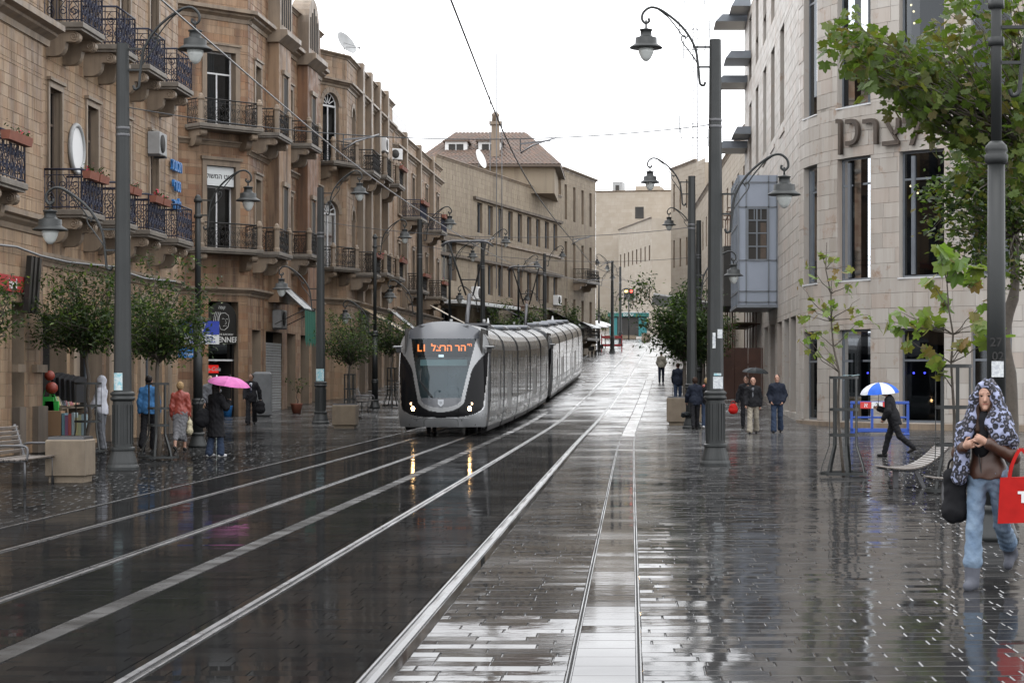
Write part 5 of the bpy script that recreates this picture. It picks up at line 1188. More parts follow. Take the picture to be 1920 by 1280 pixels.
# plane tree leaves: five-lobed
def lobed(name, mat):
    me = bpy.data.meshes.new(name); P = []; tips = [(-90 + 0, .0)]
    prof = [(-90, .05), (-60, .34), (-40, .33), (-15, .54), (2, .46), (12, .40), (26, .47), (42, .60), (54, .50), (64, .42), (76, .55), (90, .70)]
    ang = [(a, r) for a, r in prof] + [(180 - a, r) for a, r in prof[-2::-1]][:-1]
    v = [(0, 0, 0)] + [(r * math.cos(R(a)), r * math.sin(R(a)) + .12, .22 * r * r - .26 * abs(math.cos(R(a))) * r) for a, r in ang]; n = len(ang)
    me.from_pydata(v, [], [(0, 1 + i, 1 + (i + 1) % n) for i in range(n)]); me.materials.append(MATS[mat]); me.update(); return me
LF = {m: lobed('lobed_leaf', m) for m in ('leaf_plane', 'leaf_sap')}
def put_leaf(parent, pos, s, mat, as_obj, joined):
    rot = Matrix.Rotation(rng.uniform(0, 6.28), 4, 'Z') @ Matrix.Rotation(rng.gauss(R(55), R(28)), 4, 'X') @ Matrix.Rotation(rng.gauss(math.pi, .7), 4, 'Z')
    if as_obj:
        o = link('leaf', LF[mat], parent); o.location = pos; o.rotation_euler = rot.to_euler(); o.scale = (s, s, s)
    else:
        T = Matrix.Translation(pos) @ rot @ Matrix.Scale(s, 4); me = LF[mat]; joined.add([T @ v.co for v in me.vertices], [tuple(f.vertices) for f in me.polygons], mat)
ptree = thing('plane_tree', 'big plane tree with browning lobed leaves spreading over the pale building', 'tree', G(6.3, 27.5)); base = ptree.location
q = MB(); limb(q, (0, 0, 0), (.2, .2, 3.6), .2, .15, 7, .03); limb(q, (.2, .2, 3.6), (-.2, 0, 5.2), .13, .07, 5, .05)
lo_ = lambda x: np.interp(x, [1560, 1620, 1680, 1750, 1800, 1850, 1940], [108, 125, 195, 250, 330, 340, 345]); hi_ = lambda x: np.interp(x, [1560, 1600, 1640, 1720, 1760, 1800, 1940], [34, 30, 72, 90, 10, -70, -90])
tw = []
for _ in range(240):
    x_ = 1562 + (1 - rng.random() ** 1.55) * 390 if rng.random() < .85 else rng.uniform(1562, 1720); y_ = rng.uniform(hi_(x_), lo_(x_)); tw.append((x_, y_, rng.uniform(25.6, 28.8)))
cn_ = MB(); jl = MB(); allv = []
for (x_, y_, Yq) in tw:
    c = at(x_, Yq, y_) - base; rt = Vector((rng.uniform(-.6, .3) + (c.x + .2) * .45, c.y * .4, 4.3 + (c.z - 4.3) * .45)); pts = limb(cn_, rt, c, .012, .003, 6, .07)
    for _ in range(12): k = rng.choice((2, 3, 4, 5, 6, 6)); allv.append((pts[k] + Vector((rng.gauss(0, .13), rng.gauss(0, .13), rng.gauss(-.04, .11))), rng.uniform(.09, .20)))
for a_, b_ in (((-.2, 0, 5.0), (-2.2, -.2, 6.1)), ((-.1, 0, 4.4), (-1.6, .2, 5.2)), ((-.2, 0, 5.2), (-.8, .4, 7.2)), ((.1, .1, 4.0), (-1.0, -.6, 4.6))): limb(q, a_, b_, .06, .018, 7, .05)
q.build('trunk', ptree); crn = cn_.build('crown', ptree)
vis = []
for i, (c, s_) in enumerate(allv):
    wp = c + base; px_ = VX + F * wp.x / wp.y; py_ = VY - F * (wp.z - CH) / wp.y; vis.append((s_ / wp.y if -5 < py_ and px_ < 1925 else 0, i))
vis.sort(reverse=True); tops = {i for _, i in vis[:300]}
for i, (c, s_) in enumerate(allv): put_leaf(crn, c, s_, 'leaf_plane', i in tops, jl)
stuff(jl.build('more_leaves', crn))
t2 = thing('tree', 'darker small-leaved tree with a crooked trunk behind the slim lamp post', 'tree', G(6.55, 34.8)); q = MB(); lv = MB(); b2_ = t2.location
tk = [at(1900, 34.8, 860) - b2_, at(1897, 34.8, 790) - b2_, at(1893, 34.8, 700) - b2_, at(1884, 34.8, 640) - b2_, at(1890, 34.8, 590) - b2_, at(1903, 34.8, 540) - b2_, at(1901, 34.8, 440) - b2_, at(1895, 34.8, 300) - b2_]
q.tube([(0, 0, 0)] + cr_(tk, 3), [.12] * 8 + [.10] * 8 + [.08] * 7, 'bark', 8)
for _ in range(75):
    x_ = rng.uniform(1745, 1960); lim = np.interp(x_, [1740, 1790, 1840, 1960], [430, 480, 520, 560]); y_ = rng.uniform(240, lim) if x_ > 1790 else rng.uniform(330, lim); c = at(x_, 34.8 + rng.uniform(-1.4, 1.4), y_) - b2_
    pts = limb(q, tk[6] if rng.random() < .5 else tk[7], c, .025, .004, 5, .07)
    for k in (3, 4, 5): leaf_arrays(pts[k], .11, 22, .17, lv, ('leaf_plane', 'leaf_dark', .6), asp=.7)
q.build('trunk', t2); stuff(lv.build('crown', t2))
def sapling(label, px_, py_, top_y, twigs, leaf, nl, mat, lean=0):
    p = gnd(px_, py_); t = thing('sapling', label, 'sapling', p, 0, 'young trees in guards'); q = MB(); tp = at(px_ + lean, p.y, top_y) - p
    pts = limb(q, (0, 0, 0), tp, .032, .008, 9, .012); q.build('trunk', t); cw = MB(); L = []
    for (x_, y_) in twigs:
        c = at(x_, p.y + rng.uniform(-.4, .4), y_) - p; zz = max(.3, c.z - rng.uniform(.15, .5)); i = min(range(len(pts)), key=lambda i: abs(pts[i].z - zz)); tws = limb(cw, pts[i], c, .010, .003, 5, .06)
        for _ in range(nl): k = rng.choice((3, 4, 5, 5)); L.append(tws[k] + Vector((rng.gauss(0, .05), rng.gauss(0, .06), rng.gauss(-.02, .05))))
    cr = cw.build('crown', t)
    for c in L: put_leaf(cr, c, leaf * 1.45 * rng.uniform(.6, 1.2), mat, True, None)
    return p
ps1 = sapling('thin yellowing sapling in a metal guard beside the blue barrier', 1582, 893, 455, [(1500, 640), (1515, 575), (1520, 500), (1540, 470), (1560, 520), (1570, 480), (1600, 530), (1612, 560), (1590, 500), (1500, 590), (1530, 620), (1610, 600), (1628, 590), (1560, 600), (1540, 560), (1590, 625), (1500, 535), (1508, 625), (1565, 560), (1545, 640)], .10, 6, 'leaf_sap', -32)
ps2 = sapling('sapling with large green lobed leaves beside the woman in the leopard scarf', 1788, 925, 480, [(1660, 600), (1690, 610), (1710, 640), (1730, 650), (1770, 560), (1740, 520), (1780, 480), (1800, 500), (1830, 520), (1845, 500), (1850, 560), (1840, 600), (1820, 640), (1700, 590), (1730, 580), (1760, 470), (1870, 610), (1890, 620), (1750, 680), (1800, 640), (1690, 585)], .185, 5, 'leaf_sap', -10)
# tree guards
def guard(label, p, H=1.75, r=.24, flare=.42, n=7, tape=False):
    t = thing('tree_guard', label, 'tree guard', p, 0, 'metal tree guards')
    for k in range(n):
        a = 2 * math.pi * (k + .3) / n; q = MB(); cs, sn = math.cos(a), math.sin(a); pts = [(r * cs, r * sn, H), (r * cs, r * sn, .72), (r * 1.02 * cs, r * 1.02 * sn, .55), (flare * .9 * cs, flare * .9 * sn, .2), (flare * cs, flare * sn, .02)]
        for a_, b_ in zip(pts[:-1], pts[1:]): q.bar(a_, b_, .045, .012, 'pole', up=(cs, sn, .01))
        q.build('bar', t)
    for z, rr in ((H - .02, r), (H * .67, r), (.74, r), (.06, flare)):
        q = MB(); N = 24
        for k in range(N): a, b = 2 * math.pi * k / N, 2 * math.pi * (k + 1) / N; q.add([(rr_ * math.cos(x), rr_ * math.sin(x), zz) for zz in (z - .025, z + .025) for rr_, x in ((rr, a), (rr, b), (rr + .012, b), (rr + .012, a))], [(0, 1, 5, 4), (2, 3, 7, 6), (4, 5, 6, 7), (0, 1, 2, 3)], 'pole')
        q.build('ring', t)
    if tape:
        q = MB(); 
        for i in range(6): a = rng.uniform(0, 6); q.bar((r * math.cos(a), r * math.sin(a), H + .02), (r * math.cos(a + .8) * 1.1, r * math.sin(a + .8) * 1.1, H + rng.uniform(-.12, .06)), .03, .004, 'sticker_t')
        q.build('torn_tape', t)
guard('tree guard with torn tape round the thin yellowing sapling', ps1, 1.78, .25, tape=True); guard('tree guard round the sapling with the large green leaves', ps2, 1.95, .27)
guard('tree guard under the leafy tree behind the man in blue', G(*at(297, 43.6)), 1.65, .22); guard('tree guard under the leafy tree beside the bookshop', G(*at(165, 47.5)), 1.65, .3); guard('tree guard behind the square planter', G(pt3.x, pt3.y + 1.4), 1.7, .22); guard('tree guard beside the tram cab', G(*at(735, 88)), 1.7, .22)
# planters
def planter(label, p, w_=.66, d_=.66, h=.72, rim=True):
    t = thing('planter', label, 'planter', p, 0, 'square concrete planters'); q = MB(); q.box(-w_ * .43, w_ * .43, -d_ * .43, d_ * .43, 0, .11, 'concrete'); q.build('foot', t)
    q = MB(); q.box(-w_ / 2, w_ / 2, -d_ / 2, d_ / 2, .105, h, 'concrete', ch=.02); q.build('box', t)
    q = MB()
    for s in (-1, 1): q.box(-w_ / 2 + .03, w_ / 2 - .03, s * (d_ / 2 - .06) - .025, s * (d_ / 2 - .06) + .025, h, h + .045, 'steel_dark'); q.box(s * (w_ / 2 - .06) - .025, s * (w_ / 2 - .06) + .025, -d_ / 2 + .085, d_ / 2 - .085, h, h + .045, 'steel_dark')
    q.box(-w_ / 2 + .08, w_ / 2 - .08, -d_ / 2 + .08, d_ / 2 - .08, h - .02, h + .02, 'bark'); q.build('rim', t)
p = gnd(122, 905); planter('square concrete planter beside the bench under the bookshop', p + Vector((0, .33, 0))); p = gnd(645, 803); planter('square concrete planter in front of the small round tree', p + Vector((0, .33, 0)), .78, .78, .78); p = gnd(1283, 797); planter('square concrete planter behind the woman with the folded umbrella', p + Vector((0, .5, 0)), 1.2, 1.0, .95)
p = gnd(1211, 641); planter('far dark planter standing in the middle of the street', p, 1.0, 1.0, 1.0)
# benches
def bench(label, p, rz, L=1.9):
    t = thing('bench', label, 'bench', p, rz, 'slatted benches')       # faces local -y
    M_ = 'bench_wood'
    for i in range(6): q = MB(); q.box(-L / 2, L / 2, -.26 + i * .088, -.26 + i * .088 + .068, .43 + (.012 if i in (0, 5) else 0), .46 + (.012 if i in (0, 5) else 0), M_, ch=.006); q.build('seat_slat', t)
    for i in range(6): q = MB(); y_, z_ = .29 + i * .022, .52 + i * .075; q.box(-L / 2, L / 2, y_ - .012, y_ + .014, z_, z_ + .058, M_, ch=.006); q.build('back_slat', t)
    for s in (-1, 1):
        q = MB(); x = s * (L / 2 - .12); q.tube([(x, .24, 0), (x, .24, .42), (x, .42, .98)], .024, 'steel_dark', 7); q.tube([(x, -.22, 0), (x, -.22, .42), (x, .24, .42)], .024, 'steel_dark', 7); q.build('leg_frame', t)
        q = MB(); q.tube(cr_([(x, -.25, .42), (x, -.27, .58), (x, -.22, .66), (x, 0, .67), (x, .22, .66), (x, .31, .58)]), .02, 'steel_dark', 7); q.build('armrest', t)
M('bench_wood', (.085, .07, .06), .3, col2=(.13, .11, .095), vs=9, rough2=.45, spec=.6)
p = gnd(30, 915); bench('slatted bench with black arm loops beside the bookshop planter', Vector((p.x - .12, p.y + .9, 0)), R(90) + R(0), 1.8); p = gnd(680, 772); bench('slatted bench behind the square planter with the small tree', Vector((p.x, p.y + .8, p.z)), R(90), 1.8)
def lounger(label, p, rz, L=.62):
    t = thing('lounge_bench', label, 'bench', p, rz, 'curved lounge benches'); t.scale = (.84, .84, .84); prof = cr_([(-.62, 0, .40), (-.3, 0, .37), (0, 0, .40), (.25, 0, .52), (.45, 0, .68), (.58, 0, .80)], 4)
    for a, b in zip(prof[:-1], prof[1:]):
        d_ = (b - a); q = MB(); q.bar(a + d_ * .1 + Vector((0, 0, 0)), a + d_ * .86, L, .025, 'bench_wood', up=(0, 0, 1)) if False else None
        m = (a + b) / 2; T = Matrix.Translation(m) @ Matrix.Rotation(-math.atan2(d_.z, d_.x), 4, 'Y'); q.box(-d_.length * .42, d_.length * .42, -L / 2, L / 2, -.013, .013, 'bench_wood', T, ch=.005); q.build('slat', t)
    for s in (-1, 1):
        q = MB(); q.tube([v + Vector((0, s * (L / 2 - .08), -.03)) for v in prof], .02, 'steel_dark', 6); q.build('rail', t)
    q = MB(); q.bar((.02, 0, .36), (.2, 0, 0), .10, .07, 'steel_dark'); q.build('leg', t); q = MB(); q.bar((-.35, 0, .34), (-.35, 0, 0), .10, .05, 'steel_dark'); q.build('leg', t)
p = gnd(1722, 915); lounger('curved slatted lounge bench beside the man with the blue and white umbrella', p + Vector((-.05, .2, 0)), R(8), .95); p = gnd(1790, 938); lounger('curved slatted lounge bench half hidden behind the leopard scarf', p + Vector((.15, .1, 0)), R(8), .7)
# blue plastic barrier
M('blue_plastic', (.010, .05, .27), .4, col2=(.012, .06, .3), vs=4); M('red_plastic', (.5, .03, .025), .4); M('white_plastic', (.65, .65, .65), .4)
bb = thing('barrier', 'blue plastic crowd barrier with a red and white warning strip before the glazed corner', 'barrier', G(6.65, 61.6), R(-3)); q = MB(); W_, H_ = 1.78, 1.02
for x0, x1, z0, z1 in ((0, W_, .93, 1.02), (0, W_, .08, .2), (0, .08, .02, .93), (W_ - .08, W_, .02, .93), (.62, .7, .2, .93), (1.15, 1.23, .2, .93), (.08, W_ - .08, .5, .56)): q.box(x0, x1, -.03, .03, z0, z1, 'blue_plastic', ch=.012)
q.build('frame', bb); q = MB()
for x in (.1, W_ - .1): q.box(x - .09, x + .09, -.3, .3, 0, .05, 'blue_plastic', ch=.01); q.box(x - .03, x + .03, -.05, .05, .05, .1, 'blue_plastic')
q.build('feet', bb)
for i, m_ in enumerate(('red_plastic', 'white_plastic', 'red_plastic')):
    q = MB(); q.box(.3 + i * .34, .3 + i * .34 + .335, -.045, -.031, .80, 1.0, m_); wp_ = q.build('warning_panel', bb)
    text_obj('sign_letter', ('\u05d0', '2', '\u05e7')[i], .18, .002, 'white_plastic' if i != 1 else 'iron', wp_, Matrix.Translation((.47 + i * .34, -.047, .90)), .004)
# ================================================================== signs, shop things, awnings
M('sign_blue', (.015, .035, .30), .4, col2=(.02, .05, .34)); M('sign_white', (.6, .62, .62), .45); M('sign_red', (.32, .02, .025), .4); M('sign_black', (.010, .009, .008), .35); M('chalk', (.55, .55, .53), .7); M('blue_paint', (.03, .16, .42), .4)
M('awning_green', (.010, .09, .06), .6, col2=(.015, .12, .08), vs=6); M('awning_silver', (.33, .34, .34), .25, metal=.4, rough2=.4); M('awning_gold', (.36, .24, .10), .35, col2=(.26, .18, .09), vs=4); M('awning_orange', (.48, .11, .04), .6); M('awning_red', (.22, .05, .055), .6, col2=(.28, .10, .10)); M('awning_white', (.62, .64, .64), .4, col2=(.5, .52, .53), vs=3); M('awning_beige', (.42, .35, .26), .6)
M('green_bag', (.03, .40, .06), .55, col2=(.02, .30, .05)); M('ball_red', (.22, .035, .02), .5); M('cloth_black', (.012, .012, .014), .75); M('cardboard', (.26, .16, .09), .8); M('books', (.3, .25, .3), .5, rand=[(.4, .38, .34), (.10, .10, .25), (.35, .08, .07), (.45, .42, .2), (.08, .2, .25), (.5, .5, .5)])
M('coke_red', (.5, .015, .015), .3, emit=(.85, .03, .02), es=.55); M('fridge_lit', (.7, .75, .72), emit=(.8, .95, .9), es=1.2)
def on_wall(name, label, fac, u_, z_, cat, out_=.0): p = fac.world(u_, -out_); return thing(name, label, cat, (p.x, p.y, z_ + fac.bz), fac.ang)
# arched cafe sign
um = (da + db) / 2; aw = (db - da) / 2; zs_ = 4.75 - aw
sg = on_wall('arched_sign', 'black arched sign with a line-drawn face and the name BRENNER over the cafe door', fc, um, 3.1, 'sign', -.12); q = MB()
pts = [(-aw, 0), (aw, 0), (aw, zs_ - 3.1)] + [(aw * math.cos(t), zs_ - 3.1 + aw * math.sin(t)) for t in [math.pi * k / 14 for k in range(1, 14)]] + [(-aw, zs_ - 3.1)]
q.prism(pts, 'y', 0, .03, 'sign_black'); q.build('board', sg)
text_obj('name', 'BRENNER', .30, .003, 'chalk', sg, Matrix.Translation((.12, -.004, .17)), .004); text_obj('tagline', 'BY THE RAILWAY', .11, .003, 'chalk', sg, Matrix.Translation((.1, -.004, .38))); text_obj('word', '\u05d4\u05e4\u05e7', .17, .003, 'chalk', sg, Matrix.Translation((0, -.004, 1.42)))
q = MB(); fp = [(-.05, .58), (.12, .55), (.28, .68), (.34, .92), (.30, 1.12), (.15, 1.22), (-.04, 1.2), (-.14, 1.06), (-.16, .85), (-.05, .58)]
q.tube([(x, -.008, z) for x, z in fp], .011, 'chalk', 4); q.tube(cr_([(.0, -.008, .98), (.06, -.008, 1.0), (.12, -.008, .97)]), .008, 'chalk', 4); q.tube(cr_([(.18, -.008, .97), (.24, -.008, .99), (.28, -.008, .96)]), .008, 'chalk', 4); q.tube(cr_([(.16, -.008, .95), (.2, -.008, .82), (.14, -.008, .80)]), .008, 'chalk', 4); q.tube(cr_([(.06, -.008, .70), (.15, -.008, .73), (.22, -.008, .70)]), .008, 'chalk', 4)
for i in range(4): q.tube(cr_([(-.38 + i * .07, -.008, .78), (-.36 + i * .08, -.008, 1.05), (-.28 + i * .07, -.008, 1.25)]), .010, 'chalk', 4)
q.build('face_drawing', sg)
q = fc.mb(); q.box(da, db, .3, .36, 2.45, 2.52, 'frame_white'); q.box(da, da + .07, .3, .36, .25, 3.1, 'sign_black'); q.box(db - .07, db, .3, .36, .25, 3.1, 'sign_black'); fc.put('door_frame', q)
q = fc.mb(); q.add([(da, .4, 2.5), (db, .4, 2.5), (db, .4, 3.1), (da, .4, 3.1)], [(0, 1, 2, 3)], 'glass_dark'); fc.put('fanlight', q)
fr = on_wall('drinks_fridge', 'tall drinks fridge with a glowing red header inside the cafe door', fc, um - .15, .27, 'fridge', -.75); q = MB(); q.box(-.42, .42, 0, .6, 0, 2.05, 'sign_black', ch=.02); q.build('cabinet', fr)
q = MB(); q.box(-.40, .40, -.03, -.002, 1.72, 2.03, 'coke_red'); hd_ = q.build('header', fr); text_obj('lettering', 'Coca-Cola', .22, .004, 'sign_white', hd_, Matrix.Translation((0, -.036, 1.87)), .004, .25)
q = MB(); q.box(-.36, .30, -.02, -.002, .2, 1.66, 'interior'); q.build('glass_door', fr); q = MB(); q.box(.31, .34, -.03, -.002, .3, 1.64, 'fridge_lit'); q.build('light_strip', fr)
tag(MB().lathe([(.15, 0), (.2, .42), (.21, .45), (.19, .45), (.14, .03)], 'blue_paint', 16).build('bucket', None, (*fc.world(um + .35, .25)[:2], .27)), 'blue plastic bucket in the cafe doorway', 'bucket')
# pharmacy signs
ps = thing('pharmacy_sign', 'blue and white pharmacy sign sticking out over the pavement', 'sign', Vector((*at(372, 74.5), 0)), R(8)); zz = CH + (VY - 645) * 74.5 / F; q = MB(); q.box(-.75, .75, 0, .08, zz + .35, zz + .85, 'sign_blue'); q.build('blue_panel', ps); q = MB(); q.box(-.75, .75, 0, .08, zz, zz + .345, 'sign_white'); q.build('white_panel', ps)
text_obj('lettering', '\u05d5\u05d9\u05dc', .42, .003, 'sign_white', ps, Matrix.Translation((.05, -.004, zz + .62)), .006); text_obj('lettering', 'STYLES', .10, .003, 'sign_white', ps, Matrix.Translation((.2, -.004, zz + .41))); text_obj('lettering', '\u05ea\u05d7\u05e7\u05e8\u05de \u05ea\u05d9\u05d1', .18, .003, 'sign_blue', ps, Matrix.Translation((.1, -.004, zz + .24)), .004); text_obj('lettering', 'PHARMACY  APTEKA', .11, .003, 'sign_blue', ps, Matrix.Translation((.1, -.004, zz + .08)), .002)
q = MB(); q.box(-1.2, -.7, .02, .06, zz + .1, zz + .2, 'steel_dark'); q.bar((-.9, .04, 0 - zz * 0 + .1), (-.9, .04, zz + .8), .05, .05, 'steel_dark'); q.build('bracket', ps)
p2_ = thing('small_blue_sign', 'small blue sign hanging under the pharmacy sign', 'sign', Vector((*at(350, 74.4), zz - .5)), R(8)); q = MB(); q.box(-.42, .42, 0, .05, 0, .42, 'blue_paint'); q.build('panel', p2_); text_obj('lettering', '5 \u05e8\u05d5\u05d8\u05e7\u05d5\u05d3', .13, .002, 'sign_white', p2_, Matrix.Translation((0, -.003, .12)))
# white window sign with a name
ws_ = on_wall('window_sign', 'white sign with black lettering over the lower balcony door', fc, (wa + wb) / 2, 9.22, 'sign', -.1); q = MB(); hw_ = (wb - wa) / 2; q.box(-hw_, hw_, 0, .04, 0, .74, 'sign_white'); q.build('panel', ws_); text_obj('lettering', '\u05e9\u05dc\u05d5\u05e9\u05de\u05d4 \u05d8\u05d5\u05d7\u05d4', .32 * hw_ / .8, .003, 'iron', ws_, Matrix.Translation((0, -.004, .36)), .004)
# red shop sign, blue letters, oval sign on the near stone building
rs_ = thing('shop_sign', 'red shop sign strip with white letters and leaning dark bars', 'sign', Vector((*f0.world(f0.u(40), -.1)[:2], 3.72)), f0.ang); q = MB(); q.box(-3.2, .9, 0, .05, 0, .36, 'sign_red'); q.build('strip', rs_); text_obj('lettering', 'lord', .34, .004, 'sign_white', rs_, Matrix.Translation((f0.u(16) - f0.u(40), -.005, .17)), .006)
for x in (-.1, .2, .55): q = MB(); q.bar((x - .18, -.1, -.45), (x + .12, -.1, .85), .16, .12, 'sign_black', up=(0, 1, 0)); q.build('leaning_bar', rs_)
bl = on_wall('wall_lettering', 'three lines of blue raised letters on the stone wall above the lower balcony', f1, f1.u(325), 6.9, 'lettering', .05)
for k, wd in enumerate(('\u05ea\u05e0\u05d5\u05db\u05ea', '\u05d9\u05e8\u05d8\u05e0', '\u05e8\u05d5\u05d0\u05dc')): text_obj('word', wd, .52, .04, 'blue_paint', bl, Matrix.Translation((0, -.05, 1.55 - k * .62)), .01)
ov = on_wall('oval_sign', 'oval pale mirror-like sign fixed above the flower boxes', f1, f1.u(140), 7.75, 'sign', .06); q = MB(); N = 28
q.prism([(.62 * math.cos(2 * math.pi * k / N), .62 * math.sin(2 * math.pi * k / N)) for k in range(N)], 'y', 0, .1, 'white_plastic'); q.build('panel', ov); q = MB(); q.tube([(.62 * math.cos(2 * math.pi * k / N), -.0, .62 * math.sin(2 * math.pi * k / N)) for k in range(N + 1)], .06, 'grey_box', 8, False); q.build('rim', ov)
# air conditioners, dish, tank
def ac(label, p, rz, s=1.0, m_='white_plastic'):
    t = thing('air_conditioner', label, 'air conditioner', p, rz, 'wall air conditioners'); q = MB(); q.box(-.42 * s, .42 * s, -.32 * s, 0, 0, .62 * s, m_, ch=.02); q.build('housing', t); q = MB(); q.lathe([(.0, .0), (.25 * s, 0), (.25 * s, .02), (0, .02)], 'interior', 16); o_ = q.build('fan_grille', t); o_.rotation_euler = (R(90), 0, 0); o_.location = (-.08 * s, -.322 * s, .31 * s)
    q = MB(); q.box(-.36 * s, -.32 * s, -.34 * s, .02, -.05, 0, 'steel_dark'); q.box(.32 * s, .36 * s, -.34 * s, .02, -.05, 0, 'steel_dark'); q.build('bracket', t)
def acw(label, fac, px_, py_, s=1.0, **k): u_ = fac.u(px_); p = fac.world(u_, -.02); ac(label, (p.x, p.y, fac.z(u_, py_) + fac.bz), fac.ang, s, **k)
acw('grey air conditioner over a doorway on the balcony building', f1, 283, 292, 1.1, m_='grey_box'); acw('air conditioner on the upper floor of the arched building', g2, 712, 285, 1.2); acw('air conditioner high on the pale building', h1, 737, 300, 1.0); acw('air conditioner low on the beige building beside the canopy', k1, 888, 562, 1.5); acw('white air conditioner above the red awning', k2, 1040, 572, 1.3); acw('old air conditioner over the shutter by the green awning', fs, 515, 615, 1.2, m_='grey_box')
ds = thing('satellite_dish', 'grey satellite dish on the parapet of the arched stone building', 'satellite dish', (at(645, 98)[0], 98, 17.2)); q = MB(); q.lathe([(0, 0), (.25, .03), (.5, .12), (.62, .2), (.6, .2), (.48, .14), (.24, .05), (0, .02)], 'grey_box', 24, (0, 0, 0)); o_ = q.build('dish', ds); o_.rotation_euler = (R(60), 0, R(60)); o_.location = (0, 0, .7)
q = MB(); q.tube([(0, 0, -.3), (0, 0, .7)], .03, 'steel_dark', 6); q.tube([(0, 0, .6), (.8, -.4, .5)], .015, 'steel_dark', 5); q.tube([(0, 0, .8), (.8, -.4, .5)], .012, 'steel_dark', 5); q.ball((.8, -.4, .5), .07, 'grey_box', 8); q.build('mount', ds)
d2 = thing('satellite_dish', 'white satellite dish on the roof edge of the beige building', 'satellite dish', (at(898, 150)[0], 150, 17.1)); q = MB(); q.lathe([(0, 0), (.4, .05), (.75, .2), (.72, .2), (.38, .07), (0, .02)], 'white_paint', 24); o_ = q.build('dish', d2); o_.rotation_euler = (R(70), 0, R(70)); o_.location = (0, 0, .9); q = MB(); q.tube([(0, 0, -.2), (0, 0, .9)], .04, 'steel_dark', 6); q.build('mount', d2)
for i, (px_, hh) in enumerate(((919, 9.5), (931, 8.8), (941, 8.0))):
    X, Y = at(px_, 151); q = MB(); q.tube([(X, Y, 8.5), (X, Y, 17.2 + hh)], .035, 'steel_dark', 5); tag(q.build('aerial_pole'), ('tallest', 'middle', 'shortest')[i] + ' of three thin aerial poles on the beige building', 'aerial', 'aerial poles')
# awnings
def awning(label, P0, P1, z0, z1, L, mat, val=.3, vmat=None, name='awning', n=1):
    """sloping cloth from wall point P0 out to P1 (plan), running L metres along the street"""
    t = thing(name, label, 'awning', (P0[0], P0[1], 0)); q = MB(); d_ = (P1[0] - P0[0], P1[1] - P0[1]); N = 8; vs = []
    for i in range(N + 1):
        for k in range(5): s = k / 4; vs.append((d_[0] * s, d_[1] * s + L * i / N, z0 + (z1 - z0) * s - .05 * math.sin(s * 3.14) + .02 * math.sin(i * 2.1)))
    q.add(vs, [(i * 5 + k, i * 5 + k + 1, i * 5 + 6 + k, i * 5 + 5 + k) for i in range(N) for k in range(4)], mat, True); q.build('cloth', t)
    q = MB(); vs = []
    for i in range(N * 2 + 1): x = d_[0] + .03 * math.sin(i * 1.7); vs += [(x, d_[1] + L * i / N / 2, z1 + .02), (x + .02, d_[1] + L * i / N / 2, z1 - val * (.85 + .15 * (i % 2)))]
    q.add(vs, [(2 * i, 2 * i + 1, 2 * i + 3, 2 * i + 2) for i in range(N * 2)], vmat or mat, True)
    vs = [(0, 0, z0), (d_[0], d_[1], z1), (d_[0], d_[1], z1 - val), (0, 0, z0 - val * .6)]
    q.build('valance', t); q = MB()
    for yy in (0, L): q.tube([(0, yy, z0 - .05), (d_[0], d_[1] + yy, z1 - .03)], .03, 'steel_dark', 6); q.tube([(0, yy, z1 - .6), (d_[0] * .96, d_[1] * .96 + yy, z1 - .06)], .02, 'steel_dark', 6)
    q.tube([(d_[0], d_[1], z1 - .02), (d_[0], d_[1] + L, z1 - .02)], .035, 'steel_dark', 6); q.build('frame', t); return t
def X_(px_, Y): return (px_ - VX) * Y / F
def Z_(py_, Y): return CH + (VY - py_) * Y / F
awning('green hanging awning with a silver top over the shuttered shop', (X_(522, 84), 83.2), (X_(570, 82), 82.2), Z_(528, 84), Z_(578, 82), 2.6, 'awning_silver', 1.55, 'awning_green')
awning('gold-edged brown awning by the slim street lamp', (X_(678, 101), 101), (X_(772, 101), 101), Z_(576, 101), Z_(630, 101), 4, 'awning_gold', .25)
awning('grey folded awning arm beside the tram cab', (X_(728, 112), 112), (X_(782, 112), 112), Z_(578, 112), Z_(622, 112), 3, 'awning_silver', .15)
awning('orange and beige awning seen just above the tram cab', (X_(806, 124), 124), (X_(878, 124), 124), Z_(572, 124), Z_(610, 124), 5, 'awning_beige', .3, 'awning_orange'); awning('dull red awning along the beige building', (X_(960, 152), 152), (X_(1022, 152), 152), Z_(574, 152), Z_(605, 152), 8, 'awning_red', .3); awning('dark awning between the canopy and the red awning', (X_(935, 148), 147), (X_(985, 148), 147), Z_(572, 148), Z_(598, 148), 5, 'cloth_black', .2)
awning('white translucent awning near the end of the beige building', (X_(1030, 165), 165), (X_(1085, 165), 165), Z_(580, 165), Z_(606, 165), 8, 'awning_white', .15); awning('white awning past the red one by the corner', (X_(1062, 174), 174), (X_(1108, 174), 174), Z_(588, 174), Z_(612, 174), 7, 'awning_white', .15)
cp = thing('shop_canopy', 'flat pale canopy slab over the shops of the beige building', 'canopy', (k1.o.x, k1.o.y, 0), k1.ang); q = MB(); q.box(0, 8.0, -1.8, 0, 6.9, 7.15, 'awning_white', ch=.03); q.build('slab', cp); cp2 = thing('shop_canopy', 'flat pale canopy slab continuing towards the red awning', 'canopy', (k2.o.x, k2.o.y, 0), k2.ang); q = MB(); q.box(0, 6.0, -1.8, 0, 6.9, 7.15, 'awning_white', ch=.03); q.build('slab', cp2)
# shutter
st = thing('roller_shutter', 'grey metal roller shutter half covering the shop under the green awning', 'shutter', (*fs.world(3.25, .06)[:2], .4), fs.ang)
for i in range(26): q = MB(); q.box(0, 3.1, -.012 - .01 * (i % 2), .01, i * .11, i * .11 + .095, 'grey_box', ch=.004); q.build('slat', st)
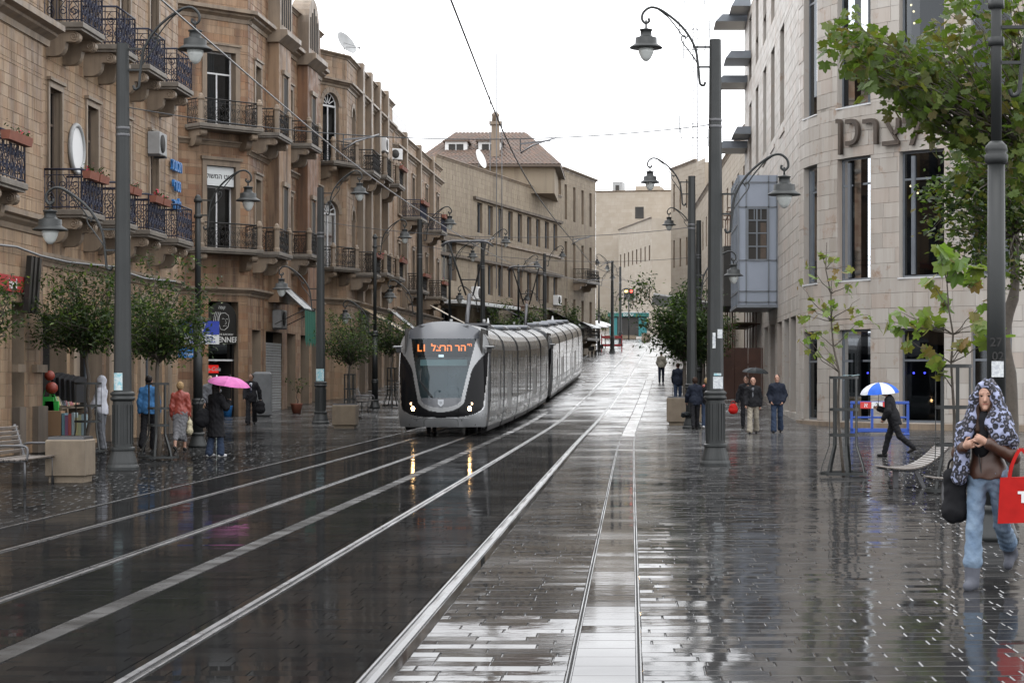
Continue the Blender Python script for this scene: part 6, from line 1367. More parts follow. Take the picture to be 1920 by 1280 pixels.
# parasols
def parasol(label, p, r, h, mat, open_=True):
    t = thing('parasol', label, 'parasol', p, 0, 'cafe parasols'); q = MB(); q.tube([(0, 0, 0), (0, 0, h)], .03, 'steel_dark', 7); q.lathe([(.3, 0), (.3, .06), (.05, .1)], 'concrete', 12); q.build('pole', t); q = MB()
    if open_: q.lathe([(r, h - .55), (r * .98, h - .5), (r * .5, h - .2), (.04, h)], mat, 8, smooth=False)
    else: q.lathe([(.10, h - 1.5), (.20, h - 1.4), (.14, h - .5), (.03, h)], mat, 10)
    q.build('canopy', t)
parasol('folded white parasol beside the first pantograph', G(*at(915, 128)), .2, 3.6, 'awning_white', False); parasol('folded white parasol near the second pantograph', G(*at(1036, 150)), .2, 3.6, 'awning_white', False)
for px_, Yq, lb in ((1108, 183, 'open white parasol over the cafe chairs'), (1093, 176, 'open white parasol behind the tram end'), (1120, 192, 'open white parasol nearest the red stall')): parasol(lb, G(*at(px_, Yq)), 1.6, 2.9, 'awning_white')
for px_, Yq, lb in ((1110, 172, 'dark cafe chair standing closest to the tram end'), (1116, 174, 'second dark cafe chair from the tram end'), (1122, 178, 'third dark cafe chair from the tram end'), (1128, 181, 'dark cafe chair closest to the red market stall')):
    t = thing('cafe_chair', lb, 'chair', G(*at(px_, Yq)), R(rng.uniform(0, 360)), 'far cafe chairs'); q = MB(); q.box(-.22, .22, -.22, .22, .43, .46, 'iron'); q.build('seat', t); q = MB(); q.box(-.22, .22, .2, .23, .5, .85, 'iron'); q.build('backrest', t)
    for sx in (-.2, .2):
        for sy in (-.2, .2): q = MB(); q.box(sx - .02, sx + .02, sy - .02, sy + .02, 0, .43, 'iron'); q.build('leg', t)
stl = thing('market_stall', 'small red market stall with shelves beside the far lamp post', 'stall', G(*at(1147, 190))); q = MB(); q.box(-1.0, 1.0, -.4, .4, 1.25, 1.45, 'sign_red'); q.box(-1.0, 1.0, -.4, .4, .5, .7, 'sign_red'); q.build('shelves', stl); q = MB()
for sx in (-.95, .95): q.box(sx - .05, sx + .05, -.4, .4, 0, 1.6, 'sign_red')
q.build('side_panel', stl)
# kiosk and lights at the far crossing
M('kiosk_green', (.01, .12, .11), .4); M('kiosk_teal', (.02, .16, .17), .35); M('red_light', (.8, .05, .03), emit=(1, .06, .04), es=8); M('amber_light', (.9, .7, .2), emit=(1, .75, .3), es=4)
X, Y = at(1178, 255); kk_ = thing('kiosk', 'green glazed street kiosk with a lettered fascia at the far crossing', 'kiosk', G(X, Y)); q = MB(); q.box(-2.3, 2.3, 0, 2.5, .4, 2.8, 'interior'); q.box(-2.35, -1.4, -.03, 0, .4, 2.7, 'kiosk_teal'); q.box(1.3, 2.35, -.03, 0, .4, 2.7, 'kiosk_teal'); q.build('cabin', kk_); q = MB(); q.box(-2.6, 2.6, -.3, 2.6, 2.8, 3.3, 'kiosk_green', ch=.05); fz = q.build('fascia', kk_); text_obj('lettering', '\u05dd\u05d9\u05e0\u05d5\u05ea\u05e2', .45, .01, 'sign_white', fz, Matrix.Translation((0, -.33, 3.05)), .01); q = MB(); q.box(-2.6, 2.6, -.3, 2.6, 3.32, 3.4, 'white_plastic'); q.build('roof_edge', kk_)
for i in range(4): q = MB(); q.box(-3.0, 1.0, -1.6 + i * .3, .0, .0 + i * .12, .12 + i * .12, 'concrete'); q.build('step', kk_)
tl_ = thing('traffic_light', 'far traffic light showing red beside an amber lamp', 'traffic light', G(*at(1179, 250))); q = MB(); q.tube([(0, 0, 0), (0, 0, 6.2)], .08, 'pole', 8); q.build('pole', tl_); q = MB(); q.box(-.6, .6, -.15, .15, 5.0, 6.3, 'iron'); q.build('housing', tl_); q = MB(); q.ball((.3, -.16, 6.0), .17, 'red_light', 10); q.build('red_lamp', tl_); q = MB(); q.box(-.5, -.1, -.19, -.16, 5.85, 6.1, 'amber_light'); q.build('amber_lamp', tl_)
# bookshop display in front of the near stone building
sh_ = on_wall('display_shelf', 'wooden shelf of magazines at the bookshop front', f1, 51.3 - u0, 0, 'shelf', .25); q = MB(); q.box(-1.0, 1.0, -.2, .2, 1.0, 1.04, 'ply'); q.box(-1.0, -.96, -.2, .2, 0, 1.0, 'ply'); q.box(.96, 1.0, -.2, .2, 0, 1.0, 'ply'); q.build('shelf_board', sh_)
for i in range(12): q = MB(); T = Matrix.Translation((-.9 + i * .15, 0, 1.05)) @ Matrix.Rotation(R(-18), 4, 'X'); q.box(-.06, .06, -.1, -.085, 0, .24, 'books', T); q.build('magazine', sh_)
for i in range(9): q = MB(); q.box(-.85 + i * .19, -.72 + i * .19, -.15, .12, .5, .5 + rng.uniform(.2, .3), 'books'); q.build('book', sh_)
for i, (px_, py_, lb) in enumerate(((95, 770, 'bright green bag hanging at the bookshop front'), (104, 778, 'bright green bag hanging lower beside the other green bag'))):
    Y = 50.6; q = MB(); c = at(px_, Y, py_) ; q.prism([(-.16, 0), (.16, 0), (.2, -.55 - .1 * i), (-.2, -.52 - .1 * i)], 'y', -.05, .05, 'green_bag'); g_ = tag(q.build('bag', None, (c.x, Y - .3, c.z + .35)), lb, 'bag')
    q = MB(); q.tube([(-.1, 0, 0), (-.06, 0, .16), (.06, 0, .16), (.1, 0, 0)], .012, 'green_bag', 5); q.build('handle', g_)
c = at(97, 50.3, 727); q = MB(); q.ball((0, 0, 0), .15, 'ball_red', 16); tag(q.build('ball', None, c), 'dark red ball hanging above the green bags', 'ball')
c = at(93, 50.4, 704); q = MB(); q.ball((0, 0, 0), .13, 'ball_red', 16); tag(q.build('ball', None, c), 'smaller dark red ball hanging higher at the bookshop', 'ball')
for i, px_ in enumerate((112, 122, 132, 142, 151)):
    c = at(px_, 50.9, 700 + i * 2); q = MB(); q.prism([(-.08, .02), (.08, .02), (.26, -.08), (.24, -.62), (-.24, -.62), (-.26, -.08)], 'y', -.05, .05, 'cloth_black'); tag(q.build('jacket', None, c, R(60)), ['black jacket hung first at the bookshop front', 'black jacket hung second on the bookshop rail', 'black jacket hung third on the bookshop rail', 'black jacket hung fourth on the bookshop rail', 'black jacket hung last beside the tree'][i], 'jacket')
bx = thing('book_box', 'cardboard box packed with upright books beside the planter', 'box', G(*at(118, 49.6))); q = MB(); q.box(-.55, .0, -.2, .2, .35, .95, 'cardboard'); q.box(-.6, .62, -.25, .25, 0, .35, 'ply'); q.build('carton', bx)
for i in range(7): q = MB(); q.box(.02 + i * .08, .09 + i * .08, -.18, .15, .36, .36 + rng.uniform(.4, .55), 'books'); q.build('book', bx)
fp_ = thing('flower_pot', 'terracotta pot with a small shrub beside the roller shutter', 'plant pot', G(*at(556, 82))); q = MB(); q.lathe([(.16, 0), (.24, .35), (.26, .4), (.22, .4)], 'terracotta', 16); q.build('pot', fp_); q = MB(); lv = MB(); limb(q, (0, 0, .35), (.05, 0, 1.1), .02, .008)
for _ in range(8): c = (rng.gauss(.05, .2), rng.gauss(0, .2), rng.uniform(.9, 1.4)); limb(q, (.03, 0, .8), c, .008, .003); leaf_arrays(c, .1, 16, .1, lv, ('leaf_dark', 'leaf_lite', .7))
q.build('stem', fp_); stuff(lv.build('leaves', fp_))
M('cabinet', (.13, .135, .14), .5, col2=(.09, .095, .1), vs=4)
ut = thing('utility_cabinet', 'grey metal utility cabinet behind the man in the suit', 'cabinet', G(*at(491, 78.6))); q = MB(); q.box(-.35, .35, 0, .3, 0, 1.75, 'cabinet', ch=.08); q.build('body', ut); q = MB(); q.box(-.3, .3, -.012, 0, .15, 1.6, 'cabinet'); q.build('door', ut)
# ================================================================== people (implicit bodies turned into one skin each)
def cap(a, b, ra, rb, k=.03, fl=1.0): return ('c', np.array(a, float), np.array(b, float), ra, rb, k, fl)
def ell(c, r, k=.02): return ('e', np.array(c, float), np.array(r, float), None, None, k, 1.0)
def sdf_mesh(name, prims, h, mat, fold=0.0, fs=1.0, cut=None, cutp=None):
    lo = np.full(3, 9.0); hi = -lo
    for p in prims:
        if p[0] == 'c':
            r = max(p[3], p[4]); lo = np.minimum(lo, np.minimum(p[1], p[2]) - r); hi = np.maximum(hi, np.maximum(p[1], p[2]) + r)
        else: lo = np.minimum(lo, p[1] - p[2]); hi = np.maximum(hi, p[1] + p[2])
    lo -= 3 * h; hi += 3 * h; n = np.ceil((hi - lo) / h).astype(int) + 1; Fd = np.full(n, .3, np.float32); ax = [lo[i] + h * np.arange(n[i]) for i in range(3)]
    for ip, p in enumerate(prims):
        if cutp and ip == cutp[1]: Fd = np.maximum(Fd, (cutp[0] + .006 * np.sin(ax[0] * 40)[:, None, None] - ax[2][None, None, :]).astype(np.float32))
        if p[0] == 'c': r = max(p[3], p[4]); a, b = np.minimum(p[1], p[2]) - r - .06, np.maximum(p[1], p[2]) + r + .06
        else: a, b = p[1] - p[2] - .06, p[1] + p[2] + .06
        i0 = np.maximum(((a - lo) / h).astype(int), 0); i1 = np.minimum(((b - lo) / h).astype(int) + 2, n); s = tuple(slice(i0[i], i1[i]) for i in range(3))
        X = ax[0][s[0]][:, None, None]; Y = ax[1][s[1]][None, :, None]; Z = ax[2][s[2]][None, None, :]
        if p[0] == 'c':
            fl = p[6]; A, B = p[1].copy(), p[2].copy(); A[1] /= fl; B[1] /= fl; Yq = Y / fl; D = B - A; L2 = max(D @ D, 1e-9)
            t = np.clip(((X - A[0]) * D[0] + (Yq - A[1]) * D[1] + (Z - A[2]) * D[2]) / L2, 0, 1)
            d = np.sqrt((X - A[0] - t * D[0]) ** 2 + (Yq - A[1] - t * D[1]) ** 2 + (Z - A[2] - t * D[2]) ** 2) - (p[3] + t * (p[4] - p[3])); d = d * min(1, (1 + fl) / 2)
        else:
            q = np.sqrt(((X - p[1][0]) / p[2][0]) ** 2 + ((Y - p[1][1]) / p[2][1]) ** 2 + ((Z - p[1][2]) / p[2][2]) ** 2); d = (q - 1) * p[2].min()
        k = p[5]; c = Fd[s]; hh = np.maximum(k - np.abs(c - d), 0) / k; Fd[s] = np.minimum(c, d) - hh * hh * k * .25
    if fold:
        X, Y, Z = ax[0][:, None, None], ax[1][None, :, None], ax[2][None, None, :]
        Fd += fold * (np.sin(Z * 34 * fs + X * 21 + 3 * np.sin(X * 17 + Y * 9)) * np.sin(X * 23 * fs + Y * 19 - Z * 11) + .5 * np.sin(Z * 71 * fs + Y * 40 + 2 * np.sin(X * 31)))
    if cut is not None: Fd = np.maximum(Fd, (cut + .006 * np.sin(ax[0] * 40)[:, None, None] - ax[2][None, None, :]).astype(np.float32))
    S = Fd < 0; acc = np.zeros((n[0] - 1, n[1] - 1, n[2] - 1, 3), np.float32); cnt = np.zeros(acc.shape[:3], np.float32)
    cor = [(i, j, k) for i in (0, 1) for j in (0, 1) for k in (0, 1)]; sl = lambda c: tuple(slice(c[i], n[i] - 1 + c[i]) for i in range(3))
    for a in cor:
        for x in range(3):
            if a[x] == 0:
                b = list(a); b[x] = 1; fa, fb = Fd[sl(a)], Fd[sl(b)]; m = S[sl(a)] != S[sl(b)]; t = np.where(m, fa / np.where(m, fa - fb, 1), 0)
                for y in range(3): acc[..., y] += np.where(m, a[y] + (t if y == x else 0), 0)
                cnt += m
    act = cnt > 0; idx = np.full(act.shape, -1, np.int64); idx[act] = np.arange(act.sum()); ii = np.argwhere(act); V = (ii + acc[act] / cnt[act][:, None]) * h + lo; Q = []
    for x in range(3):
        y, z = (x + 1) % 3, (x + 2) % 3; a = [slice(None)] * 3; b = [slice(None)] * 3; a[x] = slice(0, n[x] - 1); b[x] = slice(1, n[x]); e = S[tuple(a)] != S[tuple(b)]; P = np.argwhere(e); P = P[(P[:, y] > 0) & (P[:, z] > 0) & (P[:, y] < n[y] - 1) & (P[:, z] < n[z] - 1)]
        sg = S[tuple(a)][tuple(P.T)]
        def I(dy, dz): q = P.copy(); q[:, y] += dy; q[:, z] += dz; return idx[tuple(q.T)]
        q = np.stack([I(-1, -1), I(0, -1), I(0, 0), I(-1, 0)], 1); q[~sg] = q[~sg][:, ::-1]; Q.append(q)
    return fast_mesh(name, V, np.concatenate(Q), mat, True)
for n_, c_, r_ in (('skin', (.36, .20, .14), .5), ('skin_dark', (.22, .12, .08), .5), ('hair_black', (.012, .010, .010), .5), ('hair_grey', (.16, .15, .14), .6), ('hair_blond', (.30, .20, .10), .55), ('hair_brown', (.035, .02, .014), .5),
                   ('c_white', (.55, .56, .62), .8), ('c_greyj', (.14, .145, .16), .85), ('c_blue', (.05, .15, .32), .8), ('c_black', (.013, .013, .015), .75), ('c_navy', (.016, .02, .032), .75), ('c_red', (.26, .045, .03), .45), ('c_grey', (.17, .17, .18), .85), ('c_khaki', (.29, .26, .21), .85), ('c_beige', (.26, .24, .20), .8), ('c_jeans', (.035, .05, .085), .85), ('c_brown', (.055, .022, .012), .42), ('c_pink', (.5, .35, .38), .8), ('boot', (.10, .105, .125), .85), ('shoe', (.015, .014, .014), .4), ('shoe_w', (.55, .55, .56), .6), ('c_cream', (.45, .40, .28), .6), ('lip', (.30, .10, .08), .5), ('eye', (.02, .015, .012), .3), ('u_pink', (.55, .15, .38), .6), ('u_black', (.015, .018, .02), .5), ('u_blue', (.03, .12, .55), .5), ('u_white', (.6, .62, .68), .5), ('tote', (.42, .014, .012), .6)):
    M(n_, c_, r_, col2=tuple(x * .72 for x in c_), vs=9, spec=.5 if n_ in ('skin', 'skin_dark', 'c_red', 'c_brown') else .12)
M('jeans', (.085, .13, .20), .85, col2=(.19, .25, .32), vs=7, vamt=.5, bump=.35, bs=45, spec=.15)
# leopard print
m = bpy.data.materials.new('leopard'); m.use_nodes = True; MATS['leopard'] = m; t_ = m.node_tree; b_ = t_.nodes['Principled BSDF']; b_.inputs['Roughness'].default_value = .85
tc = t_.nodes.new('ShaderNodeTexCoord'); nz_ = t_.nodes.new('ShaderNodeTexNoise'); nz_.inputs['Scale'].default_value = 14; mxv = t_.nodes.new('ShaderNodeMix'); mxv.data_type = 'RGBA'; mxv.inputs[0].default_value = .05
vo = t_.nodes.new('ShaderNodeTexVoronoi'); vo.inputs['Scale'].default_value = 25; cr1 = t_.nodes.new('ShaderNodeValToRGB'); e_ = cr1.color_ramp.elements; e_[0].position = 0; e_[0].color = (.15, .14, .17, 1); e_[1].position = .24; e_[1].color = (.11, .105, .13, 1)
for pos, c in ((.29, (.010, .010, .015)), (.58, (.010, .010, .015)), (.63, (.20, .22, .33)), (1, (.27, .29, .41))): q_ = e_.new(pos); q_.color = (*c, 1)
t_.links.new(tc.outputs['Object'], mxv.inputs[6]); t_.links.new(tc.outputs['Object'], nz_.inputs['Vector']); t_.links.new(nz_.outputs['Color'], mxv.inputs[7]); t_.links.new(mxv.outputs[2], vo.inputs['Vector']); t_.links.new(vo.outputs['Distance'], cr1.inputs[0]); t_.links.new(cr1.outputs[0], b_.inputs['Base Color'])
def leg_j(s, a, b, kz):
    hip = np.array((s * .095, 0, .93)); kn = hip + .44 * np.array((0, math.sin(R(a)), -math.cos(R(a)))); an = kn + .43 * np.array((0, math.sin(R(a - b)), -math.cos(R(a - b)))); return hip, kn, an, R(a - b)
def arm_j(s, a, o, e, inn=0):
    sh = np.array((s * .168, 0, 1.405)); el = sh + .29 * np.array((s * math.sin(R(o)), math.sin(R(a)) * math.cos(R(o)), -math.cos(R(a)) * math.cos(R(o)))); f = R(a + e); wr = el + .255 * np.array((s * math.sin(R(inn)), math.sin(f) * math.cos(R(inn)), -math.cos(f) * math.cos(R(inn)))); return sh, el, wr
def hand(wr, dr, palm, s, k=1.0, curl=.5):
    """palm plus five fingers; dr = direction of the hand, palm = palm normal"""
    d = np.array(dr, float); d /= np.linalg.norm(d); pn = np.array(palm, float); pn -= d * (pn @ d); pn /= np.linalg.norm(pn); sd_ = np.cross(d, pn); P = [cap(wr, wr + d * .075, .026, .032, .02), cap(wr + d * .04 + sd_ * .02, wr + d * .08 + sd_ * .024, .016, .014, .012), cap(wr + d * .04 - sd_ * .02, wr + d * .08 - sd_ * .024, .016, .014, .012)]
    for i, L in enumerate((.066, .075, .07, .055)):
        o = wr + d * .085 + sd_ * (.03 - .02 * i); m_ = o + (d * math.cos(curl) + pn * math.sin(curl)) * L * .55; e = m_ + (d * math.cos(curl * 2.2) + pn * math.sin(curl * 2.2)) * L * .5; P += [cap(o, m_, .0085, .008, .006), cap(m_, e, .008, .007, .006)]
    o = wr + d * .03 + sd_ * .03; m_ = o + (d * .6 + sd_ * .7 + pn * .3) * .04; P += [cap(o, m_, .012, .010, .008), cap(m_, m_ + (d * .9 + pn * .4) * .03, .0095, .008, .006)]
    return P
PEOPLE = []
def person(label, p, face, H=1.75, legs=((20, 8), (-18, 14)), arms=((12, 8, 18, 0), (-12, 8, 18, 0)), top=('c_black', .022, .86), bottom=('c_black', 'trousers'), shoe='shoe', hair=('hair_black', 'short'), skin='skin', h=.0125, hood=None, lean=0, head_turn=0, skirt=None, arm_pts=None, fem=False, extra=None, face_marks=True, hands_dir=None, topname='jacket', fold=.006, shirt=None, slim=1.0):
    J = [leg_j(s, *legs[i], 0) for i, s in enumerate((1, -1))]; low = min(j[2][2] for j in J) - .085; dz = np.array((0, 0, -low)); lean_ = R(lean)
    def up(v):
        v = np.array(v, float); y, z = v[1], v[2] - .95; return np.array((v[0], y * math.cos(lean_) + z * math.sin(lean_), .95 + z * math.cos(lean_) - y * math.sin(lean_))) + dz
    J = [(a + dz, b + dz, c + dz, f) for a, b, c, f in J]; A = []
    for i, s in enumerate((1, -1)):
        if arm_pts and arm_pts[i]: sh = np.array((s * .168, 0, 1.405)); A.append((up(sh), up(arm_pts[i][0]), up(arm_pts[i][1])))
        else: A.append(tuple(up(v) for v in arm_j(s, *arms[i])))
    tw = .92 if fem else 1.0; hc = up((0, .02, 1.635)); ht = R(head_turn); fd = np.array((math.sin(ht), math.cos(ht), 0)); sdv = np.array((math.cos(ht), -math.sin(ht), 0)); U = np.array((0, 0, 1.0))
    torso = [cap(up((-.10 * tw, 0, 1.355)), up((.10 * tw, 0, 1.355)), .085, .085, .05, .85), cap(up((-.02, -.01, 1.45)), up((-.15, 0, 1.405)), .05, .042, .04), cap(up((.02, -.01, 1.45)), up((.15, 0, 1.405)), .05, .042, .04), cap(up((0, .01, 1.30)), up((0, 0, 1.06)), .155 * tw, .135 * tw, .05, .70), cap(up((-.07, 0, .97)), up((.07, 0, .97)), .115, .115, .05, .85)]
    body = list(torso) + [cap(up((0, -.01, 1.42)), hc - U * .07, .06, .052, .03)]
    body += [ell(hc + U * .02, (.078, .095, .105), .02), ell(hc - U * .045 + fd * .025, (.058, .066, .066), .03), cap(hc + fd * .088 + U * .005, hc + fd * .106 - U * .028, .011, .015, .012), ell(hc + fd * .082 - U * .095, (.024, .022, .02), .02)]
    for s in (-1, 1): body += [ell(hc + sdv * s * .078 - U * .005, (.012, .02, .03), .01), cap(hc + sdv * s * .02 + fd * .085 + U * .032, hc + sdv * s * .05 + fd * .075 + U * .03, .011, .010, .012)]
    for i, (hp, kn, an, f) in enumerate(J):
        ft = np.array((0, math.cos(f * .7), -abs(math.sin(f)) * .55 if f < -.25 else 0.0)); body += [cap(hp, kn, .085, .058, .04), cap(kn, an, .056, .04, .03), cap(an - U * .045, an + ft * .15 - U * .055, .038, .028, .03)]
    for i, (sh, el, wr) in enumerate(A):
        d = wr - el; d /= np.linalg.norm(d); body += [cap(sh, el, .05, .042, .04), cap(el, wr, .042, .03, .03)]
        hd = hands_dir[i] if hands_dir and hands_dir[i] else (d, np.array((-(1, -1)[i], .25, 0.0)))
        body += hand(wr, hd[0], hd[1], i, curl=hd[2] if len(hd) > 2 else .5)
    k = H / 1.75; rz = math.atan2(-face[0], face[1])
    def out_(name, prims, mat, fo=0.0, parent=None, hh=None, fs=1.0, cut=None, cutp=None):
        me = sdf_mesh(name, prims, hh or h, mat, fo, fs, cut, cutp); me.transform(Matrix.Diagonal((k * (.93 if slim < 1 else 1), k, k, 1))); o = link(name, me, parent)
        if parent is None: o.location = p; o.rotation_euler = (0, 0, rz)
        return o
    P = tag(out_('person', body, skin), label, 'person'); tm, ti, hem = top
    cut_ = min([float(up((0, 0, hem))[2])]) if not skirt else skirt
    tp = [(c[0], c[1], c[2], (c[3] + ti * .8), (c[4] + ti * .8), .05, c[6]) for c in torso] + [cap(up((0, 0, 1.02)), up((0, 0, hem - .16)), .138 * tw + ti, .145 * tw + ti, .05, .9), cap(up((0, -.015, 1.43)), up((0, -.012, 1.485)), .075, .07, .03)]
    if skirt: tp += [cap(up((0, 0, 1.0)), np.array((0, 0, skirt)) + dz * 0, .17, .24, .05, .85)]
    slv = []
    for sh, el, wr in A: slv += [cap(sh, el, .050 + ti * .8, .044 + ti, .035), cap(el, el + (wr - el) * .93, .044 + ti, .034 + ti, .03)]
    if hood: tp += [ell(hc + U * .02 - fd * .028, (.108, .118, .135), .03), cap(hc - U * .08 - fd * .03, up((0, -.02, 1.45)), .085, .10, .05)]
    tj = out_(topname, tp + slv, tm, fold, P, fs=.7, cutp=(cut_, len(tp)))
    bm, kind = bottom; bt = [cap(up((-.07, 0, .99)), up((.07, 0, .95)), .125, .125, .05, .88)]
    for hp, kn, an, f in J:
        end = kn + (an - kn) * (.55 if kind == 'capri' else (.66 if kind == 'boots' else .98)); bt += [cap(hp, kn, .098 * slim, .078 * slim, .04), cap(kn, end, .076 * slim, .066 if kind not in ('flare', 'boots') else (.095 if kind == 'flare' else .088), .03)]
    if kind == 'capri': bt += [cap(up((0, 0, .92)), (J[0][1] + J[1][1]) / 2 - U * .12, .16, .15, .06, .9)]
    out_('trousers' if kind != 'capri' else 'skirt', bt, bm, max(fold, .004), P)
    for hp, kn, an, f in J:
        ft = np.array((0, math.cos(f * .7), -abs(math.sin(f)) * .55 if f < -.25 else 0.0)); sp_ = [cap(an - U * .05 - ft * .04, an + ft * .16 - U * .055, .045, .034, .03)]
        if kind == 'boots': sp_ = [cap(an - U * .045 - ft * .03, an + ft * .15 - U * .05, .052, .046, .03), cap(an - U * .03, kn + (an - kn) * .5, .066, .078, .03)]
        out_('shoe' if kind != 'boots' else 'boot', sp_, shoe, 0, P)
    hm, hk = hair
    if hk != 'none':
        hp_ = [ell(hc + U * .036 - fd * .020, (.086, .096, .100), .02)]
        if hk == 'bald': hp_ = [ell(hc - fd * .03 + U * .0, (.083, .075, .062), .02)]
        if hk == 'long': hp_ += [cap(hc - fd * .05, hc - fd * .055 - U * .20, .075, .06, .03), cap(hc + sdv * .06 - fd * .02, hc + sdv * .075 - U * .18, .035, .03, .03), cap(hc - sdv * .06 - fd * .02, hc - sdv * .075 - U * .18, .035, .03, .03)]
        if hk == 'bob': hp_ += [ell(hc - fd * .035 - U * .0, (.092, .085, .095), .03)]
        if not hood: out_('hair', hp_, hm, .004, P, fs=2.5)
    if face_marks and not (hood and hood == 'away'):
        ey = []
        for s in (-1, 1): ey += [ell(hc + sdv * s * .032 + fd * .0865 + U * .012, (.0155, .008, .0085), .003)]
        out_('eyes', ey, 'eye', 0, P, hh=.004); out_('mouth', [cap(hc + sdv * .02 + fd * .088 - U * .058, hc - sdv * .02 + fd * .088 - U * .058, .006, .006, .005)], 'lip', 0, P, hh=.004)
        br = [cap(hc + sdv * s * .017 + fd * .093 + U * .036, hc + sdv * s * .048 + fd * .082 + U * .036, .005, .004, .004) for s in (-1, 1)]; out_('eyebrows', br, hm if hk != 'none' else 'hair_black', 0, P, hh=.004)
    if shirt:
        out_('shirt_front', [cap(up((0, .105, 1.40)), up((0, .125, 1.12)), .05, .02, .03, .6)], shirt[0], 0, P)
        if len(shirt) > 1: out_('tie', [cap(up((0, .137, 1.41)), up((0, .150, 1.12)), .014, .022, .02, .6)], shirt[1], 0, P, hh=.006)
    for nm, prs, mt_, fo in (extra(hc, up, A, J) if extra else []): out_(nm, prs, mt_, fo, P)
    PEOPLE.append(P); Mw = Matrix.Translation(p) @ Matrix.Rotation(rz, 4, 'Z') @ Matrix.Scale(k, 4)
    return P, [Mw @ Vector(wr) for _, _, wr in A], Mw
def umbrella(label, grip, top, r, mats_, tilt=(0, 0), h=.2, prints=False):
    t = thing('umbrella', label, 'umbrella', top); q = MB(); N = 8; vs = []; fs_ = []; T = Matrix.Rotation(tilt[0], 4, 'X') @ Matrix.Rotation(tilt[1], 4, 'Y')
    for g in range(N):
        q = MB(); vs = []
        for i in range(7):
            s = i / 6
            for j in range(4):
                a = 2 * math.pi * (g + j / 3) / N; rr = r * math.sin(s * 1.35) / math.sin(1.35) * (1 - .055 * math.sin(math.pi * j / 3) * s); vs.append(T @ Vector((rr * math.cos(a), rr * math.sin(a), -h * (1 - math.cos(s * 1.35)) / (1 - math.cos(1.35)) - .04 * math.sin(math.pi * j / 3) * s * (1.25 - s))))
        q.add(vs, [(i * 4 + j, i * 4 + j + 1, i * 4 + 5 + j, i * 4 + 4 + j) for i in range(6) for j in range(3)], mats_[g % len(mats_)], True); q.build('canopy_panel', t)
    q = MB(); g = Vector(grip) - Vector(top); q.tube([T @ Vector((0, 0, .05)), (0, 0, 0), g - g.normalized() * .0], .007, 'steel_dark', 6); q.tube([g + g.normalized() * .06, g - g.normalized() * .08], .014, 'iron', 8); q.build('shaft', t); q = MB()
    for k in range(N): a = 2 * math.pi * k / N; q.tube([T @ Vector((r * math.cos(a), r * math.sin(a), -h - .005)), T @ Vector((r * .5 * math.cos(a), r * .5 * math.sin(a), -h * .26 - .015)), T @ Vector((0, 0, -.01))], .004, 'steel', 4)
    q.build('ribs', t); return t
def bag(name, label, p, rz, w_, hgt, d_, mat, handle=.2, txt=None):
    me = sdf_mesh(name, [cap((-w_ / 2 + d_, 0, -hgt + d_), (w_ / 2 - d_, 0, -hgt + d_), d_, d_, .05), cap((-w_ / 2 + d_, 0, -d_), (w_ / 2 - d_, 0, -d_), d_ * .6, d_ * .6, .05), cap((0, 0, -d_), (0, 0, -hgt + d_), w_ * .42, w_ * .45, .06, d_ / (w_ * .45))], .012, mat, .004)
    o = tag(link(name, me, None, p, rz), label, 'bag'); q = MB(); q.tube(cr_([(-w_ * .3, 0, -.03), (-w_ * .22, 0, handle * .7), (0, 0, handle), (w_ * .22, 0, handle * .7), (w_ * .3, 0, -.03)]), .010, mat, 6); q.build('handle', o); return o
# --- woman in the leopard scarf
def scarf(hc, up, A, J):
    U = np.array((0, 0, 1.0)); f = np.array((0, 1.0, 0)); L = []
    L += [cap(hc + U * .10 + f * .03, hc + U * .06 - f * .06, .045, .07, .05), ell(hc + U * .045 - f * .045, (.112, .105, .118), .04)]
    for s in (-1, 1): L += [cap(hc + U * .085 + f * .045 + np.array((s * .05, 0, 0)), hc + f * .055 + np.array((s * .103, 0, -.02)), .030, .032, .04), cap(hc + f * .055 + np.array((s * .103, 0, -.02)), up((s * .125, .09, 1.42)), .034, .05, .05), cap(hc + np.array((s * .095, -.03, 0)), up((s * .15, -.03, 1.44)), .05, .075, .06)]
    L += [cap(up((.13, .10, 1.44)), up((.19, .15, 1.22)), .06, .055, .05), cap(up((.19, .13, 1.24)), up((.215, .14, .98)), .062, .072, .05, .8), cap(up((.21, .07, 1.36)), up((.24, .08, 1.08)), .07, .05, .06), cap(up((.22, .15, 1.1)), up((.235, .16, .95)), .05, .06, .04)]
    L += [cap(up((-.10, .10, 1.46)), up((-.19, .10, 1.33)), .065, .085, .06), cap(up((-.15, .03, 1.44)), up((-.235, .04, 1.29)), .075, .062, .06), cap(up((-.18, .10, 1.36)), up((-.255, .07, 1.24)), .055, .045, .05), cap(up((-.06, .13, 1.42)), up((-.15, .17, 1.26)), .05, .045, .05), cap(up((-.05, -.09, 1.44)), up((.05, -.09, 1.44)), .10, .10, .06)]
    hr = [cap(hc + U * .085 + f * .035, hc + f * .06 + U * .05 + np.array((-.055, 0, 0)), .035, .022, .03), cap(hc + f * .04 + U * .09, hc + f * .055 + U * .0 + np.array((.072, 0, 0)), .032, .018, .03), cap(hc + f * .04 + np.array((.07, 0, -.02)), up((.06, .11, 1.36)), .02, .03, .03), cap(hc + f * .04 + np.array((-.07, 0, -.02)), up((-.03, .115, 1.38)), .018, .028, .03)]
    return [('scarf', L, 'leopard', .006), ('hair', hr, 'hair_brown', .003), ('black_top', [cap(up((.01, .055, 1.43)), up((.03, .075, 1.2)), .095, .085, .03, .75)], 'c_black', .002), ('zip', [cap(up((.05, .135, 1.15)), up((.02, .128, .95)), .006, .006, .005)], 'iron', 0)]
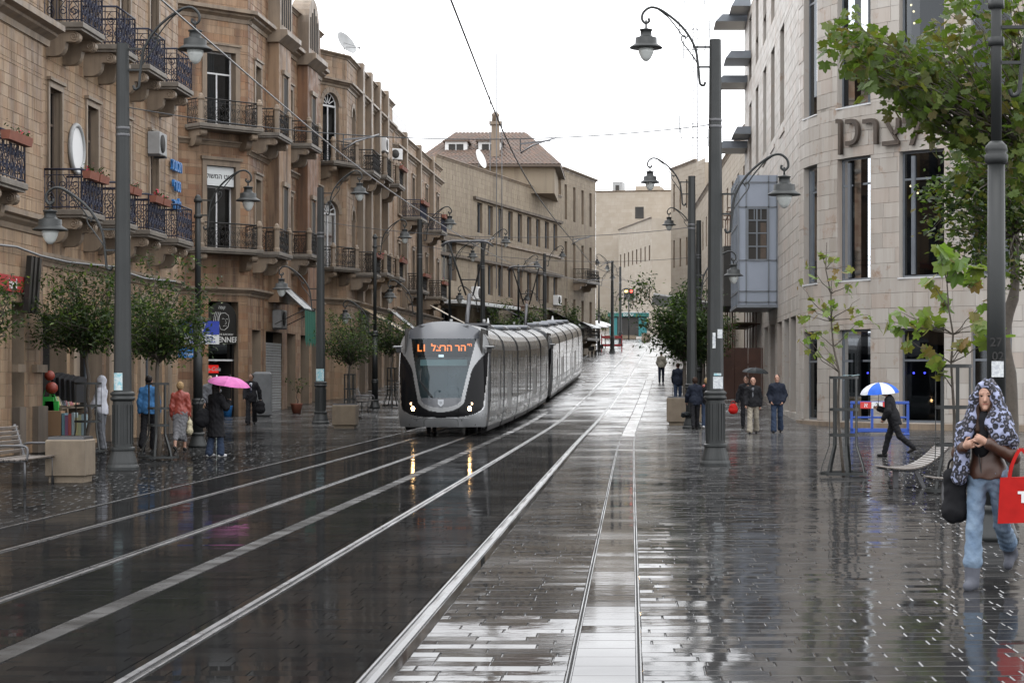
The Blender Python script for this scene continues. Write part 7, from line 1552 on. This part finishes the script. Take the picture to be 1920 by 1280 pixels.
pw = gnd(1852, 1100); wm, wh_, Mw = person('woman in a leopard-print headscarf, brown jacket, pale jeans and grey boots', pw, (-.42, -1), 1.69, ((16, 4), (-22, 34)), top=('c_brown', .016, .935), bottom=('jeans', 'boots'), shoe='boot', hair=('hair_brown', 'none'), h=.006, fem=True, arm_pts=[((.265, .03, 1.15), (.165, .215, 1.225)), ((-.255, .05, 1.13), (-.055, .245, 1.265))], hands_dir=[((-.75, .45, .25), (-.4, -.9, .1), .9), ((.75, .2, .35), (.1, -.9, -.2), .8)], extra=scarf, lean=3, head_turn=-8, fold=.0016, slim=.94)
bag('shoulder_bag', 'black soft shoulder bag hanging at the hip of the woman in the scarf', Mw @ Vector((.27, .06, 1.0)), 0, .22, .40, .06, 'c_black', .10)
tb = Mw @ Vector((-.31, .10, .95)); tote = thing('tote_bag', 'red tote bag with white letters on the arm of the woman in the scarf', 'bag', tb, R(-8)); q = MB(); q.prism([(-.17, 0), (.17, .015), (.19, -.36), (-.19, -.375)], 'y', -.045, .045, 'tote'); q.build('body', tote)
for yy in (-.04, .04): q = MB(); pts = cr_([(-.10, yy, -.03), (-.07, yy * .8, .12), (0, yy * .5, .235), (.07, yy * .8, .12), (.10, yy, -.03)]); [q.bar(a, b, .028, .006, 'tote', up=(0, 1, 0)) for a, b in zip(pts[:-1], pts[1:])]; q.build('strap', tote)
text_obj('lettering', 'TO', .12, .001, 'sign_white', tote, Matrix.Translation((.06, -.048, -.16)), .006)
# --- cafe side
person('man in a white hooded top and grey jeans facing the bookshop', gnd(190, 846), (-1, .15), 1.76, ((4, 4), (-3, 5)), ((6, 4, 12, 0), (18, 4, 30, 0)), ('c_white', .03, .86), ('c_greyj', 'flare'), 'shoe_w', hood='up', fold=.005)
person('man in a bright blue jacket and black trousers walking away', gnd(279, 842), (.05, 1), 1.78, ((8, 6), (-10, 10)), ((8, 7, 12, 0), (-8, 7, 12, 0)), ('c_blue', .032, .84), ('c_black', 'flare'), face_marks=False)
rw, rh, _ = person('woman in a rust red leather jacket and grey calf-length skirt walking away', gnd(338, 844), (-.05, 1), 1.64, ((10, 6), (-12, 10)), ((4, 8, 10, 0), (-4, 8, 10, 0)), ('c_red', .028, .90), ('c_grey', 'capri'), 'shoe', ('hair_blond', 'bob'), fem=True, face_marks=False)
bag('handbag', 'cream handbag in the hand of the woman in the red jacket', rh[0] + Vector((.02, 0, -.12)), R(90), .26, .3, .06, 'c_cream', .14)
uw, uh, _ = person('woman in a long black coat and white shoes under a pink umbrella', gnd(405, 856), (.55, .75), 1.62, ((6, 4), (-6, 6)), arms=((0, 8, 14, 0), (0, 0, 0, 0)), top=('c_black', .035, .8), bottom=('c_jeans', 'flare'), shoe='shoe_w', hair=('hair_black', 'long'), fem=True, skirt=.48, arm_pts=[((.26, .08, 1.16), (.16, .27, 1.30)), None], face_marks=False)
umbrella('pink umbrella with a fine pattern held by the woman in the black coat', uh[0], Vector(uh[0]) + Vector((.02, 0, .56)), .48, ['u_pink'], (R(5), R(9)), .17)
bag('shoulder_bag', 'black shoulder bag on the woman under the pink umbrella', uw.location + Vector((-.28, -.05, 1.02)), R(20), .36, .3, .09, 'c_black', .3)
person('grey-haired man lifting a hand to his face behind the pink umbrella', gnd(394, 806), (.45, -1), 1.74, ((6, 4), (-4, 5)), arms=((4, 8, 12, 0), (0, 0, 0, 0)), top=('c_greyj', .022, .86), hair=('hair_grey', 'bald'), arm_pts=[None, ((-.27, .16, 1.26), (-.07, .17, 1.56))])
sm, shd, _ = person('man in a black suit with white shirt and tie walking by the cafe', gnd(471, 795), (.1, -1), 1.77, ((16, 6), (-14, 16)), ((10, 9, 16, 0), (-16, 22, 14, 6)), ('c_black', .03, .78), ('c_black', 'flare'), 'shoe', ('hair_black', 'short'), 'skin_dark', head_turn=35, shirt=('c_white', 'c_navy'))
bag('briefcase_bag', 'black bag carried by the man in the suit', shd[0] + Vector((.0, -.02, -.13)) if shd[0].x > shd[1].x else shd[1] + Vector((0, -.02, -.13)), R(5), .36, .34, .08, 'c_black', .13)
# --- far and right-hand side
person('man in a pale jacket and dark trousers walking up the tracks', gnd(1240, 718), (.05, 1), 1.76, ((8, 5), (-8, 8)), ((5, 12, 40, -18), (5, 12, 40, -18)), ('c_beige', .04, .86), ('c_navy', 'trousers'), hair=('hair_black', 'short'), face_marks=False, h=.016)
cm, ch_, _ = person('person in dark clothes with a walking stick behind the planter', gnd(1271, 757), (.1, 1), 1.80, ((6, 4), (-6, 6)), ((4, 8, 10, 0), (14, 10, 22, 0)), ('c_navy', .035, .80), ('c_jeans', 'trousers'), hair=('hair_brown', 'short'), face_marks=False, h=.015)
q = MB(); q.tube([ch_[1], Vector((ch_[1].x - .05, ch_[1].y - .02, float(zg(ch_[1].y))))], .012, 'iron', 6); tag(q.build('walking_stick'), 'thin dark walking stick held behind the planter', 'stick')
fw_, fh, _ = person('woman in navy holding a folded umbrella beside the planter', gnd(1303, 805), (-.15, 1), 1.70, ((12, 6), (-12, 12)), ((4, 8, 12, 0), (14, 16, 20, 0)), ('c_navy', .03, .82), ('c_black', 'trousers'), hair=('hair_brown', 'bob'), fem=True, face_marks=False)
hd_ = min(fh, key=lambda v: v.x); fu = thing('folded_umbrella', 'black half-folded umbrella hanging from the hand of the woman in navy', 'umbrella', hd_); q = MB(); q.tube([(0, 0, .03), (0, 0, -.6)], .008, 'iron', 6); q.build('shaft', fu); fu2 = link('canopy', sdf_mesh('canopy', [ell((0, 0, -.42), (.19, .15, .09), .03), cap((-.12, 0, -.46), (.13, .02, -.43), .06, .07, .03)], .014, 'u_black', .012, 1.6), fu)
person('person with a red scarf walking beside the woman in navy', gnd(1325, 803), (.1, 1), 1.66, ((10, 6), (-10, 10)), ((4, 8, 12, 0), (4, 8, 12, 0)), ('c_black', .03, .84), ('c_jeans', 'trousers'), 'shoe_w', ('hair_blond', 'bob'), face_marks=False, extra=lambda hc, up, A, J: [('scarf', [cap(up((-.08, 0, 1.45)), up((.08, 0, 1.45)), .085, .085, .04)], 'c_red', .004)])
person('balding man in a black jacket and pale khaki trousers walking towards us', gnd(1412, 813), (-.1, -1), 1.73, ((16, 6), (-14, 16)), ((10, 10, 16, 0), (-10, 10, 16, 0)), ('c_black', .036, .84), ('c_khaki', 'flare'), 'shoe', ('hair_grey', 'bald'), shirt=('c_greyj',))
um_, uh_, _ = person('person in black behind the khaki trousers holding a black umbrella', gnd(1399, 803), (-.2, -1), 1.72, ((10, 6), (-10, 10)), arms=((0, 20, 12, 10), (0, 0, 0, 0)), top=('c_black', .034, .82), bottom=('c_black', 'trousers'), arm_pts=[None, ((-.25, .08, 1.18), (-.16, .24, 1.36))])
umbrella('black umbrella held above the walking men', uh_[1], Vector((X_(1417, uh_[1].y), uh_[1].y, Z_(689, uh_[1].y))), .44, ['u_black'], (R(4), R(4)), .16)
bag('carrier_bag', 'small red carrier bag held low beside the black umbrella group', uh_[0] + Vector((-.12, 0, -.1)) if uh_[0].x < uh_[1].x else Vector((X_(1370, 72), 72, .95)), 0, .3, .26, .08, 'tote', .12)
person('man in a dark hooded jacket and jeans with hands in his pockets', gnd(1457, 811), (-.12, -1), 1.80, ((12, 5), (-12, 14)), arms=((0, 0, 0, 0), (0, 0, 0, 0)), top=('c_navy', .042, .84), bottom=('c_jeans', 'flare'), hair=('hair_black', 'short'), arm_pts=[((.238, -.06, 1.14), (.175, .09, .94)), ((-.238, -.06, 1.14), (-.175, .09, .94))])
bm_, bh_, _ = person('man in a dark coat walking under a blue and white umbrella', gnd(1676, 856), (-1, .35), 1.60, ((20, 6), (-22, 30)), arms=((0, 8, 14, 0), (0, 0, 0, 0)), top=('c_black', .036, .80), bottom=('c_black', 'trousers'), lean=14, arm_pts=[((.2, .16, 1.16), (.12, .34, 1.28)), ((-.25, .05, 1.15), (-.2, .2, 1.0))], face_marks=False)
umbrella('blue and white panelled umbrella over the man in the dark coat', bh_[0], Vector((X_(1648, bh_[0].y), bh_[0].y, Z_(717, bh_[0].y))), .44, ['u_white', 'u_blue'], (R(3), R(-4)), .24)
